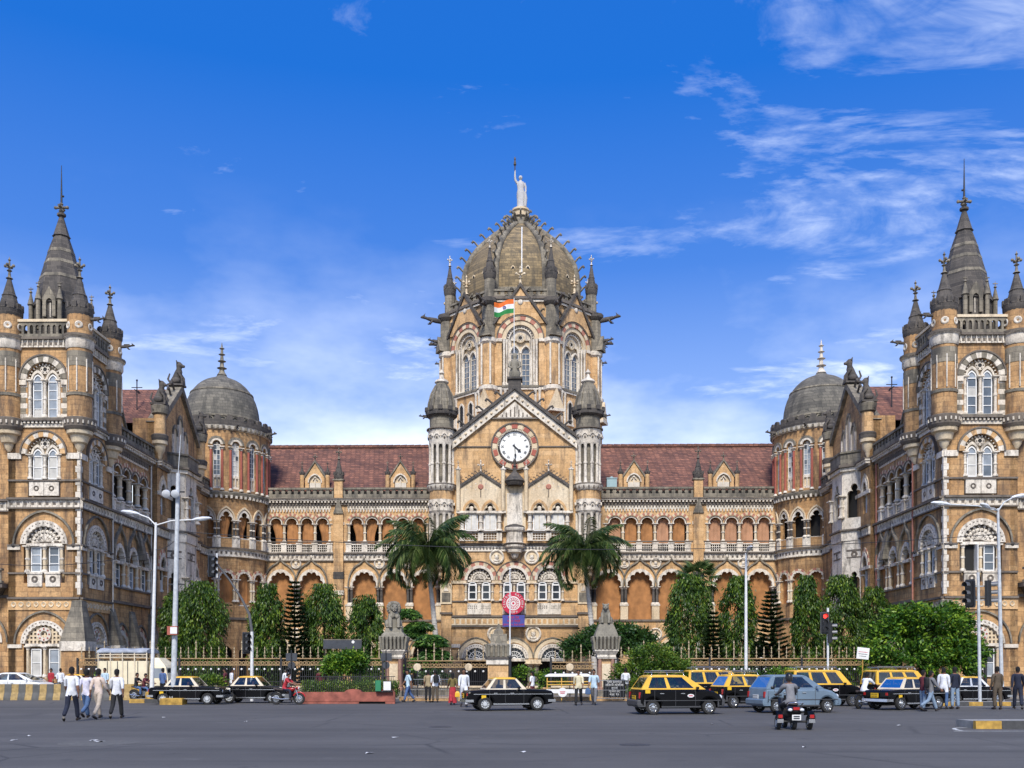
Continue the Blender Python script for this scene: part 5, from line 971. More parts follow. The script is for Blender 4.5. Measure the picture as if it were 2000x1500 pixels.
# ---- octagonal dome tower --------------------------------------------------
def dome_tower():
    AP = 8.25; O = T(.55, 14, 0); hw = AP * math.tan(PI / 8)
    def face_wall(m):
        arch_wall(m, -hw, hw, 31.8, 41.0, [(0, 31.8, 36.8, a_round(1.95))], 0, .9, 'ochre_smooth')
        m.box(-hw, hw, 0, .9, 22, 31.8, 'ochre_smooth'); m.box(-1.9, 1.9, .75, .9, 31.8, 39, 'cream_stone')
        m.prism([(x * .99, z * .99) for x, z in a_round(1.95)], .75, .9, 'cream_stone', M=T(0, 0, 36.8))
    for k in range(8):
        M = O @ RZ(k * PI / 4) @ T(0, -AP, 0)
        sp('wall', cached(('dt_wall',), face_wall), M)
        if k in (3, 4, 5): continue
        # stepped white jambs and the two tall lights with a rose over them
        sp('window_tracery', cached(('dt_tr',), lambda m: [
            m.ring(a_round(1.15), a_round(1.5), .25, .8, 'white_stone', M=T(0, 0, 36.8)), m.ring(a_round(1.5), a_round(1.95), .02, .6, 'cream_stone', M=T(0, 0, 36.8)),
            m.prism(a_round(1.15), .55, .7, 'white_stone', M=T(0, 0, 36.8)), m.lathe([(.32, 0), (.32, .1), (.52, .1), (.52, -.05)], 18, 'cream_stone', M=T(0, .5, 37.05) @ RX(R(90)), smooth=False), m.lathe([(.001, .03), (.33, .03)], 18, 'dark', M=T(0, .5, 37.05) @ RX(R(90)))]
            + [m.lathe([(.08, 0), (.08, .08), (.15, .08), (.15, 0)], 8, 'white_stone', M=T(.32 * math.cos(a), .48, 37.05 + .32 * math.sin(a)) @ RX(R(90))) for a in [PI / 3 * q for q in range(6)]]
            + [m.ring(a_point(.46, .7), a_point(.58, .7), .35, .7, 'white_stone', M=T(q, 0, 35.4)) for q in (-.58, .58)]
            + [m.ball((1.33 * math.cos(PI * (i + .5) / 15), .24, 36.8 + 1.33 * math.sin(PI * (i + .5) / 15)), .09, 'string_stone', 6, 4) for i in range(15)]
            ), M)
        sp('sill', cached(('dt_sill',), lambda m: m.box(-1.95, 1.95, -.25, .7, 31.6, 31.85, 'grey_stone')), M)
        for q in (-.58, .58):
            window(.9, 3.5, M @ T(q, .6, 31.9), a_point(.45, .7), nz=6, nx=2, glass='glass_mid', fm='white_stone', b=.07)
        for q in (-1, 1):
            for j, (uu, dd, rr) in enumerate(((1.2, .45, .11), (1.45, .28, .12), (1.72, .1, .13), (1.05, .5, .07))): sp('colonnette', cached(('dtc', rr), lambda m: [m.lathe([(rr * 1.5, 0), (rr * 1.5, .3), (rr, .4), (rr, 4.4), (rr * 1.7, 4.95)], 8, 'white_stone')]), M @ T(q * uu, dd, 31.85))
        sp('colonnette', cached(('dtc', .07), None), M @ T(0, .5, 31.85) @ SC(1, 1, .75))
        voussoirs(a_round(1.97), a_round(2.4), M @ T(0, 0, 36.8), 'pink_stone', 'cream_stone', 2, -.1, .1, hw=.12)
        string(-hw + .6, -1.95, M, 36.5, .35, .15, 'white_stone'); string(1.95, hw - .6, M, 36.5, .35, .15, 'white_stone'); string(-hw, hw, M, 31.4, .3, .18, 'white_stone'); string(-hw, hw, M, 31.71, .1, .24)
        # gable over the arch, crocketed, with a finial
        g = sp('gable', cached(('dt_gab',), lambda m: [m.prism([(-2.5, 38.4)] + [(x, z) for x, z in sh(a_round(2.55), 0, 36.8) if z > 38.35] + [(2.5, 38.4), (2.35, 38.7), (0, 42.2), (-2.35, 38.7)], -.22, .2, 'ochre_smooth')] + [m.prism([(q * 2.75, 38.2), (0, 42.2), (0, 42.65), (q * 3.05, 38.2)], -.4, .3, 'dark_stone') for q in (-1, 1)] + [m.ball((0, -.25, 40.6), (.3, .1, .3), 'white_stone', 8, 5)]), M)
        for q in (-1, 1):
            for j in range(5): t_ = (j + .8) / 5.8; put('crocket', crocket(.5), T(q * 2.9 * (1 - t_), -.05, 38.3 + 4.3 * t_) @ (I4 if q > 0 else RZ(PI)), g)
        put('finial', finial(2.2, 'cream_stone'), T(0, 0, 42.4), g)
        # lower stage: small paired lights and white strips
        for q in (-.75, .75): sp('blind_light', cached(('dt_bl',), lambda m: [m.prism([(-.3, 0)] + sh(a_point(.3, .7), 0, 1.9) + [(.3, 0)], -.01, .05, 'dark'), m.ring(a_point(.3, .7), a_point(.45, .7), -.1, .1, 'white_stone', M=T(0, 0, 1.9)), m.box(-.45, -.3, -.1, .1, 0, 1.9, 'white_stone'), m.box(.3, .45, -.1, .1, 0, 1.9, 'white_stone'), m.box(-.5, .5, -.18, .1, -.2, 0, 'white_stone')]), M @ T(q, 0, 28.2))
        for q in (-1, 1):
            sp('colonnette', cached(('dtc2',), lambda m: m.lathe([(.2, 0), (.2, .3), (.14, .4), (.14, 4.9), (.22, 5.2)], 8, 'white_stone')), M @ T(q * 1.6, -.05, 26.2)); sp('colonnette', cached(('dtc2',), None), M @ T(q * 2.05, .0, 26.2))
    ph = PI / 8; rv = AP / math.cos(PI / 8)
    mb = MB()
    for z0, z1, e, m_ in ((40.6, 40.85, .25, 'white_stone'), (40.86, 41.2, .4, 'string_stone')): mb.lathe([(rv, z0), (rv + e, z0 + .05), (rv + e, z1), (rv - .2, z1 + .05)], 8, m_, ph=ph, smooth=False)
    mb.lathe([(rv, 41.2), (6.6, 41.3)], 8, 'grey_stone', ph=ph, smooth=False)
    sp('cornice', mb, O); sp('string_course', MB().lathe([(rv, 27.4), (rv + .15, 27.45), (rv + .15, 27.7), (rv - .2, 27.75)], 8, 'cream_stone', ph=ph, smooth=False), O)
    for k in range(8): parapet(-hw, hw, O @ RZ(k * PI / 4) @ T(0, -AP + .35, 0), 41.2, 42.1, .7)
    # buttress shafts at the eight corners
    for k in range(8):
        a = ph + k * PI / 4; M = O @ RZ(k * PI / 4 + ph) @ T(0, -rv + .1, 0)
        mb = MB(); mb.lathe([(.85, 22), (.85, 31.2)], 10, 'ochre_smooth'); mb.lathe([(.88, 31.2), (1.03, 31.35), (1.03, 31.7), (.85, 31.8)], 10, 'white_stone'); mb.lathe([(.7, 31.7), (.7, 36.3)], 10, 'ochre_smooth'); mb.lathe([(.72, 36.2), (.9, 36.4), (.9, 36.8), (.72, 36.9)], 10, 'white_stone'); mb.lathe([(.74, 36.8), (.74, 40.4)], 8, 'grey_stone', smooth=False); mb.lathe([(.8, 40.3), (1.0, 40.6), (1.0, 41.0), (.7, 41.1)], 10, 'dark_stone')
        mb.prism([(-.8, 29.2), (.8, 29.2), (0, 31.3)], -1.25, -.5, 'cream_stone'); mb.prism([(-.7, 36.9), (.7, 36.9), (0, 38.6)], -1.1, -.3, 'grey_stone'); mb.box(-.85, .85, -1.3, -.4, 28.9, 29.2, 'white_stone')
        for q in (-1, 1): mb.tube([(q * .5, -.62, 31.9), (q * .5, -.62, 36.2)], .11, 'white_stone', 7)
        sp('corner_buttress', mb, M)
        big = k in (1, 6)
        pinnacle(.56, 2.2, 3.5, 1.2, M @ T(0, .35, 41.0), 'grey_stone', 'dark_stone', n=8, fm='white_stone')
        sp('gargoyle', gargoyle(2.3), M @ T(0, -.7, 40.3)); sp('gargoyle', gargoyle(1.4), M @ T(0, -.7, 37.0) @ T(0, -.1, 1.0))
    # the ribbed dome
    pr = [(6.75, 41.2), (6.85, 43.0), (6.85, 44.4), (6.72, 45.6), (6.42, 46.8), (5.85, 47.9), (5.05, 49.0), (4.05, 50.0), (3.0, 50.95), (2.05, 51.7), (1.3, 52.2), (1.0, 52.35)]
    mb = MB()
    for k in range(8):
        a0 = ph + k * PI / 4 - PI / 2; vs_ = []
        for r, z in pr:
            for j in range(7): f = j / 6; p0, p1 = Vector((math.cos(a0), math.sin(a0))), Vector((math.cos(a0 + PI / 4), math.sin(a0 + PI / 4))); q = p0.lerp(p1, f) * r * (1 + .035 * math.sin(PI * f)); vs_.append((q.x, q.y, z))
        mb.add(vs_, [(i * 7 + j, i * 7 + j + 1, (i + 1) * 7 + j + 1, (i + 1) * 7 + j) for i in range(len(pr) - 1) for j in range(6)], 'dome_stone', True)
    dm = sp('dome', mb, O, 'ribbed octagonal stone dome with crockets along every rib')
    for k in range(8):
        M = RZ(ph + k * PI / 4 - PI / 2)
        rb = put('rib', cached(('dt_rib',), lambda m: m.tube([(r + .05, 0, z) for r, z in pr], [.34] * (len(pr) - 2) + [.26, .2], 'grey_stone', 8)), M, dm)
        for j in range(11):
            t_ = .6 + j * (len(pr) - 2.2) / 10.5; i = int(t_); f = t_ - i; r = pr[i][0] * (1 - f) + pr[i + 1][0] * f; z = pr[i][1] * (1 - f) + pr[i + 1][1] * f
            put('crocket', crocket(.82), T(r + .15, 0, z), rb)
    for k in range(8):
        put('dome_light', cached(('dl',), lambda m: [m.prism([(-.16, 0)] + sh(a_point(.16, .7), 0, .35) + [(.16, 0)], -.03, .3, 'dark'), m.ring(a_point(.16, .7), a_point(.24, .7), -.08, .2, 'cream_stone', M=T(0, 0, .35))]), RZ(k * PI / 4) @ T(.8, -6.44, 44.6), dm); put('dome_light', cached(('dl',), None), RZ(k * PI / 4) @ T(-.8, -6.44, 44.6), dm)
    put('moulding', MB().lathe([(6.85, 42.6), (7.08, 42.7), (7.08, 43.0), (6.85, 43.1)], 8, 'grey_stone', ph=ph, smooth=False), I4, dm)
    put('lead_strip', MB().tube([(.15, -6.7, 44.5), (.15, -6.3, 46.9), (.15, -5.2, 48.95), (.15, -3.3, 50.9)], .07, 'white_paint', 5), T(0, .15, 0), dm)
    mb = MB(); mb.lathe([(1.3, 52.0), (1.25, 52.4), (.95, 52.8), (.85, 53.2), (1.05, 53.35), (.8, 53.5)], 16, 'grey_stone'); mb.lathe([(.85, 53.45), (.8, 54.0), (1.0, 54.1), (1.0, 54.3), (.001, 54.32)], 16, 'cream_stone')
    cr = sp('crown', mb, O)
    for k in range(8): put('crocket', crocket(1.0), RZ(k * PI / 4 + ph) @ T(1.0, 0, 52.5), cr); put('crocket', crocket(.8), RZ(k * PI / 4) @ T(.85, 0, 53.1), cr)
    # flag on the gable behind the seated figure
    return O
for sg in (1, -1):
    B = SC(sg, 1, 1); arcade_range(B if sg > 0 else SC(-1.04, 1, 1), sg); corner_turret(B, sg); end_tower(B, sg)
pavilion(); DOME = dome_tower()
sp('water_tank', MB().box(-.5, .5, -.4, .4, 0, 1.1, 'tank_blue').box(-.55, .55, -.45, .45, 1.1, 1.2, 'tank_blue').lathe([(.2, 1.2), (.15, 1.35), (.02, 1.4)], 8, 'tank_blue'), T(9.75, 1.0, 19.9))
bpy.context.view_layer.update()
SW = ST.matrix_basis.copy() if False else (T(*ST.location) @ RZ(R(-0.8)))
# ================================================================ plants
def leafmat(name, c1, c2, c3):
    t, b = newmat(name); g = nd(t, 'NewGeometry')
    n = nd(t, 'TexNoise', i_Scale=0.9, i_Detail=2.0); lk(t, g.outputs['Position'], n.inputs['Vector'])
    f = mth(t, 'ADD', mth(t, 'MULTIPLY', g.outputs['Random Per Island'], 0.75), mth(t, 'MULTIPLY', mth(t, 'SUBTRACT', n.outputs[0], 0.38), 1.0))
    c = ramp(t, f, [(0.05, c1), (0.55, c2), (1.0, c3)])
    lk(t, c, b.inputs['Base Color']); b.inputs['Roughness'].default_value = 0.45; b.inputs['Specular IOR Level'].default_value = 0.4
    tr = nd(t, 'BsdfTranslucent'); lk(t, c, tr.inputs[0]); mx = nd(t, 'MixShader'); mx.inputs[0].default_value = 0.28
    o = [q for q in t.nodes if q.type == 'OUTPUT_MATERIAL'][0]
    lk(t, b.outputs[0], mx.inputs[1]); lk(t, tr.outputs[0], mx.inputs[2]); lk(t, mx.outputs[0], o.inputs[0])
leafmat('leaf_ashoka', (0.012, 0.038, 0.008), (0.05, 0.115, 0.014), (0.24, 0.34, 0.035))
leafmat('leaf_tree', (0.012, 0.045, 0.007), (0.065, 0.17, 0.016), (0.34, 0.50, 0.04))
leafmat('leaf_bush', (0.03, 0.075, 0.012), (0.085, 0.17, 0.02), (0.33, 0.42, 0.05))
leafmat('leaf_dark', (0.016, 0.045, 0.012), (0.035, 0.09, 0.018), (0.11, 0.21, 0.035))
leafmat('leaf_umb', (0.02, 0.06, 0.015), (0.06, 0.15, 0.03), (0.22, 0.36, 0.06))
leafmat('leaf_palm', (0.022, 0.05, 0.012), (0.06, 0.11, 0.025), (0.24, 0.29, 0.09))
leafmat('leaf_pine', (0.014, 0.030, 0.010), (0.025, 0.05, 0.015), (0.055, 0.085, 0.025))
stone('bark', (0.13, 0.09, 0.06), (0.07, 0.05, 0.035), None, gamt=0.5)
stone('palm_bark', (0.60, 0.57, 0.52), (0.45, 0.42, 0.37), None, gamt=0.5, glo=0.52, grime=(0.2, 0.18, 0.15), gs=2)
RG = np.random.default_rng(5)
def leaf_mesh(name, pos, ax, L, W, mat, fold=.25, rng=RG):
    n = len(pos); ax = ax / (np.linalg.norm(ax, axis=1, keepdims=True) + 1e-9)
    r = rng.normal(size=(n, 3)); sd_ = np.cross(ax, r); sd_ /= (np.linalg.norm(sd_, axis=1, keepdims=True) + 1e-9); nr = np.cross(sd_, ax)
    l = (L * rng.uniform(.7, 1.25, n))[:, None]; w_ = (W * rng.uniform(.7, 1.25, n))[:, None]
    v = np.stack([pos, pos + ax * l * .45 + sd_ * w_ * .5 + nr * l * fold * .15, pos + ax * l - nr * l * fold * .3, pos + ax * l * .45 - sd_ * w_ * .5 + nr * l * fold * .15], 1).reshape(-1, 3)
    me = bpy.data.meshes.new(name); me.vertices.add(4 * n); me.vertices.foreach_set('co', v.ravel())
    me.loops.add(4 * n); me.loops.foreach_set('vertex_index', np.arange(4 * n)); me.polygons.add(n)
    me.polygons.foreach_set('loop_start', np.arange(n) * 4); me.polygons.foreach_set('loop_total', np.full(n, 4)); me.materials.append(MT[mat]); me.update(calc_edges=True); return me
def thing(name, label, cat, M=I4, group=None):
    o = bpy.data.objects.new(name, None); C.objects.link(o); o.matrix_basis = M; o['label'] = label; o['category'] = cat
    if group: o['group'] = group
    return o
def trunk_mesh(h, r, lean=(0, 0), limbs=5, mat='bark', seed=0, spread=.5, z0=.4):
    rg = random.Random(seed); mb = MB(); pts = [(lean[0] * t_ + .05 * rg.uniform(-1, 1), lean[1] * t_ + .05 * rg.uniform(-1, 1), h * t_) for t_ in (0, .25, .5, .75, 1)]
    mb.tube(pts, [r * 1.3, r, r * .85, r * .6, r * .25], mat, 8)
    for k in range(limbs):
        a = 2 * PI * k / max(limbs, 1) + rg.random(); z = h * rg.uniform(z0, .8); q = h * spread * rg.uniform(.5, 1)
        mb.tube([(lean[0] * z / h, lean[1] * z / h, z), (math.cos(a) * q * .5, math.sin(a) * q * .5, z + q * .35), (math.cos(a) * q, math.sin(a) * q, z + q * .5)], [r * .45, r * .3, r * .1], mat, 6)
    return mb
def column_crown(h, Rr, n, rng, z0=.3):
    # drooping leaves hung in tufts on a narrow column, thick outside and thin within
    nc = 250; zc_ = rng.uniform(0, 1, nc) ** .9; a = rng.uniform(0, 2 * PI, nc)
    rp = Rr * (np.minimum(1, (1.03 - zc_) * 3.6) ** .5) * np.minimum(1, .72 + zc_ * 1.2) * .9 * rng.uniform(.4, 1.14, nc) ** .7
    c = np.stack([rp * np.cos(a), rp * np.sin(a), z0 + zc_ * (h - z0)], 1)
    k = rng.integers(0, nc, n); p = c[k] + rng.normal(size=(n, 3)) * np.array([.105, .105, .2]) * (Rr / 1.2 + .2)
    p[:, 2] = np.clip(p[:, 2], .15, h + .3)
    out = p * np.array([1, 1, 0]); out /= (np.linalg.norm(out, axis=1, keepdims=True) + .1)
    ax = out * .45 + np.array([0, 0, -1.0]) + rng.normal(size=(n, 3)) * .28
    return p, ax
def ashoka(px, D, top, wpx, label, seed, z0=.5):
    rng = np.random.default_rng(seed); h = EYE + (HZ - top) / F * D; Rr = wpx / F * D / 2
    o = thing('ashoka_tree', label, 'tree', T(gx(px, D), D, 0), 'columnar trees behind the railings')
    put('trunk', trunk_mesh(h * .93, .12, limbs=6, seed=seed, spread=.1), I4, o); p, ax = column_crown(h, Rr, int(15000 * (.35 + Rr * h / 22)), rng, z0); put('crown', leaf_mesh('crown', p, ax, .27, .085, 'leaf_ashoka', .4, rng), I4, o)
for i, a in enumerate(((392, 73, 1142, 96, 'broad drooping columnar tree directly behind the tall street pole', .6), (345, 76, 1160, 62, 'thin dark columnar tree half hidden left of the broad one', .6), (523, 72, 1146, 66, 'narrow columnar tree between the curved signal pole and the pine', .5), (633, 73, 1148, 86, 'wide columnar tree right of the dark pine on the left', .5), (716, 71, 1168, 66, 'shorter columnar tree beside the left lion pillar', .5), (1345, 72, 1128, 88, 'tall columnar tree under the fan palm', .5), (1440, 72, 1132, 70, 'columnar tree behind the single white lamp post', .5), (1574, 72, 1130, 56, 'slim columnar tree just left of the red traffic light', .5), (1642, 73, 1130, 74, 'columnar tree just right of the red traffic light', .5), (1706, 75, 1152, 62, 'columnar tree between the red traffic light and the broad leafy tree', .5))): ashoka(a[0], a[1], a[2], a[3], a[4], 20 + i, a[5])
def pine(px, D, top, wpx, label, seed):
    rng = np.random.default_rng(seed); h = EYE + (HZ - top) / F * D; Rr = wpx / F * D / 2
    o = thing('araucaria_pine', label, 'pine tree', T(gx(px, D), D, 0), 'tiered pines behind the railings')
    put('trunk', MB().tube([(0, 0, 0), (.03, 0, h * .5), (0, 0, h)], [.12, .08, .02], 'bark', 7), I4, o)
    nt = int(h / .33)
    for j in range(nt):
        f = j / nt; z = .6 + (h - .7) * f; L = Rr * (1 - f) ** .75 * rng.uniform(.85, 1.1) + .1; nb = 7; P = []; A = []
        for b in range(nb):
            a = 2 * PI * (b + rng.random() * .5) / nb; m = int(110 * L / .8) + 20; s_ = rng.uniform(.08, 1, m); dr = np.array([math.cos(a), math.sin(a), 0]); pd_ = np.array([-math.sin(a), math.cos(a), 0])
            q = np.outer(s_ * L, dr) + np.array([0, 0, 1]) * (s_[:, None] ** 2 * .22 * L - .06 * L); q += np.outer(rng.normal(size=m) * .055 * L * (1.3 - s_), pd_)
            P.append(q); A.append(dr + np.outer(rng.normal(size=m) * .9, pd_) + np.array([0, 0, .35]) + rng.normal(size=(m, 3)) * .2)
        put('branch_tier', leaf_mesh('tier', np.concatenate(P), np.concatenate(A), .27, .09, 'leaf_pine', .2, rng), T(0, 0, z), o)
pine(575, 71, 1128, 66, 'dark tiered pine between two columnar trees on the left', 40); pine(1393, 70, 1188, 58, 'small dark pine in front of the tall columnar tree', 41); pine(1506, 71, 1148, 84, 'tall dark pine right of the white lamp post', 42)
def crown_cloud(rng, n, blobs, L, W, mat, nc=120, droop=.3, cr=.3, shell=.55):
    # leaf tufts spread over the outer shell of a few overlapping ellipsoids
    bl = np.array(blobs); wt = (bl[:, 3] * bl[:, 4] * bl[:, 5]) ** .67; bi = rng.choice(len(bl), nc, p=wt / wt.sum())
    d = rng.normal(size=(nc, 3)); d /= np.linalg.norm(d, axis=1, keepdims=True); d[:, 2] = np.where(d[:, 2] < -.35, -d[:, 2], d[:, 2])
    c = bl[bi, :3] + d * bl[bi, 3:6] * (shell + (1 - shell) * rng.random((nc, 1)) ** .5)
    k = rng.integers(0, nc, n); p = c[k] + rng.normal(size=(n, 3)) * cr * np.array([1, 1, .7])
    ax = d[k] * .8 + rng.normal(size=(n, 3)) * .5 + np.array([0, 0, -droop])
    return leaf_mesh('crown', p, ax, L, W, mat, .3, rng)
def bushy(name, cat, label, px, D, blobs, n, L, W, mat, seed, th, tr=.12, droop=.3, cr=.3, nc=120, limbs=6, spread=.45, group=None, z=0, off=(0, 0)):
    rng = np.random.default_rng(seed); o = thing(name, label, cat, T(gx(px, D), D, z), group)
    put('trunk', trunk_mesh(th, tr, limbs=limbs, seed=seed, spread=spread), T(off[0], off[1], 0), o); put('crown', crown_cloud(rng, n, blobs, L, W, mat, nc, droop, cr), I4, o); return o
# the broad leafy tree on the right, in front of the railings
bushy('broadleaf_tree', 'tree', 'broad bright green leafy tree before the right corner tower', 1800, 60, [(-1.7, 0, 3.0, 2.0, 1.7, 1.8), (.6, .2, 3.9, 2.6, 2.0, 2.1), (2.0, 0, 2.8, 1.7, 1.6, 1.8), (.2, -.6, 2.1, 2.9, 1.7, 1.4), (-.6, .6, 4.7, 1.4, 1.3, 1.3), (1.6, -.3, 1.7, 1.5, 1.2, 1.0), (-2.7, 0, 2.0, .9, .9, 1.1), (3.0, 0, 2.5, .9, .9, 1.2), (1.7, 0, 5.2, .9, .8, .7)], 21000, .30, .12, 'leaf_tree', 50, 3.6, .2, .45, .23, 260, 9)
bushy('bush_tree', 'tree', 'rounded bush with yellow-green leaves by the right lion pillar', 1275, 57, [(-.9, 0, 1.3, 1.6, 1.2, 1.2), (1.0, .1, 1.3, 1.7, 1.2, 1.2), (0, -.5, .8, 2.2, 1.0, .7), (0, 0, 2.2, 1.5, 1.1, 1.1), (2.0, 0, 1.1, .8, .8, .8)], 13000, .17, .09, 'leaf_bush', 51, 1.9, .1, .1, .16, 230)
bushy('bush_tree', 'tree', 'small domed street tree in front of the dark notice board', 674, 54, [(0, 0, 1.95, 1.15, 1.0, .75), (.4, 0, 2.2, .8, .8, .6), (-.5, 0, 1.8, .8, .8, .5)], 6500, .17, .09, 'leaf_tree', 52, 1.7, .08, .1, .15, 150)
bushy('layered_tree', 'tree', 'layered glossy tree spreading behind the right lion', 1185, 73, [(-1.6, 0, 3.6, 1.6, 1.3, .7), (.6, .3, 4.4, 2.2, 1.6, .8), (2.2, 0, 3.9, 1.4, 1.2, .8), (-2.4, -.3, 3.0, .8, .8, .6), (.4, 0, 3.4, 2.4, 1.4, .6)], 11000, .28, .13, 'leaf_dark', 53, 3.8, .14, .25, .24, 300, 7)
def whorl_plant(label, px, D, blobs, seed, th, name='umbrella_tree'):
    # rosettes of long leaflets, as on an umbrella tree
    rng = np.random.default_rng(seed); o = thing(name, label, 'tree', T(gx(px, D), D, 0)); put('trunk', trunk_mesh(th, .08, limbs=7, seed=seed, spread=.28), I4, o)
    bl = np.array(blobs); nw = 380; bi = rng.integers(0, len(bl), nw); d = rng.normal(size=(nw, 3)); d /= np.linalg.norm(d, axis=1, keepdims=True); d[:, 2] = np.abs(d[:, 2]) * .9 - .12
    c = bl[bi, :3] + d * bl[bi, 3:6]; P = []; A = []
    for q in range(nw):
        m = 10; a = np.linspace(0, 2 * PI, m, endpoint=False) + rng.random(); P.append(np.repeat(c[q][None], m, 0)); A.append(np.stack([np.cos(a), np.sin(a), np.full(m, -.45)], 1) + rng.normal(size=(m, 3)) * .12 + d[q] * .35)
    put('crown', leaf_mesh('crown', np.concatenate(P), np.concatenate(A), .46, .13, 'leaf_umb', .5, rng), I4, o)
whorl_plant('umbrella tree with drooping rosettes right of the left lion', 825, 70, [(0, 0, 1.8, 1.3, 1.0, 1.2), (.9, 0, 2.6, 1.0, .9, .9), (.6, .2, 3.7, 1.0, .9, .8)], 55, 3.4)
whorl_plant('taller umbrella tree behind the left lion', 795, 74, [(.2, 0, 4.4, 1.1, .9, .8), (-.1, .2, 5.9, .9, .8, .7), (.9, 0, 5.0, .9, .8, .6)], 56, 5.2)
# feather palms
def frond(L, droop, seed):
    def f(mb):
        rg = random.Random(seed); n = 34; path = []
        for i in range(n + 1): t_ = i / n; a = .95 - droop * t_ * 1.55; path.append((0, 0, 0) if i == 0 else (path[-1][0] + L / n * math.cos(a), .15 * math.sin(t_ * 2 + seed), path[-1][2] + L / n * math.sin(a)))
        mb.tube(path[::2], [.06 * (1 - .8 * i / (n / 2)) for i in range(n // 2 + 1)], 'leaf_palm', 5)
        for i in range(2, n + 1):
            for k in range(2):
                t_ = (i - .5 * k) / n; x, y, z = path[i] if k == 0 else [(p + q) / 2 for p, q in zip(path[i], path[i - 1])]; l = L * .27 * math.sin(PI * min(.97, t_ * .82 + .16)) ** .6
                for s2 in (-1, 1):
                    e = (x + l * .55 + rg.uniform(-.1, .1), y + s2 * l * .62, z - l * (.55 + .4 * rg.random())); m_ = [(p + q) / 2 for p, q in zip((x, y, z), e)]; m_[2] += l * .14
                    mb.add([(x, y, z), (m_[0] - .05, m_[1], m_[2] + .02), e, (m_[0] + .05, m_[1], m_[2])], [(0, 1, 2, 3)], 'leaf_palm')
    return cached(('frond', L, droop, seed), f)
def palm(px, D, py_c, base_px, label, seed, L=4.9, nf=46):
    rg = random.Random(seed); h = EYE + (HZ - py_c) / F * D; bx = gx(base_px, D); o = thing('feather_palm', label, 'palm tree', T(bx, D, 0), 'tall palms flanking the entrance'); tx = gx(px, D) - bx
    mb = MB(); pts = [(tx * (t_ ** 1.6), 0, (h - .9) * t_) for t_ in [i / 12 for i in range(13)]]; mb.tube(pts, [.30 - .012 * i for i in range(13)], 'palm_bark', 10)
    for i in range(40): t_ = i / 40; mb.lathe([(.31 - .15 * t_, 0), (.325 - .15 * t_, .03), (.31 - .15 * t_, .06)], 10, 'palm_bark', cx=tx * t_ ** 1.6, M=T(0, 0, (h - .9) * t_))
    put('trunk', mb, I4, o); put('crownshaft', MB().tube([(tx * .97, 0, h - 1.1), (tx, 0, h - .4), (tx, 0, h + .2)], [.2, .17, .08], 'leaf_palm', 9), I4, o)
    for k in range(nf):
        lay = k / nf; a = k * 2.399 + rg.uniform(-.2, .2); dr = (.75 + 1.15 * lay) * rg.uniform(.9, 1.1); v = k % 5
        put('frond', frond(L, (1.0, 1.25, 1.5, 1.75, 2.05)[min(4, int(lay * 5))], k % 3), T(tx, 0, h) @ RZ(a) @ RY(-R(34 - 70 * lay)) @ SC(rg.uniform(.85, 1.1)), o)
palm(835, 84, 1078, 856, 'tall feather palm left of the entrance in front of the arcade', 1); palm(1141, 84, 1080, 1163, 'tall feather palm right of the entrance in front of the arcade', 2, 4.5, 40)
def fan_palm(px, D, py_c, label):
    rg = random.Random(9); h = EYE + (HZ - py_c) / F * D; o = thing('fan_palm', label, 'palm tree', T(gx(px, D), D, 0)); put('trunk', MB().tube([(0, 0, 0), (.1, 0, h * .5), (0, 0, h)], [.2, .16, .14], 'palm_bark', 9), I4, o)
    def f(mb):
        mb.tube([(0, 0, 0), (.7, 0, .1), (1.2, 0, 0)], [.03, .025, .02], 'leaf_palm', 5)
        for k in range(19):
            a = R(-105 + 210 * k / 18); d = Vector((math.cos(a), math.sin(a), -.1)); l = 1.05; s_ = Vector((-math.sin(a), math.cos(a), 0)) * .07; p = Vector((1.2, 0, 0)); mb.add([p, p + d * l * .55 + s_, p + d * l + Vector((0, 0, -.35)), p + d * l * .55 - s_], [(0, 1, 2, 3)], 'leaf_palm')
    me = cached(('fan',), f)
    for k in range(26): lay = k / 26; put('fan_leaf', me, T(0, 0, h) @ RZ(k * 2.399) @ RY(R(-70 + 115 * lay)) @ SC(rg.uniform(.85, 1.1)), o)
fan_palm(1362, 80, 1132, 'fan palm rising above the tall columnar tree')
# low planting along the railings and beds
def shrub(label, px, D, w_, h, n, mat, seed, z=0, cat='shrub', name='shrub', L=.16): bushy(name, cat, label, px, D, [(0, 0, h * .5, w_ / 2, .45, h * .5)], n, L, L * .5, mat, seed, h * .5, .03, .1, .09, 90, 5, group='low plants along the railings', z=z)
shrub('leafy young tree at the corner of the left tower', 205, 62, 1.0, 2.2, 900, 'leaf_tree', 60); shrub('pale green shrub behind the leading black taxi on the left', 412, 55.5, 1.9, 1.5, 1200, 'leaf_bush', 61)
shrub('low shrub in the forecourt left of the middle pillar', 850, 68, 3.0, 1.7, 900, 'leaf_dark', 62); shrub('bright shrub right of the middle pillar', 1022, 62.5, 2.6, 2.0, 1300, 'leaf_tree', 63); shrub('shrub in the forecourt before the right doorway', 1080, 66, 2.0, 1.9, 800, 'leaf_tree', 64); shrub('shrub behind the taxi van by the railings', 1535, 58, 3.6, 2.0, 1500, 'leaf_tree', 65)
shrub('thin shrub behind the white pole of the red signal', 1470, 58.5, 2.2, 1.8, 800, 'leaf_dark', 66)
rng = np.random.default_rng(77)
n = 9000; x0, x1 = gx(585, 52.5), gx(775, 52.5)
p = np.stack([rng.uniform(x0, x1, n), 53.2 + rng.uniform(-.5, .6, n), .25 + rng.random(n) ** .7 * (.85 + .12 * np.sin(np.linspace(0, 40, n)))], 1)
put('hedge', leaf_mesh('hedge', p, rng.normal(size=(n, 3)) + np.array([0, 0, .6]), .11, .06, 'leaf_bush', .3, rng), I4, None, 'clipped green hedge behind the low red wall', 'hedge')
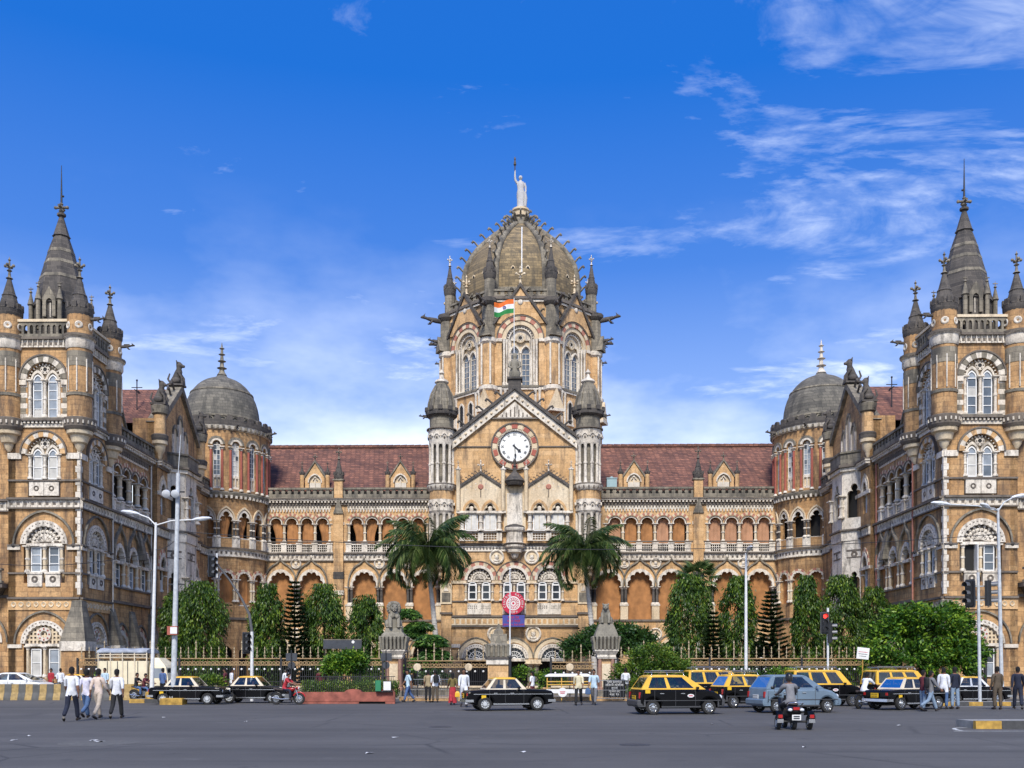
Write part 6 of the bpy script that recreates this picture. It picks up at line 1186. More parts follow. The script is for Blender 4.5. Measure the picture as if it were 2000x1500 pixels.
# ================================================================ railings, pillars, statues, street furniture
simple('rail_paint', (0.36, 0.235, 0.11), 0.6, var=0.35, scale=4); simple('spike_paint', (0.46, 0.36, 0.22), 0.6, var=0.3, scale=4)
stone('granite_pink', (0.44, 0.25, 0.18), (0.33, 0.18, 0.13), None, gamt=0.3); simple('pole_grey', (0.55, 0.57, 0.58), 0.45, var=0.25, scale=5); simple('pole_dark', (0.10, 0.10, 0.10), 0.5); simple('pole_white', (0.74, 0.74, 0.72), 0.45, var=0.15, scale=5)
simple('yellow_paint', (0.48, 0.285, 0.05), 0.6, var=0.45, scale=5); simple('barrier_yellow', (0.40, 0.27, 0.10), 0.7, var=0.4, scale=5); simple('kerb_black', (0.06, 0.06, 0.06), 0.7, var=0.4, scale=5); simple('barrier_grey', (0.11, 0.108, 0.10), 0.8, var=0.3); simple('concrete', (0.30, 0.29, 0.27), 0.8, var=0.3)
simple('lens_off', (0.03, 0.02, 0.02), 0.2); simple('lens_red', (1.0, 0.03, 0.02), 0.3, emit=2.5); simple('lamp_glass', (0.72, 0.74, 0.76), 0.25); simple('sign_back', (0.05, 0.055, 0.065), 0.5, var=0.3); simple('line_paint', (0.62, 0.62, 0.58), 0.7, var=0.5, scale=4); simple('red_wall', (0.36, 0.11, 0.075), 0.8, var=0.45, scale=2.5, bump=.4)
simple('steel', (0.20, 0.20, 0.20), 0.4, 0.6); simple('green_cloth', (0.03, 0.22, 0.10), 0.8); simple('paper', (0.75, 0.74, 0.72), 0.8)
simple('iron_worn', (0.07, 0.065, 0.06), 0.6, 0.3, var=.4, scale=14)
FD = 65.2
def railing(x0, x1, label, zt=2.6):
    o = thing('iron_railing', label, 'fence', T((x0 + x1) / 2, FD, 0), 'ornate railings before the station'); h = (x1 - x0) / 2
    put('plinth', MB().box(-h, h, -.22, .22, -.02, .62, 'grey_stone').box(-h, h, -.28, .28, .62, .74, 'cream_stone'), I4, o)
    put('top_rail', MB().box(-h, h, -.06, .06, zt - .07, zt, 'rail_paint').box(-h, h, -.05, .05, zt - .5, zt - .44, 'rail_paint').box(-h, h, -.04, .04, 1.0, 1.05, 'iron').box(-h, h, -.045, .045, zt - .28, zt - .25, 'rail_paint'), I4, o)
    mb = MB(); n = int((x1 - x0) / .14)
    for i in range(n): x = -h + (i + .5) * .14; mb.box(x - .016, x + .016, -.016, .016, .74, zt - .5, 'iron')
    put('bars', mb, I4, o, kind='stuff')
    m = int((x1 - x0) / .5); sk = cached(('spike',), lambda m_: [m_.lathe([(.035, 0), (.03, .3), (.06, .36), (.028, .42), (.024, .58), (.05, .62), (.004, .78)], 6, 'spike_paint'), m_.tube([(-.09, 0, .12), (0, 0, .2), (.09, 0, .12)], .018, 'spike_paint', 4)]); sk2 = cached(('spike2',), lambda m_: [m_.lathe([(.05, 0), (.04, .5), (.09, .58), (.04, .66), (.03, .95), (.06, 1.0), (.004, 1.2)], 6, 'spike_paint')])
    fr = cached(('railfr',), lambda m_: [m_.lathe([(.07, -.02), (.07, .03), (.12, .03), (.12, -.02)], 8, 'rail_paint', M=T(q, 0, 0) @ RX(R(90)), smooth=False) for q in (-.125, .125)] + [m_.box(-.25, -.23, -.03, .03, -.2, .2, 'rail_paint')] + [m_.ball((0, -.03, -.42), (.075, .06, .075), 'white_paint', 7, 5)])
    for i in range(m):
        x = -h + (i + .5) * (x1 - x0) / m; put('spike', sk2 if i % 6 == 3 else sk, T(x, 0, zt), o); put('rail_ornament', fr, T(x, -.03, zt - .33), o)
    for i in range(int((x1 - x0) / 6) + 1):
        x = -h + i * (x1 - x0) / max(1, int((x1 - x0) / 6)); put('post', cached(('rpost',), lambda m_: m_.box(-.07, .07, -.07, .07, .7, 2.62, 'iron')), T(x, 0, 0), o)
railing(gx(152, FD), gx(748, FD), 'long ornate railing left of the left lion pillar'); railing(gx(792, FD), gx(952, FD), 'short ornate railing between the left lion pillar and the middle pillar', 2.45); railing(gx(1076, FD), gx(1160, FD), 'short ornate railing between the doorway and the right lion pillar', 2.35); railing(gx(1206, FD), gx(1925, FD), 'long ornate railing right of the right lion pillar')
def lion_pillar(px, D, label, tiger):
    o = thing('gate_pillar', label, 'pillar', T(gx(px, D), D, 0) @ SC(.74, .74, 1), 'pillars carrying stone beasts')
    put('shaft', MB().box(-.55, .55, -.5, .5, 0, 2.5, 'ochre_smooth').box(-.72, .72, -.7, .7, 0, .5, 'grey_stone').box(-.36, .36, -.53, -.5, .7, 2.2, 'cream_stone'), I4, o)
    for x, y in ((-.55, -.5), (.55, -.5), (.55, .5), (-.55, .5)): put('corner_column', cached(('gpc',), lambda m: [m.lathe([(.24, .5), (.24, .65), (.17, .75), (.17, 2.4), (.27, 2.65)], 12, 'granite_pink')]), T(x, y, 0), o)
    mb = MB(); mb.loft([[(-x, -x, z), (x, -x, z), (x, x, z), (-x, x, z)] for x, z in ((.72, 2.5), (.8, 2.62), (.78, 2.75), (1.02, 3.0), (1.02, 3.08))], 'white_stone', False); mb.loft([[(-x, -x, z), (x, -x, z), (x, x, z), (-x, x, z)] for x, z in ((.85, 3.08), (.95, 3.85), (.8, 3.9))], 'dark_stone', False); put('capital', mb, I4, o)
    for k in range(4):
        for i in range(6): put('flute', cached(('gpf',), lambda m: [m.tube([(0, -1.0, 3.1), (0, -1.02, 3.5), (0, -1.14, 3.82)], [.10, .12, .13], 'lion_stone', 7), m.ball((0, -1.12, 3.85), (.14, .12, .1), 'lion_stone', 8, 5)]), RZ(k * PI / 2) @ T(-.82 + i * .328, 0, 0), o)
    rs = ((1.0, 3.9), (.95, 4.05), (.72, 4.2), (.68, 4.45)) if not tiger else ((1.0, 3.9), (.95, 4.05), (.6, 4.7), (.5, 4.75))
    put('plinth', MB().loft([[(-x, -x, z), (x, -x, z), (x, x, z), (-x, x, z)] for x, z in rs], 'lion_stone', False), I4, o); return rs[-1][1]
def big_cat(px, D, z, tiger, label):
    o = thing('stone_tiger' if tiger else 'stone_lion', label, 'statue', T(gx(px, D), D, z) @ RZ(R(12 if not tiger else -6)) @ SC(.68 if tiger else .84)); m = 'lion_stone'; mb = MB()
    def el(z_, y, w_, d): return [(w_ * math.cos(a), y + d * math.sin(a), z_) for a in [2 * PI * k / 14 for k in range(14)]]
    mb.loft([el(0, .25, .58, .62), el(.2, .22, .62, .62), el(.45, .12, .56, .52), el(.75, -.02, .46, .42), el(1.05, -.15, .40, .34), el(1.3, -.2, .34, .30), el(1.5, -.2, .2, .2)], m)
    for s2 in (-1, 1):
        mb.tube([(s2 * .28, -.2, .95), (s2 * .31, -.5, .6), (s2 * .30, -.55, .1)], [.17, .14, .12], m, 9); mb.ball((s2 * .3, -.66, .08), (.15, .22, .1), m); mb.ball((s2 * .46, .2, .32), (.22, .42, .34), m, 12, 8); mb.ball((s2 * .5, -.2, .09), (.14, .26, .1), m)
    mb.tube([(.3, .8, .1), (.6, .6, .1), (.68, .1, .1)], [.08, .07, .09], m, 7)
    put('body', mb, I4, o)
    hd = MB(); hz = 1.52
    hd.ball((0, -.38, hz), (.30, .32, .31), m, 14, 10); hd.ball((0, -.66, hz - .1), (.17, .16, .14), m); hd.ball((0, -.60, hz - .24), (.14, .14, .07), m); hd.ball((0, -.8, hz - .03), (.06, .05, .04), 'dark_stone', 7, 5); hd.box(-.11, .11, -.76, -.62, hz - .215, hz - .165, 'white_stone' if not tiger else 'dark')
    for s2 in (-1, 1): hd.ball((s2 * .13, -.62, hz + .08), (.05, .04, .035), 'dark', 7, 5); hd.ball((s2 * .13, -.6, hz + .15), (.09, .08, .035), m, 7, 5); hd.ball((s2 * .24, -.3, hz + .27), (.09, .06, .1), m, 8, 5)
    put('head', hd, I4, o)
    if not tiger:
        rg = random.Random(4); mn = MB()
        for k in range(34):
            a = 2 * PI * k / 17 + rg.random() * .2; rr = .38 if k < 17 else .44; zz = hz + rr * 1.05 * math.sin(a); mn.ball((rr * .98 * math.cos(a), -.26 + (.22 if k >= 17 else 0), min(zz, hz + .38)), (.14, .16, .16), m, 7, 5)
        for k in range(14): mn.ball((rg.uniform(-.3, .3), -.38 + rg.uniform(-.12, .1), rg.uniform(.85, 1.2)), (.12, .13, .2), m, 7, 5)
        mn.ball((0, .02, hz - .1), (.48, .36, .52), m, 14, 10); put('mane', mn, I4, o)
z_ = lion_pillar(770, 62, 'gate pillar under the stone lion left of the entrance', False); big_cat(769, 62, z_, False, 'grey stone lion seated on the left gate pillar')
z_ = lion_pillar(1183, 62, 'gate pillar under the stone tiger right of the entrance', True); big_cat(1183, 62, z_, True, 'weathered stone tiger on the right gate pillar')
o = thing('middle_pillar', 'ochre pillar with tiered stone crown before the doorways', 'pillar', T(gx(974, 62), 62, 0)); put('shaft', MB().box(-.68, .68, -.6, .6, 0, 2.15, 'ochre_smooth').box(-.8, .8, -.72, .72, 0, .4, 'grey_stone'), I4, o); put('frieze', MB().box(-.78, .78, -.7, .7, 2.15, 2.5, 'white_stone').box(-.86, .86, -.78, .78, 2.5, 2.62, 'dark_stone'), I4, o)
put('crown', MB().loft([[(-x, -x, z), (x, -x, z), (x, x, z), (-x, x, z)] for x, z in ((.7, 2.62), (.72, 3.3), (.6, 3.4), (.5, 3.5), (.38, 4.0), (.3, 4.05), (.3, 4.3), (.16, 4.4), (.1, 4.6), (.03, 4.75))], 'grey_stone', False), I4, o)
for k in range(4):
    for i in range(5): put('flute', cached(('mpf',), lambda m: m.tube([(0, -.74, 2.66), (0, -.74, 3.2), (0, -.82, 3.42)], [.08, .09, .1], 'lion_stone', 6)), RZ(k * PI / 2) @ T(-.6 + .3 * i, 0, 0), o)
    put('gablet', cached(('mpg',), lambda m: m.prism([(-.25, 3.45), (.25, 3.45), (0, 4.1)], -.52, -.3, 'lion_stone')), RZ(k * PI / 2), o)
# flagpole by the middle pillar and the tricolour on the clock gable
o = thing('flagpole', 'thin white flagpole rising beside the middle pillar', 'flagpole', T(gx(996, 61.3), 61.3, 0)); put('pole', MB().tube([(0, 0, 1.6), (0, 0, 8.1)], [.055, .035], 'pole_white', 8), I4, o); put('base', MB().tube([(0, 0, 0), (0, 0, 2.6)], [.12, .10], 'iron', 8).ball((0, 0, 2.6), .14, 'iron', 8, 5), I4, o); put('cap', MB().ball((0, 0, 8.15), .07, 'pole_white', 7, 5), I4, o)
fl = thing('national_flag', 'orange, white and green tricolour flag flying in front of the dome tower', 'flag', SW @ T(-.02, -1.6, 30.0)); put('pole', MB().tube([(0, 0, 0), (0, 0, 8.3)], [.06, .035], 'pole_white', 8), I4, fl)
simple('flag_orange', (0.75, 0.16, 0.02), 0.8); simple('flag_green', (0.02, 0.22, 0.05), 0.8); simple('flag_white', (0.8, 0.8, 0.78), 0.8); simple('flag_blue', (0.02, 0.03, 0.2), 0.8)
def cloth(z0, z1, m):
    mb = MB(); n = 16; vs_ = []
    for j in range(3):
        for i in range(n + 1): a = i / n; zz = z0 + (z1 - z0) * j / 2; vs_.append((-.05 - 1.9 * a, .16 * math.sin(a * 9 + zz) * (.3 + a), zz - .42 * a + .05 * math.sin(a * 7)))
    return mb.add(vs_, [(j * (n + 1) + i, j * (n + 1) + i + 1, (j + 1) * (n + 1) + i + 1, (j + 1) * (n + 1) + i) for j in range(2) for i in range(n)], m, True)
for a, b, m_, nm in ((7.75, 8.2, 'flag_orange', 'orange_band'), (7.3, 7.75, 'flag_white', 'white_band'), (6.85, 7.3, 'flag_green', 'green_band')): put(nm, cloth(a, b, m_), I4, fl)
for q in (-1, 1): put('wheel_emblem', MB().lathe([(.1, 0), (.17, 0)], 14, 'flag_blue', M=RX(R(90))).box(-.015, .015, -.004, .004, -.12, .12, 'flag_blue').box(-.12, .12, -.004, .004, -.015, .015, 'flag_blue'), T(-.95, (.06 if q < 0 else .18) - .09 + .16 * math.sin(.47 * 9 + 7.5) * .77, 7.33), fl)
# statue on the dome: robed woman with a raised torch
st = thing('robed_statue', 'white stone statue of a robed woman raising a torch on the dome', 'statue', SW @ DOME @ T(0, 0, 54.3)); H = 4.1 / 1.0; m = 'statue_stone'
def rg_(z, w_, d, cx=0, cy=0, n=20, rip=.0): return [((cx + w_ * math.cos(a) * (1 + rip * math.sin(7 * a + z * 3)), cy + d * math.sin(a) * (1 + rip * math.cos(6 * a)), z)) for a in [2 * PI * k / n for k in range(n)]]
body = MB().loft([rg_(0, .50, .42, rip=.10), rg_(.25, .46, .38, rip=.12), rg_(.9, .42, .34, .02, 0, rip=.12), rg_(1.5, .46, .34, .03, rip=.10), rg_(2.0, .47, .33, .02, rip=.05), rg_(2.35, .36, .27, 0), rg_(2.7, .40, .30, -.01), rg_(3.0, .44, .27, -.02), rg_(3.2, .36, .2, -.02), rg_(3.28, .16, .14, -.02), rg_(3.42, .12, .12, -.02)], m)
body.tube([(-.38, 0, 3.05), (-.62, -.05, 3.45), (-.66, -.1, 3.95), (-.64, -.12, 4.35)], [.15, .13, .10, .08], m, 9); body.tube([(.40, 0, 3.05), (.55, -.02, 2.6), (.58, -.1, 2.1), (.52, -.2, 1.75)], [.15, .13, .10, .08], m, 9); body.tube([(.5, -.15, 2.0), (.56, -.1, 1.3), (.5, -.05, .4)], [.12, .2, .16], m, 8)
for k in range(4): body.tube([(-.67 + .03 * k, -.15, 4.36), (-.69 + .03 * k, -.17, 4.45), (-.66 + .02 * k, -.1, 4.48)], .022, m, 5); body.tube([(.50 + .03 * k - .05, -.22, 1.72), (.50 + .03 * k - .05, -.26, 1.6), (.50 + .02 * k - .05, -.22, 1.52)], .022, m, 5)
put('body', body, I4, st); put('head', MB().ball((-.02, -.02, 3.66), (.20, .22, .27), m, 14, 10).ball((-.02, -.24, 3.64), (.04, .05, .06), m, 6, 4).ball((-.02, .06, 3.72), (.23, .23, .25), m, 12, 8).ball((-.02, .2, 3.62), (.12, .12, .14), m, 8, 6), I4, st)
put('torch', MB().tube([(-.66, -.13, 4.1), (-.66, -.13, 5.0)], [.05, .07], 'dark_stone', 8).lathe([(.07, 5.0), (.17, 5.1), (.13, 5.4), (.08, 5.6), (.12, 5.75), (.02, 6.05)], 9, 'dark_stone', -.66, -.13), I4, st)
# ---- street lamps and signals
def lamp_post(px, D, h, arms, label, base_m='pole_white', lean=0):
    o = thing('street_lamp', label, 'street lamp', T(gx(px, D), D, 0) @ RY(lean)); put('pole', MB().tube([(0, 0, 0), (0, 0, 1.2)], [.13, .12], base_m, 10).tube([(0, 0, 1.2), (0, 0, h * .6), (0, 0, h)], [.105, .09, .065], base_m, 10), I4, o)
    for (dx, dy, dz) in arms:
        put('arm', MB().tube([(0, 0, h - .15), (dx * .4, dy * .4, h + dz * .55), (dx, dy, h + dz)], .04, base_m, 7), I4, o); v = Vector((dx, dy, 0)).normalized()
        lm = put('lamp_head', MB().loft([[(x, w_ * math.cos(a), z + t2 * math.sin(a)) for a in [2 * PI * k / 10 for k in range(10)]] for x, w_, t2, z in ((-.1, .05, .05, 0), (.1, .13, .09, .02), (.45, .17, .11, .03), (.8, .12, .08, .02), (.95, .03, .02, 0))], 'lamp_glass'), T(dx, dy, h + dz) @ RZ(math.atan2(dy, dx)) @ RY(R(-8)), o); put('bowl', MB().ball((.42, 0, -.04), (.32, .13, .07), 'lamp_glass', 10, 6), I4, lm)
lamp_post(296, 53.5, 9.9, ((-1.0, 0, .45), (2.0, .3, .25)), 'white twin-armed street lamp beside the left taxi', lean=R(1.4)); lamp_post(1457, 60, 9.0, ((.0, -.5, .1),), 'single white lamp post before the right columnar trees')
lamp_post(1957, 53, 10.6, ((-2.6, .2, .3), (.9, .1, .6), (-.9, -.8, -.1)), 'grey three-armed street lamp in front of the right tower', 'pole_grey', R(-1.2))
o = thing('camera_mast', 'tall grey mast with floodlights and a small box sign behind the left taxi', 'mast', T(gx(339, 50.5), 50.5, 0)); put('pole', MB().tube([(0, 0, 0), (0, 0, .5), (0, 0, 1.0)], [.24, .2, .16], 'pole_grey', 10).tube([(0, 0, 1.0), (.12, 0, 6), (.24, 0, 12)], [.15, .125, .10], 'pole_grey', 10), I4, o); put('antenna', MB().tube([(.24, 0, 12), (.38, 0, 14.0)], .02, 'pole_grey', 6), I4, o)
put('box_sign', MB().box(-.22, .30, -.34, -.12, 3.6, 4.05, 'red_stone').box(-.05, .30, -.36, -.342, 3.66, 4.0, 'white_paint'), I4, o)
for z in (6.2, 8.9, 11.0): put('clamp', MB().box(-.35, .45, -.03, .03, z, z + .07, 'iron'), T(.12, 0, 0), o)
for q in (-.35, .12): put('floodlight', MB().lathe([(.08, -.15), (.2, 0), (.22, .12), (.18, .14), (.001, .15)], 12, 'lamp_glass', M=T(q, -.3, 10.9) @ RX(R(115))), T(.1, 0, 0), o)
def signal_head(M, o, red=False, lab=None):
    h = put('signal_head', MB().box(-.17, .17, -.12, .14, -.55, .55, 'black_paint').box(-.24, .24, .0, .02, -.62, .62, 'sign_back'), M, o, lab)
    for k in range(3):
        put('lens', cached(('lens', red and k == 0), lambda m: [m.lathe([(.001, .0), (.11, .0)], 14, 'lens_red' if red and k == 0 else 'lens_off', M=RX(R(90)))]), T(0, -.125, .36 - .36 * k), h); put('visor', cached(('visor',), lambda m: m.lathe([(.13, 0), (.14, .26)], 12, 'steel', M=T(0, 0, 0) @ RX(R(90)), a0=-R(20), a1=R(200))), T(0, -.12, .36 - .36 * k), h)
o = thing('traffic_signal', 'traffic signal on a curved overhanging arm behind the left taxis', 'traffic light', T(gx(492, 56), 56, 0)); put('pole', MB().tube([(0, 0, 0), (0, 0, 4.0)], [.10, .09], 'pole_white', 9), I4, o); put('arm', MB().tube([(0, 0, 4.0), (-.15, 0, 5.0), (-.6, 0, 5.9), (-1.3, 0, 7.0), (-2.0, -.1, 7.9)], [.09, .08, .07, .06, .05], 'pole_dark', 9), I4, o)
signal_head(T(-2.28, -.1, 7.75) @ RZ(R(55)), o); put('backboard', MB().box(-.05, .05, -.02, .02, 7.1, 8.5, 'pole_white'), T(-1.98, -.1, 0), o); signal_head(T(-.32, 0, 3.35) @ RZ(R(40)), o)
o = thing('traffic_signal', 'traffic signal showing red before the columnar trees', 'traffic light', T(gx(1617, 55), 55, 0)); put('pole', MB().tube([(0, 0, 0), (0, 0, 5.3)], .065, 'pole_white', 8), I4, o); signal_head(T(-.22, -.12, 4.45) @ RZ(R(-8)), o, True); signal_head(T(.1, -.1, 3.9) @ RZ(R(70)), o)
o = thing('traffic_signal', 'double-headed traffic signal on a pole at the right', 'traffic light', T(gx(1914, 49), 49, 0) @ RY(R(-.8))); put('pole', MB().tube([(0, 0, 0), (0, 0, 6.7)], [.085, .07], 'pole_grey', 9), I4, o); signal_head(T(-.42, 0, 5.65) @ RZ(R(-62)) @ SC(1.15), o); signal_head(T(.5, 0, 5.65) @ RZ(R(62)) @ SC(1.15), o); put('bracket', MB().tube([(-.4, 0, 5.3), (.5, 0, 5.3)], .03, 'pole_grey', 6).tube([(-.4, 0, 6.0), (.5, 0, 6.0)], .03, 'pole_grey', 6), I4, o)
for px, lab in ((569, 'sign pair seen from behind near the red motorcycle'), (754, 'sign pair seen from behind before the left lion pillar')):
    o = thing('road_sign', 'dark ' + lab, 'sign', T(gx(px, 53.8), 53.8, 0)); put('post', MB().tube([(0, 0, 0), (0, 0, 2.9)], .03, 'iron', 7), I4, o); put('plate', MB().box(-.31, .31, .03, .05, 2.3, 2.72, 'sign_back'), I4, o); put('disc', MB().lathe([(.001, .02), (.2, .02), (.2, 0), (.001, 0)], 18, 'sign_back', M=T(0, .05, 2.05) @ RX(R(90))), I4, o)
o = thing('notice_board', 'long dark notice board on posts behind the small domed tree', 'sign', T(gx(669, 63.6), 63.6, .13)); put('board', MB().box(-1.25, 1.25, -.04, .04, 3.05, 3.62, 'sign_back').box(-1.25, 1.25, -.05, .05, 3.62, 3.68, 'grey_stone'), I4, o); put('emblem', MB().lathe([(.001, .02), (.1, .02)], 14, 'white_paint', M=T(.7, -.05, 3.5) @ RX(R(90))), I4, o)
for q in (-1.15, 1.15): put('post', MB().tube([(q, .08, 0), (q, .08, 3.1)], .035, 'iron', 6), I4, o)
o = thing('placard', 'tilted white placard on a yellow post beside the broad leafy tree', 'sign', T(gx(1685, 56), 56, 0)); put('post', MB().tube([(0, .03, 0), (0, .03, 2.6)], .04, 'yellow_paint', 7), I4, o); put('plate', MB().box(-.35, .35, -.02, .02, -.33, .33, 'white_paint').box(-.26, .26, -.024, -.02, -.06, -.03, 'sign_back').box(-.26, .26, -.024, -.02, .06, .09, 'sign_red').box(-.2, .2, -.024, -.02, -.18, -.15, 'sign_back'), T(0, -.03, 2.75) @ RY(R(6)), o)
# ---- kerbs, barrier, walls and barricades
o = thing('road_barrier', 'yellow and black striped concrete barrier along the left roadside', 'barrier', T(gx(-30, 58), 58, 0)); L_ = gx(258, 58) - gx(-30, 58); nb = 21
for i in range(nb): put('barrier_block', cached(('bblk', i % 2), lambda m: [m.loft([[(-x, -y, z), (x, -y, z), (x, y, z), (-x, y, z)] for x, y, z in ((L_ / nb / 2 - .004, .3, 0), (L_ / nb / 2 - .004, .28, .15), (L_ / nb / 2 - .004, .16, .45), (L_ / nb / 2 - .004, .12, .95))], 'barrier_yellow' if i % 2 == 0 else 'barrier_grey', False)]), T((i + .5) * L_ / nb, 0, 0), o)
put('end_block', MB().box(-.25, .25, -.2, .2, 0, .95, 'yellow_paint'), T(L_ + .3, -.1, 0), o)
def kerb_island(label, px0, px1, D, dep, h=.2, ph=0):
    o = thing('kerb_island', label, 'kerb', T(gx(px0, D), D, 0), 'striped kerb islands'); L2 = gx(px1, D) - gx(px0, D); nk = max(2, int(L2 / .62)); put('top', MB().box(.04, L2 - .04, .03, dep, 0, h - .012, 'concrete'), I4, o)
    for i in range(nk): put('kerb_stone', MB().box(-L2 / nk / 2 + .006, L2 / nk / 2 - .006, 0, .2, 0, h, 'yellow_paint' if (i + ph) % 2 == 0 else 'kerb_black', ty=.02), T((i + .5) * L2 / nk, 0, 0), o)
kerb_island('striped kerb island round the left street lamp', 252, 312, 52.6, 1.6, .22, 0); kerb_island('striped kerb island at the foot of the right signal', 1838, 2030, 48.3, 1.6, .2, 0); kerb_island('striped kerb island cut by the right edge, nearest the camera', 1906, 2060, 29.2, 1.4, .24, 0)
put('mast_base', MB().loft([[(-x, -y, z), (x, -y, z), (x, y, z), (-x, y, z)] for x, y, z in ((.58, .4, 0), (.58, .4, .3), (.5, .34, .34))], 'yellow_paint', False), T(gx(339, 50.3), 50.3, 0), None, 'yellow painted concrete block under the tall grey mast', 'concrete block'); put('lamp_base', MB().loft([[(.36 * math.cos(a), .36 * math.sin(a), z) for a in [2 * PI * k / 12 for k in range(12)]] for z in (.2, .55)] + [[(.28 * math.cos(a), .28 * math.sin(a), .62) for a in [2 * PI * k / 12 for k in range(12)]]], 'yellow_paint', False), T(gx(296, 53.2), 53.3, 0), None, 'round yellow concrete block under the left street lamp', 'concrete block')
o = thing('low_wall', 'low brick-red plastered wall with two rounded humps', 'wall', T(gx(586, 51.5), 51.5, 0)); L2 = gx(771, 51.5) - gx(586, 51.5)
hump = lambda c, w_: [(c + w_ * math.cos(a), .62 + .16 * math.sin(a)) for a in [PI * k / 8 for k in range(9)]]
put('wall_body', MB().prism([(0, .12), (L2, .12), (L2, .62)] + hump(L2 - .45, .4) + hump(L2 * .56, .45) + [(0, .62)], 0, .35, 'red_wall').box(0, L2 * .62, .02, .33, 0, .12, 'red_wall').box(L2 * .9, L2, .02, .33, 0, .12, 'red_wall').box(L2 * .62, L2 * .9, .2, .33, 0, .12, 'dark'), I4, o); mb = MB()
for i in range(46): x = .1 + i * (L2 - .2) / 45; mb.box(x - .012, x + .012, .15, .175, .6, 1.45, 'iron')
mb.box(0, L2, .145, .18, 1.42, 1.46, 'iron'); put('railing', mb, I4, o, kind='stuff')
def guard_rail(label, px0, px1, D, h=1.1, m='steel'):
    o = thing('guard_rail', label, 'railing', T(gx(px0, D), D, 0), 'pedestrian guard rails'); L2 = gx(px1, D) - gx(px0, D); put('frame', MB().tube([(0, 0, 0), (0, 0, h), (L2, 0, h), (L2, 0, 0)], .03, m, 7).tube([(0, 0, .2), (L2, 0, .2)], .025, m, 6).tube([(0, 0, h * .55), (L2, 0, h * .55)], .02, m, 6), I4, o); n_ = int(L2 / .16)
    for i in range(n_): put('bar', cached(('gbar', h, m), lambda q: q.tube([(0, 0, .2), (0, 0, h)], .012, m, 5)), T((i + .5) * L2 / n_, 0, 0), o)
guard_rail('grey guard rail left of the white-clad walker', 797, 893, 55.5, 1.25); guard_rail('guard rail before the black notice boards on the right', 1158, 1226, 54.5, 1.2)
put('kerb_ledge', MB().box(gx(780, 56), gx(1230, 56), 56, 56.3, 0, .25, 'ochre_smooth'), kind='structure')
o = thing('black_notice', 'black notice panel with white lines of script behind the guard rail', 'sign', T(gx(1200, 55), 55, .1)); put('panel', MB().box(-.62, .62, 0, .05, .15, 1.15, 'black_paint'), I4, o)
for k in range(5): put('script_line', text_mesh(('मुंबई छत्रपती', 'शिवाजी टर्मिनस', 'सूचना', 'प्रवेश बंद', 'मध्य रेल')[k], .17, 'white_paint', .004), T(0, -.012, 1.02 - .18 * k) @ TXT, o)
o = thing('barricade_booth', 'yellow barricade booth with a flat white roof by the entrance', 'booth', T(gx(1110, 54.5), 54.5, 0)); simple('booth_yellow', (0.72, 0.42, 0.08), 0.5)
put('roof', MB().box(-1.3, 1.3, -.5, .7, 1.42, 1.5, 'white_paint').box(-1.25, 1.25, -.45, .65, 1.5, 1.58, 'white_paint', tx=.2, ty=.1), I4, o)
for x in (-1.2, -.4, .4, 1.2): put('post', cached(('bpost',), lambda m: m.tube([(0, 0, 0), (0, 0, 1.42)], .03, 'booth_yellow', 7)), T(x, -.4, 0), o)
for z in (.62, .95, 1.12): put('rail', MB().box(-1.22, 1.22, -.44, -.38, z, z + .05, 'booth_yellow'), I4, o)
put('banner', MB().box(-1.25, 1.25, -.46, -.45, .5, .72, 'white_paint'), I4, o); put('disc_sign', MB().lathe([(.001, .02), (.26, .02), (.26, 0), (.001, 0)], 20, 'white_paint', M=T(-.35, -.48, .55) @ RX(R(90))).box(-.5, -.2, -.51, -.505, .56, .6, 'sign_red').box(-.47, -.23, -.51, -.505, .48, .52, 'sign_red'), I4, o)
for x in (-1.0, -.3, .6, 1.1): put('foot', cached(('bfoot',), lambda m: m.box(-.12, .12, -.5, -.3, 0, .1, 'iron')), T(x, 0, 0), o)
for px, lab in ((815, 'left of the white-clad walker'), (915, 'above the walker in white'), (1113, 'above the white booth roof')): put('round_lamp', MB().lathe([(.001, .06), (.2, .05), (.24, 0), (.2, -.05), (.001, -.06)], 18, 'cream_stone', M=RX(R(90))).tube([(0, 0, -1.95), (0, 0, -.2)], .04, 'iron', 6), T(gx(px, 58.5), 58.5, 1.95), None, 'round buff disc on a post ' + lab, 'post')
o = thing('street_stand', 'green draped stand with a white board at the end of the red wall', 'stand', T(gx(750, 51.3), 51.3, .62)); put('frame', MB().box(-.45, .45, 0, .3, 0, .06, 'iron'), I4, o); put('green_cover', MB().loft([[(x - .3, y, z) for x, y in ((-.14, -.1), (.14, -.1), (.12, .12), (-.12, .12))] for z in (.06, .5, .62)], 'green_cloth', False), I4, o); put('white_board', MB().box(-.02, .36, -.06, -.03, .1, .56, 'white_paint').box(-.06, .40, -.03, .02, .06, .6, 'black_paint'), I4, o)
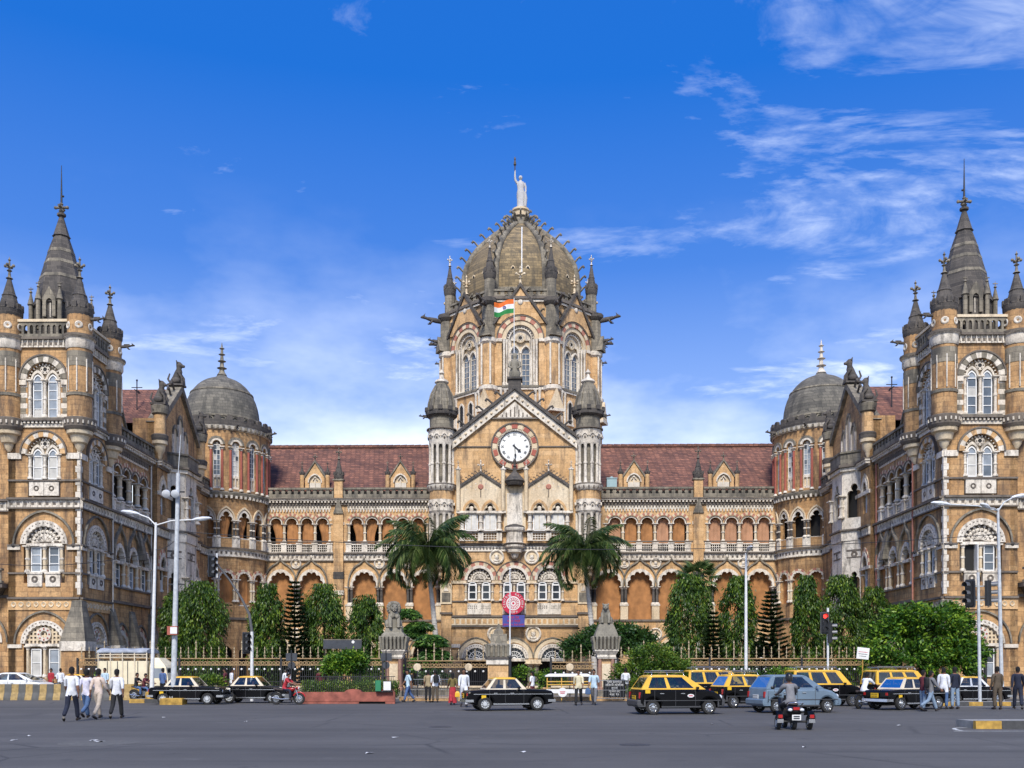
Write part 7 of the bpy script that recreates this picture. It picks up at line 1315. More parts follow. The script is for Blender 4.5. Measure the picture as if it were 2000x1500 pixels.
# road paint, patch and litter
put('road_marking', MB().ring([(gx(1856, 29), 28.4)] + [(gx(1856, 29) + .9 - .9 * math.cos(a), 28.4 + 1.5 * math.sin(a)) for a in [PI / 2 * k / 8 for k in range(1, 9)]] + [(20, 29.9)], [(gx(1856, 29) + .12, 28.4)] + [(gx(1856, 29) + .92 - .8 * math.cos(a), 28.4 + 1.4 * math.sin(a)) for a in [PI / 2 * k / 8 for k in range(1, 9)]] + [(20, 29.8)], .004, .0041, 'line_paint', M=Matrix(((1, 0, 0, 0), (0, 0, 1, 0), (0, 1, 0, 0), (0, 0, 0, 1)))), kind='structure')
put('stop_line', MB().add([(gx(1850, 47.3), 47.2, .004), (30, 47.2, .004), (30, 47.35, .004), (gx(1850, 47.3), 47.35, .004)], [(0, 1, 2, 3)], 'line_paint').add([(gx(1862, 28.2), 28.1, .004), (30, 28.1, .004), (30, 28.22, .004), (gx(1862, 28.2), 28.22, .004)], [(0, 1, 2, 3)], 'line_paint'), kind='structure')
simple('patch', (0.12, 0.115, 0.105), 0.9, var=0.3, scale=6); rg = random.Random(8)
put('road_patch', MB().add([(gx(190, 23.4) + .95 * math.cos(a) * (1 + .1 * math.sin(3 * a)), 23.4 + .9 * math.sin(a), .004) for a in [2 * PI * k / 28 for k in range(28)]], [tuple(range(28))], 'patch'), kind='structure')
for i, (px, py, s_) in enumerate(((183, 1447, .16), (195, 1449, .2), (28, 1447, .12), (55, 1438, .1), (772, 1441, .14), (722, 1472, .14), (1022, 1470, .1), (1572, 1460, .08), (1756, 1418, .12), (320, 1402, .08), (480, 1410, .08), (1390, 1415, .1))):
    D = gd(py); mb = MB(); vs_ = [(s_ * (u - 1) * .6 + .02 * rg.random(), s_ * (v - 1) * .5, .006 + .03 * rg.random()) for v in range(3) for u in range(3)]; mb.add(vs_, [(0, 1, 4, 3), (1, 2, 5, 4), (3, 4, 7, 6), (4, 5, 8, 7)], 'paper', True)
    put('paper_scrap', mb, T(gx(px, D), D, 0) @ RZ(rg.random() * 6), None, ('larger crumpled scrap on', 'smaller scrap beside it on', 'scrap nearest the left edge of', 'scrap left of the pale patch on', 'scrap below the entrance, left one on', 'scrap at the bottom middle of', 'tiny scrap at bottom centre of', 'tiny scrap below the scooter on', 'scrap left of the near kerb on', 'speck right of the four walkers on', 'speck below the left taxis on', 'scrap below the front hatchback taxi on')[i] + (' the pale road patch' if i < 2 else ' the asphalt'), 'litter', 'litter on the asphalt')

def cable(p, q, sag, label, n=16): put('overhead_cable', MB().tube([Vector(p).lerp(Vector(q), i / n) - Vector((0, 0, sag * 4 * (i / n) * (1 - i / n))) for i in range(n + 1)], .018, 'iron', 4), I4, None, label, 'cable', 'overhead cables')
cable((gx(345, 50.5), 50.5, 9.0), (gx(1950, 53), 53, 9.2), .9, 'long thin cable sagging across the arcades from mast to right lamp'); cable((gx(345, 50.5), 50.5, 8.6), (gx(304, 53.5), 53.5, 8.4), .15, 'short cable between the tall mast and the left lamp'); cable((gx(-60, 57), 57, 8.2), (gx(304, 53.5), 53.5, 8.3), .5, 'cable running from the left edge to the left lamp')
for px, py, lab in ((860, 1420, 'round iron manhole cover below the entrance in the road'), (1240, 1455, 'round iron manhole cover below the front hatchback taxi')):
    D = gd(py); o = put('manhole_cover', MB().lathe([(.001, .012), (.3, .012), (.31, .008), (.36, .008), (.37, .0)], 20, 'iron_worn'), T(gx(px, D), D, 0), None, lab, 'manhole cover', 'manhole covers')
# ================================================================ vehicles (x forward, y left, z up)
def paint(name, col, rough=.3, coat=.25): simple(name, col, rough, 0.0, .15, 2.0, coat)
paint('car_black', (0.006, 0.006, 0.007), .2, .0); paint('taxi_yellow', (0.80, 0.46, 0.04), .35, .3); paint('car_cream', (0.72, 0.62, 0.46), .4, .2); paint('car_blue', (0.15, 0.21, 0.27)); paint('car_white', (0.78, 0.78, 0.76)); paint('car_red', (0.45, 0.02, 0.02)); paint('truck_cream', (0.82, 0.72, 0.50), .6, 0)
MT['car_black'].node_tree.nodes['Principled BSDF'].inputs['Specular IOR Level'].default_value = 0.16
simple('chrome', (0.62, 0.62, 0.62), 0.18, 0.9, .1); simple('rubber', (0.02, 0.019, 0.018), 0.8); simple('plate_yellow', (0.80, 0.50, 0.02), 0.5); simple('tail_red', (0.40, 0.015, 0.015), 0.2); simple('seat', (0.06, 0.045, 0.04), 0.8); simple('bumper_grey', (0.06, 0.06, 0.062), 0.5); simple('tarp', (0.34, 0.37, 0.42), 0.7, var=.3)
t, b = newmat('car_glass'); o_ = [q for q in t.nodes if q.type == 'OUTPUT_MATERIAL'][0]; tr = nd(t, 'BsdfTransparent'); tr.inputs[0].default_value = (0.62, 0.68, 0.70, 1); gl = nd(t, 'BsdfGlossy'); gl.inputs['Roughness'].default_value = 0.03
fr_ = nd(t, 'LayerWeight', i_Blend=0.25); mx = nd(t, 'MixShader'); lk(t, mth(t, 'MINIMUM', mth(t, 'ADD', fr_.outputs['Fresnel'], .10), .9), mx.inputs[0]); lk(t, tr.outputs[0], mx.inputs[1]); lk(t, gl.outputs[0], mx.inputs[2]); lk(t, mx.outputs[0], o_.inputs[0])
def inset(poly, d):
    n = len(poly); out = []; ar = sum(poly[i][0] * poly[(i + 1) % n][1] - poly[(i + 1) % n][0] * poly[i][1] for i in range(n)); sgn = 1 if ar > 0 else -1
    for i in range(n):
        p, q, r = Vector(poly[i - 1]), Vector(poly[i]), Vector(poly[(i + 1) % n]); e = (q - p).normalized() + (r - q).normalized(); e = e.normalized() if e.length > 1e-6 else Vector((1, 0)); out.append((q.x - e.y * sgn * d, q.y + e.x * sgn * d))
    return out
def arc(cx, r, z0, n=10):        # wheel arch from front to rear, cut out of the underside
    a = math.asin(min(.99, (z0 - .30) / r)) if z0 > .3 else -math.asin(min(.99, (.30 - z0) / r))
    return [(cx + r * math.cos(q), .30 + r * math.sin(q)) for q in [a + (PI - 2 * a) * i / n for i in range(n + 1)]]
def hull(mb, top, xf, xr, wr, w, zb, m, bev=.09, tuck=.0):
    poly = list(top) + arc(xf, wr, zb) + arc(xr, wr, zb); rings = []
    for y, d in ((-w, bev), (-w + bev * .35, bev * .3), (-w + bev, 0), (0, -.012), (w - bev, 0), (w - bev * .35, bev * .3), (w, bev)):
        P = inset(poly, d) if d else poly; rings.append([(x, y, z) for x, z in P])
    n = len(poly); vs_ = [p for r in rings for p in r]
    mb.add(vs_, [(i * n + k, i * n + (k + 1) % n, (i + 1) * n + (k + 1) % n, (i + 1) * n + k) for i in range(len(rings) - 1) for k in range(n)], m, False); mb.add(rings[0], [tuple(range(n))], m); mb.add(rings[-1], [tuple(range(n - 1, -1, -1))], m)
    mb.box(xr - wr * .95, xf + wr * .95, -w * .7, w * .7, zb - .03, .62, 'dark')
def bil(q, u, v): return q[0] * (1 - u) * (1 - v) + q[1] * u * (1 - v) + q[2] * u * v + q[3] * (1 - u) * v
def panel(fr, gls, q, us, vs_, mf, mg='car_glass'):
    # a cabin side: grid cells at odd positions are glass, the rest is pillar and rail
    q = [Vector(p) for p in q]
    for i in range(len(us) - 1):
        for j in range(len(vs_) - 1):
            c = [bil(q, us[i], vs_[j]), bil(q, us[i + 1], vs_[j]), bil(q, us[i + 1], vs_[j + 1]), bil(q, us[i], vs_[j + 1])]
            if i % 2 == 1 and j % 2 == 1: gls.append(c)
            else: fr.add(c, [(0, 1, 2, 3)], mf)
def wheel(parent, x, y, r, w_=.16, cap='chrome'):
    o = put('wheel', cached(('tyre', r, w_), lambda m: m.lathe([(r * .62, -w_ / 2), (r * .92, -w_ / 2), (r, -w_ * .3), (r, w_ * .3), (r * .92, w_ / 2), (r * .62, w_ / 2)], 24, 'rubber', M=RX(R(90)))), T(x, y, r), parent)
    put('rim', cached(('rim', r, w_, cap), lambda m: [m.lathe([(r * .64, s2 * w_ * .45), (r * .6, s2 * w_ * .28), (r * .45, s2 * w_ * .34), (r * .36, s2 * w_ * .3), (r * .28, s2 * w_ * .5), (.001, s2 * w_ * .55)], 20, 'chrome' if cap == 'chrome' else 'pole_grey', M=RX(R(90))) for s2 in (-1, 1)] + ([m.box(-.012, .012, s2 * w_ * .36, s2 * w_ * .4, r * .3, r * .55, 'dark', M=RY(2 * PI * k / 10)) for s2 in (-1, 1) for k in range(10)])), I4, o)
SPEC = dict(
    sedan=dict(top=[(-1.86, .34), (-1.95, .42), (-1.97, .60), (-1.95, .80), (-1.86, .875), (-1.10, .93), (.64, .95), (1.58, .915), (1.82, .865), (1.91, .76), (1.93, .46), (1.84, .32)], xf=1.16, xr=-1.18, wr=.37, w=.74, zb=.26, g=(-1.14, .70, -.74, .26, .93, 1.41, .68, .55), us=(0, .09, .42, .49, .90, 1), wrad=.30),
    hatch=dict(top=[(-1.66, .36), (-1.74, .44), (-1.76, .70), (-1.70, .98), (-1.66, 1.0), (.98, 1.01), (1.36, .92), (1.62, .76), (1.72, .58), (1.70, .34)], xf=1.13, xr=-1.22, wr=.36, w=.77, zb=.27, g=(-1.69, 1.0, -1.34, .24, 1.0, 1.53, .72, .56), us=(0, .10, .40, .46, .84, 1), wrad=.285),
    van=dict(top=[(-1.74, .38), (-1.80, .46), (-1.80, 1.05), (-1.76, 1.07), (1.15, 1.07), (1.50, .98), (1.76, .80), (1.82, .60), (1.80, .36)], xf=1.22, xr=-1.15, wr=.36, w=.78, zb=.30, g=(-1.76, 1.20, -1.68, .62, 1.06, 1.74, .74, .64), us=(0, .05, .30, .35, .60, .66, .88, 1), wrad=.29),
    modern=dict(top=[(-2.1, .40), (-2.2, .52), (-2.18, .95), (-1.6, 1.03), (1.05, .98), (1.75, .86), (2.1, .66), (2.16, .46), (2.1, .34)], xf=1.32, xr=-1.28, wr=.38, w=.85, zb=.26, g=(-1.85, 1.35, -.95, .25, 1.0, 1.46, .78, .58), us=(0, .14, .46, .50, .86, 1), wrad=.31))
def car(kind, label, M, body, roof, pillar, plate='plate_yellow', group=None, rack=False, cap='chrome', name=None, side_plate=True, logo=False, bumper='chrome', cat='taxi'):
    s = SPEC[kind]; o = thing(name or 'taxi', label, cat, M, group)
    k_ = (kind, body, roof, pillar)
    put('body', cached(('hull',) + k_, lambda m: hull(m, s['top'], s['xf'], s['xr'], s['wr'], s['w'], s['zb'], body)), I4, o)
    xr, xf, tr_, tf, z0, z1, wb, wt = s['g']; gl_ = []; fr = MB(); us = s['us']; vs_ = (0, .10, .90, 1)
    rb = s['w'] - .03
    panel(fr, gl_, [(xr, -wb, z0), (xf, -wb, z0), (tf, -wt, z1), (tr_, -wt, z1)], us, vs_, pillar); panel(fr, gl_, [(xr, wb, z0), (xf, wb, z0), (tf, wt, z1), (tr_, wt, z1)], us, vs_, pillar)
    panel(fr, gl_, [(xf, -wb, z0), (xf, wb, z0), (tf, wt, z1), (tf, -wt, z1)], (0, .06, .94, 1), (0, .06, .92, 1), pillar); panel(fr, gl_, [(xr, -wb, z0), (xr, wb, z0), (tr_, wt, z1), (tr_, -wt, z1)], (0, .07, .93, 1), (0, .12, .90, 1), pillar)
    put('cabin_frame', fr, I4, o)
    for c in gl_: put('window', MB().add(c, [(0, 1, 2, 3)], 'car_glass'), I4, o)
    def sq(hx0, hx1, hy, z, n=24, e=.5):
        cx = (hx0 + hx1) / 2; ax = (hx1 - hx0) / 2; return [(cx + ax * math.copysign(abs(math.cos(a)) ** e, math.cos(a)), hy * math.copysign(abs(math.sin(a)) ** e, math.sin(a)), z) for a in [2 * PI * i / n for i in range(n)]]
    put('roof', MB().loft([sq(tr_ - .03, tf + .04, wt + .035, z1 - .03, e=.25), sq(tr_ - .03, tf + .04, wt + .035, z1, e=.25), sq(tr_ + .03, tf - .03, wt - .02, z1 + .035, e=.35), sq(tr_ + .2, tf - .2, wt - .18, z1 + .058, e=.5)], roof), I4, o)
    fx = max(p[0] for p in s['top']); rx = min(p[0] for p in s['top'])
    for x in (s['xf'], s['xr']):
        for y in (-s['w'] + .06, s['w'] - .06): wheel(o, x, y, s['wrad'], .16, cap)
    for x in ((xf + xr) * .5 + .12, xr + .55): put('seat', cached(('seat',), lambda m: [m.box(-.28, .22, -.55, .55, .45, .68, 'seat', tx=.03), m.box(-.36, -.2, -.56, .56, .6, 1.12, 'seat', tx=.03, ty=.05)]), T(x, 0, 0), o)
    put('steering_wheel', cached(('steer',), lambda m: m.lathe([(.17, 0), (.19, .02), (.17, .03)], 14, 'rubber')), T(xf - .55, -.32, z0 - .02) @ RY(R(-55)), o)
    bm = cached(('bump', kind, bumper), lambda m: [m.box(-.06, .06, -s['w'] + .02, s['w'] - .02, -.06, .06, bumper, tx=.02)] + [m.box(-.3, .02, q * (s['w'] - .04), q * s['w'] + q * .02, -.055, .055, bumper) for q in (-1, 1)]) if bumper == 'chrome' else cached(('bump', kind, bumper), lambda m: [m.loft([[(x, -w_, z) for x, w_, z in ()]] if False else [[(-.25, -s['w'] - .01, z), (.05 + d, -s['w'] + .06, z), (.05 + d, s['w'] - .06, z), (-.25, s['w'] + .01, z)] for z, d in ((-.13, -.03), (-.05, .02), (.1, .02), (.15, -.02))], bumper, False)])
    put('front_bumper', bm, T(fx + .02, 0, .44), o); put('rear_bumper', bm, T(rx - .02, 0, .44) @ RZ(PI), o)
    for q in (-1, 1):
        put('headlight', cached(('hl', kind), lambda m: m.lathe([(.001, .05), (.08, .03), (.10, 0), (.10, -.08)], 14, 'lamp_glass' if kind != 'sedan' else 'chrome', M=RY(R(90)))), T(fx - .03, q * (s['w'] - .2), .68), o)
        put('tail_light', cached(('tl', kind), lambda m: m.box(-.04, .03, -.06, .06, -.11 if kind != 'sedan' else -.06, .13 if kind != 'sedan' else .06, 'tail_red', ty=.01)), T(rx + .03, q * (s['w'] - .11), .76 if kind != 'sedan' else .72), o)
        put('door_handle', cached(('dh',), lambda m: m.box(-.08, .08, -.02, .02, -.015, .015, 'chrome')), T(.02, q * (s['w'] + .012), z0 - .16), o); put('door_handle', cached(('dh',), None), T(-.85 if kind != 'sedan' else -.72, q * (s['w'] + .012), z0 - .16), o)
        put('door_seam', cached(('seam', kind), lambda m: [m.box(x - .007, x + .007, -.004, .004, .34, z0 - .03, 'dark' if body != 'car_black' else 'bumper_grey') for x in (.55, -.28, -.98 if kind == 'sedan' else -1.15)]), T(0, q * (s['w'] + .001), 0), o)
        put('side_trim', cached(('trim', kind, body), lambda m: m.box(xr - .55 if kind == 'sedan' else xr + .1, fx - .12, -.012, .012, -.014, .014, 'chrome' if kind == 'sedan' else 'bumper_grey')), T(0, q * (s['w'] + .008), z0 - .20 if kind == 'sedan' else .56), o)
        put('sill', cached(('sill', kind), lambda m: m.box(s['xr'] + s['wr'], s['xf'] - s['wr'], -.03, .03, -.03, .03, 'chrome' if kind == 'sedan' else 'bumper_grey')), T(0, q * (s['w'] - .03), s['zb'] + .04), o)
        put('mirror', cached(('mir', body), lambda m: m.box(-.05, .04, -.07, .07, -.05, .05, body, ty=.01)), T(xf - .38, q * (s['w'] + .05), z0 + .06), o)
    put('rear_plate', cached(('pl', plate), lambda m: [m.box(-.015, 0, -.22, .22, -.1, .1, plate)] + [m.box(-.018, -.015, -.16 + .08 * i, -.12 + .08 * i, z, z + .05, 'black_paint') for i in range(5) for z in (.02, -.07)]), T(rx - .012 if kind != 'sedan' else rx - .05, .0, .66), o)
    if side_plate and cat == 'taxi':
        for q in (-1, 1): put('side_plate', cached(('spl',), lambda m: m.box(-.10, .10, -.006, .006, -.07, .07, 'plate_yellow')), T(xr - .1 if kind == 'sedan' else xr + .25, q * (s['w'] + .012), z0 - .32 if kind == 'sedan' else z0 - .08), o)
    if logo:
        for q in (-1, 1): put('door_emblem', cached(('demb',), lambda m: [m.lathe([(.001, .004), (.14, .004)], 18, 'white_paint', M=SC(1, 1, .5) @ RX(R(90))), m.box(-.08, .08, -.008, -.004, -.02, .02, 'sign_red')]), T(.35, q * (s['w'] + .008), z0 - .25) @ (I4 if q < 0 else RZ(PI)), o)
    if rack:
        rk = MB()
        for y in (-.42, -.14, .14, .42): rk.tube([(tr_ + .15, y, z1 + .16), (tf - .1, y, z1 + .16)], .014, 'chrome', 5)
        for x in (tr_ + .15, (tr_ + tf) / 2, tf - .1): rk.tube([(x, -wt + .03, z1 + .02), (x, -.5, z1 + .15), (x, .5, z1 + .15), (x, wt - .03, z1 + .02)], .014, 'chrome', 5)
        for z in (.22,): rk.tube([(tr_ + .15, -.48, z1 + z), (tf - .1, -.48, z1 + z), (tf - .1, .48, z1 + z), (tr_ + .15, .48, z1 + z), (tr_ + .15, -.48, z1 + z)], .014, 'chrome', 5)
        put('roof_rack', rk, I4, o)
    return o
def vp(px, D, a): return T(gx(px, D), D, 0) @ RZ(R(a))
G = 'black and yellow taxis on the street'
car('sedan', 'old black taxi with yellow roof stopped behind the tall grey mast', vp(372, 51.0, -3), 'car_black', 'taxi_yellow', 'car_cream', group=G, cap='grey'); car('sedan', 'old black taxi nose to the red motorcycle on the left', vp(498, 53.2, -3), 'car_black', 'taxi_yellow', 'car_cream', group=G, cap='grey', side_plate=False)
car('sedan', 'old black and yellow taxi crossing alone before the entrance', vp(992, 43.2, 13), 'car_black', 'taxi_yellow', 'car_cream', group=G, cap='grey'); car('hatch', 'black hatchback taxi with roof rack, frontmost on the right', vp(1320, 39.6, 10), 'car_black', 'taxi_yellow', 'taxi_yellow', group=G, rack=True, logo=True, bumper='bumper_grey')
car('hatch', 'black hatchback taxi half hidden behind the grey-blue car', vp(1464, 46.5, 14), 'car_black', 'taxi_yellow', 'taxi_yellow', group=G, rack=True, bumper='bumper_grey'); car('van', 'yellow roofed taxi van behind the hatchback taxis', vp(1400, 52.5, 4), 'car_black', 'taxi_yellow', 'taxi_yellow', group=G, rack=True, bumper='bumper_grey')
car('hatch', 'grey-blue private hatchback beside the three-wheeled scooter', vp(1550, 41.0, 15), 'car_blue', 'car_blue', 'car_blue', 'white_paint', name='hatchback_car', bumper='car_blue', cat='car')
car('van', 'large black taxi van with yellow roof and rack behind the grey-blue car', vp(1606, 48.5, 5), 'car_black', 'taxi_yellow', 'taxi_yellow', group=G, rack=True, logo=True, bumper='bumper_grey'); car('sedan', 'old black taxi with cream rear pillars behind the pedestrians on the right', vp(1772, 44.2, 26), 'car_black', 'taxi_yellow', 'car_cream', group=G)
car('van', 'yellow taxi van with a long rack behind the right old taxi', vp(1756, 49.8, 12), 'car_black', 'taxi_yellow', 'taxi_yellow', group=G, rack=True, bumper='bumper_grey'); car('sedan', 'old black taxi partly behind the double-headed signal pole', vp(1893, 50.8, 8), 'car_black', 'taxi_yellow', 'car_white', group=G)
car('modern', 'white modern saloon behind the striped barrier at the left edge', vp(38, 62.5, -4) @ T(0, 0, .12), 'car_white', 'car_white', 'car_white', 'white_paint', name='saloon_car', bumper='car_white', cat='car')
car('sedan', 'black taxi with yellow roof in the queue beside the lorry', vp(158, 65, -2) @ T(0, 0, .05), 'car_black', 'taxi_yellow', 'car_cream', group=G)
# cream lorry with a tarpaulin
o = thing('lorry', 'cream lorry with grey tarpaulin roof standing by the left railings', 'lorry', vp(270, 60.5, 0)); L2 = 3.0
put('cargo_body', MB().box(-2.1, .95, -1.0, 1.0, .85, 2.35, 'truck_cream').box(-2.1, .95, -1.02, 1.02, .78, .86, 'car_red').box(-2.0, 2.0, -.5, .5, .5, .78, 'dark'), I4, o)
for i in range(10): put('stake', cached(('stk',), lambda m: m.box(-.03, .03, -.02, .02, .86, 2.85, 'car_cream')), T(-2.05 + (i % 5) * .74, 1.03 if i > 4 else -1.03, 0), o)
for z in (2.55, 2.72): put('side_rail', MB().box(-2.1, .95, -1.02, -.98, z, z + .05, 'car_cream').box(-2.1, .95, .98, 1.02, z, z + .05, 'car_cream'), I4, o)

for i in range(4): put('panel_seam', cached(('tseam',), lambda m: m.box(-.02, .02, -.01, .01, .9, 2.33, 'bumper_grey')), T(-1.5 + i * .62, -1.012, 0), o)
put('tarpaulin', MB().loft([[(x, y, z + .02 * math.sin(x * 5 + y * 3)) for y, z in ((-1.05, 2.82), (-1.0, 2.98), (-.5, 3.12), (0, 3.15), (.5, 3.12), (1.0, 2.98), (1.05, 2.82))] for x in [-2.15 + .22 * i for i in range(15)]], 'tarp', True), I4, o)
put('cab', MB().loft([[(1.0 + x0, -w_, z), (1.0 + x1, -w_, z), (1.0 + x1, w_, z), (1.0 + x0, w_, z)] for x0, x1, w_, z in ((.05, 1.15, .95, .5), (.05, 1.2, .97, 1.25), (.05, 1.05, .93, 1.95), (.05, .95, .88, 2.1), (.1, .5, .6, 2.55))], 'truck_cream', False), I4, o); put('cab_window', MB().box(1.25, 1.9, -.975, -.955, 1.3, 1.9, 'glass_pale').box(1.25, 1.9, .955, .975, 1.3, 1.9, 'glass_pale').box(2.1, 2.12, -.8, .8, 1.35, 1.9, 'glass_dark'), I4, o)
for x in (-1.4, 1.55):
    for y in (-.9, .9): wheel(o, x, y, .42, .24, 'grey')
# motorcycles
def motorcycle(label, M, col, name='motorcycle'):
    o = thing(name, label, 'motorcycle', M, 'motorcycles in the traffic')
    for x in (.62, -.62): wheel(o, x, 0, .30, .09, 'chrome')
    put('frame', MB().tube([(-.62, .07, .3), (-.2, .07, .38), (.2, .05, .42), (.42, 0, .85), (.62, .07, .3)], .028, 'iron', 6).tube([(.62, -.07, .3), (.42, 0, .85)], .028, 'chrome', 6).box(-.15, .2, -.1, .1, .28, .55, 'steel', tx=.04), I4, o)
    put('tank', MB().loft([[(x, w_ * math.cos(a), z + h * math.sin(a)) for a in [2 * PI * k / 10 for k in range(10)]] for x, w_, h, z in ((-.05, .08, .06, .74), (.08, .14, .12, .76), (.3, .13, .12, .80), (.42, .06, .06, .82))], col), I4, o); put('seat', MB().loft([[(x, w_ * math.cos(a), z + .05 * math.sin(a)) for a in [2 * PI * k / 10 for k in range(10)]] for x, w_, z in ((-.75, .08, .82), (-.5, .13, .78), (-.1, .12, .74), (0, .07, .76))], 'seat'), I4, o)
    put('handlebar', MB().tube([(.28, -.34, .98), (.36, -.2, 1.0), (.42, 0, .92), (.36, .2, 1.0), (.28, .34, .98)], .018, 'iron', 6), I4, o); put('headlight', MB().ball((.52, 0, .84), (.1, .09, .09), col, 10, 6).ball((.58, 0, .84), (.05, .07, .07), 'lamp_glass', 8, 5), I4, o); put('mudguard', MB().tube([(.62 + .34 * math.cos(a), 0, .3 + .34 * math.sin(a)) for a in [R(20 + 22 * k) for k in range(7)]], .04, col, 6).tube([(-.62 + .34 * math.cos(a), 0, .3 + .34 * math.sin(a)) for a in [R(20 + 22 * k) for k in range(7)]], .04, 'black_paint', 6), I4, o)
    put('exhaust', MB().tube([(.1, -.12, .3), (-.3, -.14, .28), (-.8, -.15, .36)], [.03, .04, .045], 'chrome', 7), I4, o); return o
motorcycle('red motorcycle with its front wheel past the left taxi', vp(562, 50.3, -8), 'car_red'); motorcycle('black motorcycle with a white-shirted rider on the right', vp(1690, 45.0, 42), 'black_paint'); motorcycle('motorcycle carrying two youths by the left lamp', vp(281, 57.0, -10), 'black_paint')
# three-wheeled scooter seen from behind
sc_ = thing('three_wheel_scooter', 'black scooter with two outrigger wheels ridden away in the foreground', 'scooter', vp(1541, 29.4, 88))
for x in (.55, -.55): wheel(sc_, x, 0, .22, .11, 'grey')
for y in (-.46, .46):
    wheel(sc_, -.55, y, .22, .11, 'grey'); put('side_mudguard', MB().loft([[(-.55 + x, y + q, z) for q in (-.1, -.08, .08, .1)] for x, z in ((-.3, .25), (-.28, .42), (-.12, .56), (.12, .56), (.28, .42))], 'black_paint'), I4, sc_); put('side_tail_light', MB().box(-.87, -.84, y - .06, y + .06, .36, .46, 'tail_red').box(-.86, -.83, y - .09, y + .09, .22, .33, 'chrome'), I4, sc_)
put('axle', MB().tube([(-.5, -.46, .24), (-.5, .46, .24)], .035, 'iron', 6).box(-.7, .3, -.08, .08, .2, .4, 'iron'), I4, sc_)
put('body', MB().loft([[(x, w_ * math.cos(a), z + h * math.sin(a)) for a in [2 * PI * k / 14 for k in range(14)]] for x, w_, h, z in ((-.86, .08, .06, .62), (-.8, .2, .12, .58), (-.55, .24, .19, .56), (-.2, .22, .2, .52), (.05, .14, .16, .45))], 'black_paint').box(.0, .45, -.17, .17, .24, .3, 'black_paint').loft([[(.42 + .12 * k, -.2 + .02 * k, .3 + .2 * k), (.48 + .12 * k, -.2 + .02 * k, .3 + .2 * k), (.48 + .12 * k, .2 - .02 * k, .3 + .2 * k), (.42 + .12 * k, .2 - .02 * k, .3 + .2 * k)] for k in range(4)], 'black_paint'), I4, sc_)
put('seat', MB().ball((-.35, 0, .76), (.42, .16, .07), 'seat', 12, 6), I4, sc_); put('grab_rail', MB().tube([(-.6, -.2, .72), (-.88, -.2, .8), (-.95, 0, .82), (-.88, .2, .8), (-.6, .2, .72)], .018, 'chrome', 6), I4, sc_); put('tail_light', MB().box(-.89, -.84, -.09, .09, .6, .68, 'tail_red'), I4, sc_)
for q in (-1, 1): put('indicator', MB().ball((-.84, q * .17, .6), (.05, .07, .05), 'lamp_glass', 8, 5), I4, sc_); put('grip', MB().tube([(.5, q * .1, 1.0), (.42, q * .34, 1.02)], .02, 'rubber', 6), I4, sc_); put('mirror', MB().tube([(.46, q * .26, 1.0), (.46, q * .36, 1.2)], .01, 'chrome', 5).ball((.46, q * .38, 1.23), (.02, .07, .05), 'black_paint', 8, 5), I4, sc_)
put('number_plate', MB().box(-.9, -.885, -.13, .13, .3, .46, 'white_paint').box(-.905, -.9, -.09, .09, .39, .43, 'sign_back').box(-.905, -.9, -.09, .09, .33, .37, 'sign_back'), I4, sc_); put('steering_column', MB().tube([(.55, 0, .22), (.5, 0, 1.0)], .04, 'black_paint', 7), I4, sc_)
# ================================================================ people
def pmat(n, c, r=.85): simple(n, c, r, var=.22, scale=9)
pmat('skin', (0.22, 0.105, 0.06), .55); pmat('hair', (0.006, 0.005, 0.005), .9); pmat('shoe', (0.03, 0.022, 0.018), .5); pmat('sole', (0.3, 0.26, 0.2))
CL = dict(white=(0.78, 0.79, 0.82), lilac=(0.68, 0.66, 0.76), cream=(0.72, 0.58, 0.48), navy=(0.012, 0.016, 0.035), black=(0.014, 0.014, 0.016), denim=(0.07, 0.13, 0.26), pale_denim=(0.22, 0.30, 0.40), beige=(0.52, 0.43, 0.34), butter=(0.70, 0.62, 0.42), skyblue=(0.50, 0.64, 0.74), grey=(0.17, 0.17, 0.18), maroon=(0.12, 0.02, 0.03), brown=(0.10, 0.075, 0.05), olive=(0.17, 0.13, 0.04), red=(0.42, 0.03, 0.04), blue=(0.08, 0.14, 0.30), stripe=(0.20, 0.20, 0.21), khaki=(0.36, 0.28, 0.16))
for k, c in CL.items(): pmat('cl_' + k, c)
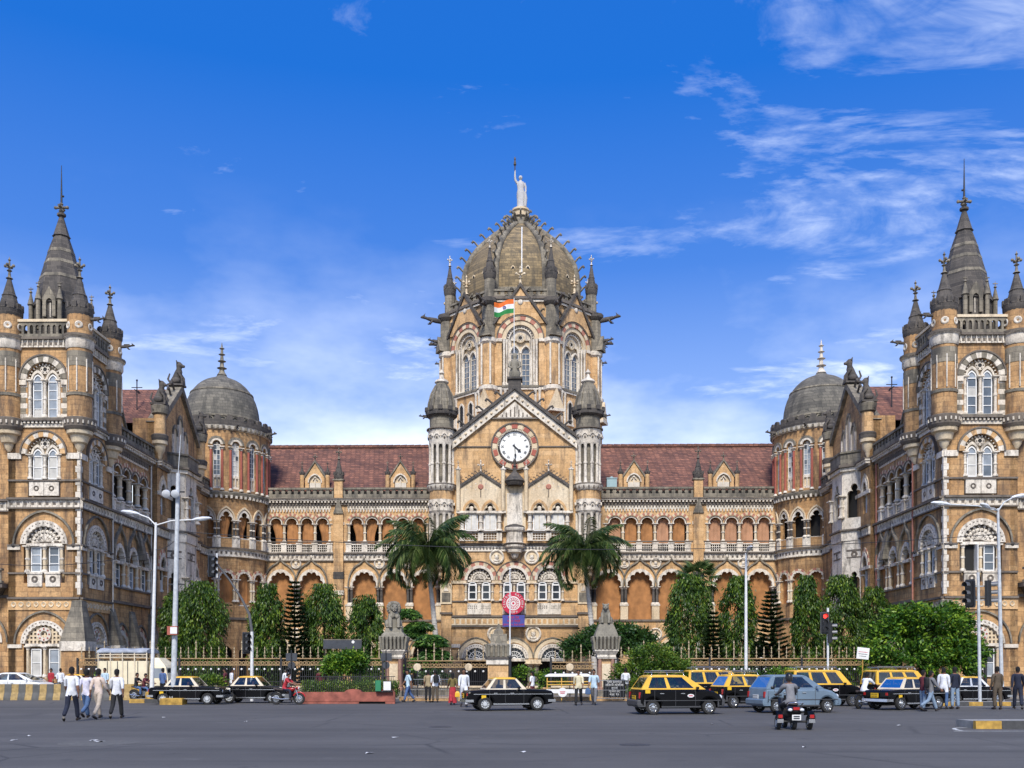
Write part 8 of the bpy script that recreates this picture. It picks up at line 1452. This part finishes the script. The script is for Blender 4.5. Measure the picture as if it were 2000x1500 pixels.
def rig(pose):
    # joint positions in metres for a 1.72 m figure facing +y (the back is towards -y)
    J = {}; sit = pose.get('sit', 0); hipz = pose.get('hip', .92); ln = pose.get('lean', 0)
    J['pelvis'] = Vector((0, 0, hipz)); J['waist'] = Vector((0, ln * .15, hipz + .16)); J['chest'] = Vector((0, ln * .42, hipz + .36)); J['neck'] = Vector((0, ln * .56, hipz + .54)); J['head'] = Vector((pose.get('hx', 0), ln * .66 + .02 + pose.get('hy', 0), hipz + .61))
    for s2, q in ((-1, 'L'), (1, 'R')):
        hip = J['pelvis'] + Vector((s2 * .095, 0, -.03)); a, kn, sp_ = pose.get('leg' + q, (0, 0, 0)); th = Vector((s2 * .02 + sp_ * s2, math.sin(R(a)), -math.cos(R(a)))).normalized() * .43; knee = hip + th; b2 = R(a - kn); shn = Vector((0, math.sin(b2), -math.cos(b2))) * .42; ank = knee + shn
        J['hip' + q], J['knee' + q], J['ank' + q] = hip, knee, ank; f = R(min(35, max(-50, pose.get('foot' + q, a - kn)))); J['toe' + q] = ank + Vector((s2 * .03, math.cos(f) * .17, -.045 + math.sin(f) * .17))
        shd = J['neck'] + Vector((s2 * .185, 0, -.075)); up, out, el = pose.get('arm' + q, (5, 8, 15)); d = Vector((s2 * math.sin(R(out)), math.sin(R(up)), -math.cos(R(up)) * math.cos(R(out)))).normalized(); elb = shd + d * .29; u2 = R(up + el); inn = pose.get('inn' + q, 0); d2 = Vector((s2 * (math.sin(R(out)) * .6 - inn), math.sin(u2), -math.cos(u2))).normalized(); J['sho' + q], J['elb' + q], J['wri' + q] = shd, elb, elb + d2 * .25; J['hnd' + q] = d2
    lo = min(J['toeL'].z, J['toeR'].z, J['ankL'].z - .07, J['ankR'].z - .07)
    if not sit:
        for k in J:
            if not k.startswith('hnd'): J[k] = J[k] - Vector((0, 0, lo - .03))
    return J
def figure(key, pose, top, bot, sleeve=.45, hem=.10, shoe='shoe', wide=1.0, robe=False):
    J = rig(pose); vs_, rd, ed, tg = [], [], [], []
    def v(p, r, g): vs_.append(tuple(p)); rd.append(r); tg.append(g); return len(vs_) - 1
    P = v(J['pelvis'], .148 * wide, 0); Wt = v(J['waist'], .142 * wide, 1); Ch = v(J['chest'], .158 * wide, 1); N0 = v(J['neck'] + Vector((0, 0, -.05)), .10, 1); N1 = v(J['neck'] + Vector((0, 0, .03)), .055, 2)
    ed += [(P, Wt), (Wt, Ch), (Ch, N0), (N0, N1)]
    for q in 'LR':
        h = v(J['hip' + q], .112 * wide, 0); m1 = v(J['hip' + q].lerp(J['knee' + q], .5), .095 * wide, 0); k = v(J['knee' + q], .080 * wide, 0); m2 = v(J['knee' + q].lerp(J['ank' + q], .4), .078 * wide, 0); a = v(J['ank' + q], .072 * wide, 0); ed += [(P, h), (h, m1), (m1, k), (k, m2), (m2, a)]
        s2 = v(J['sho' + q], .088, 1); e = v(J['elb' + q], .058, 1); w_ = v(J['wri' + q], .031, 2); m3 = v(J['sho' + q].lerp(J['elb' + q], .5), .072, 1); ed += [(N0, s2), (s2, m3), (m3, e), (e, w_)]
    me = bpy.data.meshes.new('body'); me.from_pydata(vs_, ed, []); o = bpy.data.objects.new('tmp', me); C.objects.link(o)
    o.modifiers.new('s', 'SKIN'); sk = me.skin_vertices[0].data
    for i, r in enumerate(rd): sk[i].radius = (r, r * (.78 if tg[i] == 1 and i < 4 or i == 0 else 1)); sk[i].use_root = i == 0
    sb = o.modifiers.new('u', 'SUBSURF'); sb.levels = 1; sb.render_levels = 1
    dg = bpy.context.evaluated_depsgraph_get(); ev = bpy.data.meshes.new_from_object(o.evaluated_get(dg)); bpy.data.objects.remove(o)
    mb = MB(); co = [x.co.copy() for x in ev.vertices]; hz = J['pelvis'].z - hem + .02; mats = {0: bot, 1: top, 2: 'skin'}
    segs = [(J['sho' + q], J['elb' + q], J['wri' + q]) for q in 'LR']
    def cls(c):
        for s_, e, w_ in segs:
            ab = w_ - e; t1 = max(0, min(1, (c - e).dot(ab) / ab.length_squared)); d1 = (c - e - ab * t1).length; ab2 = e - s_; t2 = max(0, min(1, (c - s_).dot(ab2) / ab2.length_squared)); d2 = (c - s_ - ab2 * t2).length
            if min(d1, d2) < .085 and c.z < s_.z + .1:
                par = .5 + .5 * t1 if d1 < d2 else .5 * t2
                if par > .18: return 2 if par > sleeve else 1
        if c.z > J['neck'].z + .0: return 2
        lim = hz if not pose.get('sit') else J['pelvis'].z - .02
        if c.z > lim and (not pose.get('sit') or c.y < .12 + pose.get('lean', 0) * .6): return 1
        return 0
    for p in ev.polygons:
        c = Vector((0, 0, 0))
        for i in p.vertices: c += co[i]
        g = cls(c / len(p.vertices)); k0 = len(mb.f); mb.f.append(list(p.vertices)); mb.m.append(mb.mi(mats[g])); mb.s.append(True)
    mb.v = [tuple(c) for c in co]
    for q, s2 in (('L', -1), ('R', 1)):      # feet and hands with separate fingers
        a, t_ = J['ank' + q], J['toe' + q]; d = (t_ - a); hl = a - Vector((d.x, d.y, 0)).normalized() * .06 + Vector((0, 0, -.045)); mb.tube([hl, hl.lerp(t_, .35) + Vector((0, 0, .012)), hl.lerp(t_, .75), t_], [.042, .05, .046, .024], shoe, 8)
        w_, d = J['wri' + q], J['hnd' + q]; x = Vector((1, 0, 0)) - d * d.x; x.normalize(); y = d.cross(x).normalized(); pm = w_ + d * .05; mb.loft([[w_ + d * dd + x * (rx * math.cos(a2)) + y * (ry * math.sin(a2)) for a2 in [2 * PI * k / 8 for k in range(8)]] for dd, rx, ry in ((-.02, .026, .026), (.02, .022, .034), (.06, .017, .04), (.09, .013, .038))], 'skin')
        for k in range(4): b_ = w_ + d * .085 + y * (-.028 + .019 * k); l = (.06, .072, .068, .055)[k]; mb.tube([b_, b_ + d * l * .5 - x * s2 * .006, b_ + d * l * .9 - x * s2 * .022], [.0095, .009, .006], 'skin', 5)
        b_ = w_ + d * .03 + y * .03; mb.tube([b_, b_ + y * .025 + d * .03, b_ + y * .03 + d * .06], [.012, .011, .007], 'skin', 5)
    if robe:
        z0 = .12; mb.loft([[(wd * math.cos(a) * (1 + .05 * math.sin(6 * a)), wd * .75 * math.sin(a) * (1 + .05 * math.cos(5 * a)), z) for a in [2 * PI * k / 16 for k in range(16)]] for z, wd in ((z0, .24), (.5, .20), (.8, .19), (J['pelvis'].z + .05, .17))], bot)
    h = J['head']; mb.loft([[(h.x + wx * math.cos(a), h.y + dy + wy * math.sin(a), h.z + z) for a in [2 * PI * k / 12 for k in range(12)]] for z, wx, wy, dy in ((-.04, .05, .055, 0), (0, .058, .07, .015), (.05, .070, .088, .012), (.11, .076, .097, .005), (.16, .072, .093, 0), (.20, .05, .065, -.004), (.218, .015, .02, -.005))], 'skin')
    mb.ball((h.x, h.y + .108, h.z + .085), (.013, .02, .022), 'skin', 6, 4)
    for s2 in (-1, 1): mb.ball((h.x + s2 * .076, h.y, h.z + .09), (.012, .02, .03), 'skin', 6, 4); mb.ball((h.x + s2 * .03, h.y + .086, h.z + .115), (.012, .01, .007), 'hair', 6, 4)
    mb.ball((h.x, h.y + .09, h.z + .04), (.025, .008, .007), 'cl_maroon', 6, 4)
    return mb, J
def hairmesh(J, long=False, helmet=None):
    h = J['head']; mb = MB(); m = helmet or 'hair'; e = .02 if helmet else 0
    mb.loft([[(h.x + (wx + e) * math.cos(a), h.y + dy + (wy + e) * math.sin(a), h.z + z + (.075 if math.sin(a) > .1 and z < .12 else 0)) for a in [2 * PI * k / 16 for k in range(16)]] for z, wx, wy, dy in ((.02, .078, .085, -.025), (.08, .086, .095, -.018), (.13, .088, .104, -.010), (.18, .083, .098, -.006), (.222 + e, .05, .06, -.008), (.236 + e, .012, .02, -.008))], m)
    if long: mb.loft([[(h.x + wx * math.cos(a), h.y - .09 + wy * math.sin(a), h.z + z) for a in [2 * PI * k / 8 for k in range(8)]] for z, wx, wy in ((.14, .07, .04), (0, .075, .035), (-.2, .06, .03), (-.35, .02, .015))], m)
    return mb
FIG = {}
def person(label, px, py, yaw, pose, top, bot, group=None, s=1.0, M=None, hair=True, long=False, helmet=None, extra=None, **kw):
    top, bot = 'cl_' + top, 'cl_' + bot; D = gd(py) if M is None else 0
    key = (str(pose), top, bot, str(kw)); mb, J = figure(key, pose, top, bot, **kw)
    o = thing('person', label, 'person', (T(gx(px, D), D, 0) if M is None else M) @ RZ(R(yaw)) @ SC(s), group); put('body', mb, I4, o); put('helmet' if helmet else 'hair', hairmesh(J, long, helmet), I4, o)
    if extra: extra(o, J)
    return o
W1 = dict(legL=(18, 4, 0), legR=(-16, 22, 0), armL=(-22, 7, 18), armR=(20, 6, 20)); W2 = dict(legL=(-14, 30, 0), legR=(20, 6, 0), armL=(20, 7, 20), armR=(-18, 8, 20)); W3 = dict(legL=(24, 4, .02), legR=(-22, 34, .0), armL=(-24, 9, 30), armR=(25, 8, 25)); S1 = dict(legL=(2, 3, .03), legR=(-3, 2, .03), armL=(3, 6, 22), armR=(0, 6, 14)); S2 = dict(legL=(4, 6, .04), legR=(-4, 2, .03), armL=(25, 12, 75), armR=(28, 12, 80), innL=.5, innR=.5); RD = dict(sit=1, hip=.86, legL=(78, 75, .25), legR=(78, 75, .25), armL=(50, 12, 25), armR=(50, 12, 25), lean=.35, footL=0, footR=0)
def bag(c, dx, dz, sz=.3):
    def f(o, J): w_ = J['wriR'] + J['hndR'] * .12; put('bag', MB().loft([[(w_.x + x * k, w_.y + y * k, w_.z - z) for x, y in ((-.14, -.05), (.14, -.05), (.14, .05), (-.14, .05))] for z, k in ((0, .3), (.1, .9), (sz, 1), (sz + .03, .8))], c, False), I4, o)
    return f
def backpack(c):
    def f(o, J): p = J['chest']; put('backpack', MB().loft([[(p.x + wx * math.cos(a), p.y - .19 + .09 * math.sin(a), p.z + z) for a in [2 * PI * k / 12 for k in range(12)]] for z, wx in ((-.25, .10), (-.2, .16), (.1, .16), (.18, .11), (.2, .04))], c), I4, o)
    return f
g4 = 'four youths walking across the road'
person('youth in white shirt with dark cuffs and dark jeans, leftmost walker', 140, 1409, 4, W2, 'white', 'navy', g4, 1.06, sleeve=.42, hem=.12); person('youth in pale lilac shirt and blue jeans, second walker', 169, 1404, -4, W3, 'lilac', 'denim', g4, 1.03, sleeve=.62, hem=.10); person('youth in cream shirt and beige trousers, striding third', 192, 1405, -14, W1, 'cream', 'beige', g4, 1.02, sleeve=.7, hem=.04); person('youth in white shirt and black trousers, rightmost of the four walkers', 228, 1404, 6, W2, 'white', 'black', g4, 1.02, sleeve=.62, hem=.1)
gp = 'people on foot near the entrance'
person('man in butter yellow shirt and dark trousers near the booth', 1130, 1378, 170, W2, 'butter', 'black', gp, 1.02, sleeve=.66); person('man in pale blue shirt and grey trousers by the guard rail', 1160, 1377, 165, W1, 'skyblue', 'grey', gp, 1.02, sleeve=.55, extra=bag('cl_denim', 0, 0))
person('man in white kurta and white trousers behind the crossing taxi', 906, 1381, 185, W1, 'white', 'white', gp, 1.04, sleeve=.9, hem=.35); person('woman in olive top and red skirt carrying a yellow-green bag', 884, 1377, 8, W2, 'olive', 'red', gp, .93, long=True, robe=True, extra=bag('taxi_yellow', 0, 0)); person('man in khaki shirt standing at the guard rail', 836, 1372, -10, S1, 'khaki', 'black', gp, .98); person('man in white shirt with a dark shoulder bag at the guard rail', 850, 1372, 20, S1, 'white', 'brown', gp, 1.0, sleeve=.6, extra=backpack('cl_black')); person('man with dark backpack and blue jeans by the left lion pillar', 797, 1372, 110, W1, 'skyblue', 'blue', gp, 1.02, extra=backpack('cl_black'))
person('woman with long black hair in white sitting behind the booth', 1040, 1369, 60, S1, 'white', 'maroon', gp, .95, long=True)
gr = 'people waiting at the right kerb'
person('youth in dark red shirt and blue jeans looking at a phone', 1803, 1389, -75, S2, 'maroon', 'pale_denim', gr, .98); person('youth in grey sleeves and pale jeans striding right', 1818, 1390, -85, W3, 'grey', 'pale_denim', gr, 1.0, sleeve=.9, extra=backpack('cl_black')); person('man in long white shirt and blue jeans at the right kerb', 1843, 1385, -30, S1, 'white', 'denim', gr, 1.05, sleeve=.9, hem=.25); person('man in navy jacket and washed jeans at the right kerb', 1865, 1385, 10, S1, 'navy', 'pale_denim', gr, 1.06, sleeve=.95, hem=.1); person('man in brown suit seen from behind at the right', 1948, 1386, 5, S1, 'brown', 'brown', gr, 1.07, sleeve=.95, hem=.16); person('man in navy suit walking away at the right edge', 1988, 1386, -20, W1, 'navy', 'navy', gr, 1.08, sleeve=.95, hem=.16)
person('man in striped shirt and dark helmet riding the three-wheeled scooter', 0, 0, 0, dict(RD, hip=.86), 'stripe', 'black', None, 1.0, vp(1541, 29.4, -2) @ T(0, -.25, -.04), sleeve=.95, helmet='black_paint'); person('man in white shirt riding the black motorcycle', 0, 0, 0, dict(RD, lean=.5), 'white', 'black', None, 1.0, vp(1690, 45.0, -48) @ T(0, -.15, .0), sleeve=.5); person('rider in red shirt and dark helmet on the red motorcycle', 0, 0, 0, RD, 'red', 'navy', None, .98, vp(562, 50.3, -98) @ T(0, -.2, 0), helmet='black_paint')
person('youth in black shirt and jeans at the back of the parked motorcycle', 0, 0, 0, dict(RD, lean=.1), 'black', 'denim', None, .95, vp(281, 57.0, -100) @ T(0, -.5, .02)); person('youth in dark shirt at the front of the parked motorcycle', 0, 0, 0, dict(RD, lean=.2), 'maroon', 'denim', None, .93, vp(281, 57.0, -100) @ T(0, -.02, .02))
gb = 'people in the crowd by the left tower'
for i, (px, dd, tp, bt, yw, lb) in enumerate(((118, 63.8, 'white', 'grey', 10, 'man in white shirt with dark straps near the lorry'), (100, 64.2, 'red', 'black', 160, 'person in red top in the crowd by the left tower'), (205, 58.4, 'skyblue', 'black', 170, 'man in light shirt beside the cream lorry'), (440, 58.5, 'maroon', 'black', 90, 'person in dark red top behind the second left taxi'), (452, 58.7, 'white', 'grey', -60, 'person in white beside the one in dark red'), (626, 54.6, 'maroon', 'black', 10, 'person in dark chequered shirt behind the red wall'), (1222, 56.0, 'white', 'black', 0, 'man in white beside the black notice'), (318, 57.5, 'blue', 'black', -20, 'person in blue shirt behind the left street lamp'), (560, 57.5, 'white', 'grey', 30, 'man in white behind the red motorcycle'))): person(lb, 0, 0, yw, S1, tp, bt, gb if px < 300 else 'people in the background', 1.0, T(gx(px, dd), dd, .1), sleeve=.6)

DRV = dict(sit=1, hip=.52, legL=(92, 50, .1), legR=(92, 50, .1), armL=(48, 8, 30), armR=(48, 8, 30), lean=-.12, footL=10, footR=10)
for (px, D, a, dx, tp, lb) in ((992, 43.2, 13, .05, 'white', 'driver in white at the wheel of the crossing taxi'), (1320, 39.6, 10, .2, 'khaki', 'driver in khaki inside the front hatchback taxi'), (1550, 41.0, 15, .2, 'skyblue', 'driver in light blue inside the grey-blue car'), (372, 51.0, -3, .05, 'khaki', 'driver in khaki inside the taxi behind the mast'), (498, 53.2, -3, .05, 'white', 'driver in white inside the taxi by the red motorcycle'), (1772, 44.2, 26, .05, 'white', 'driver in white inside the right old taxi')): person(lb, 0, 0, 0, DRV, tp, 'black', 'taxi and car drivers', .93, vp(px, D, a) @ T(dx, -.33, 0) @ RZ(-PI / 2))
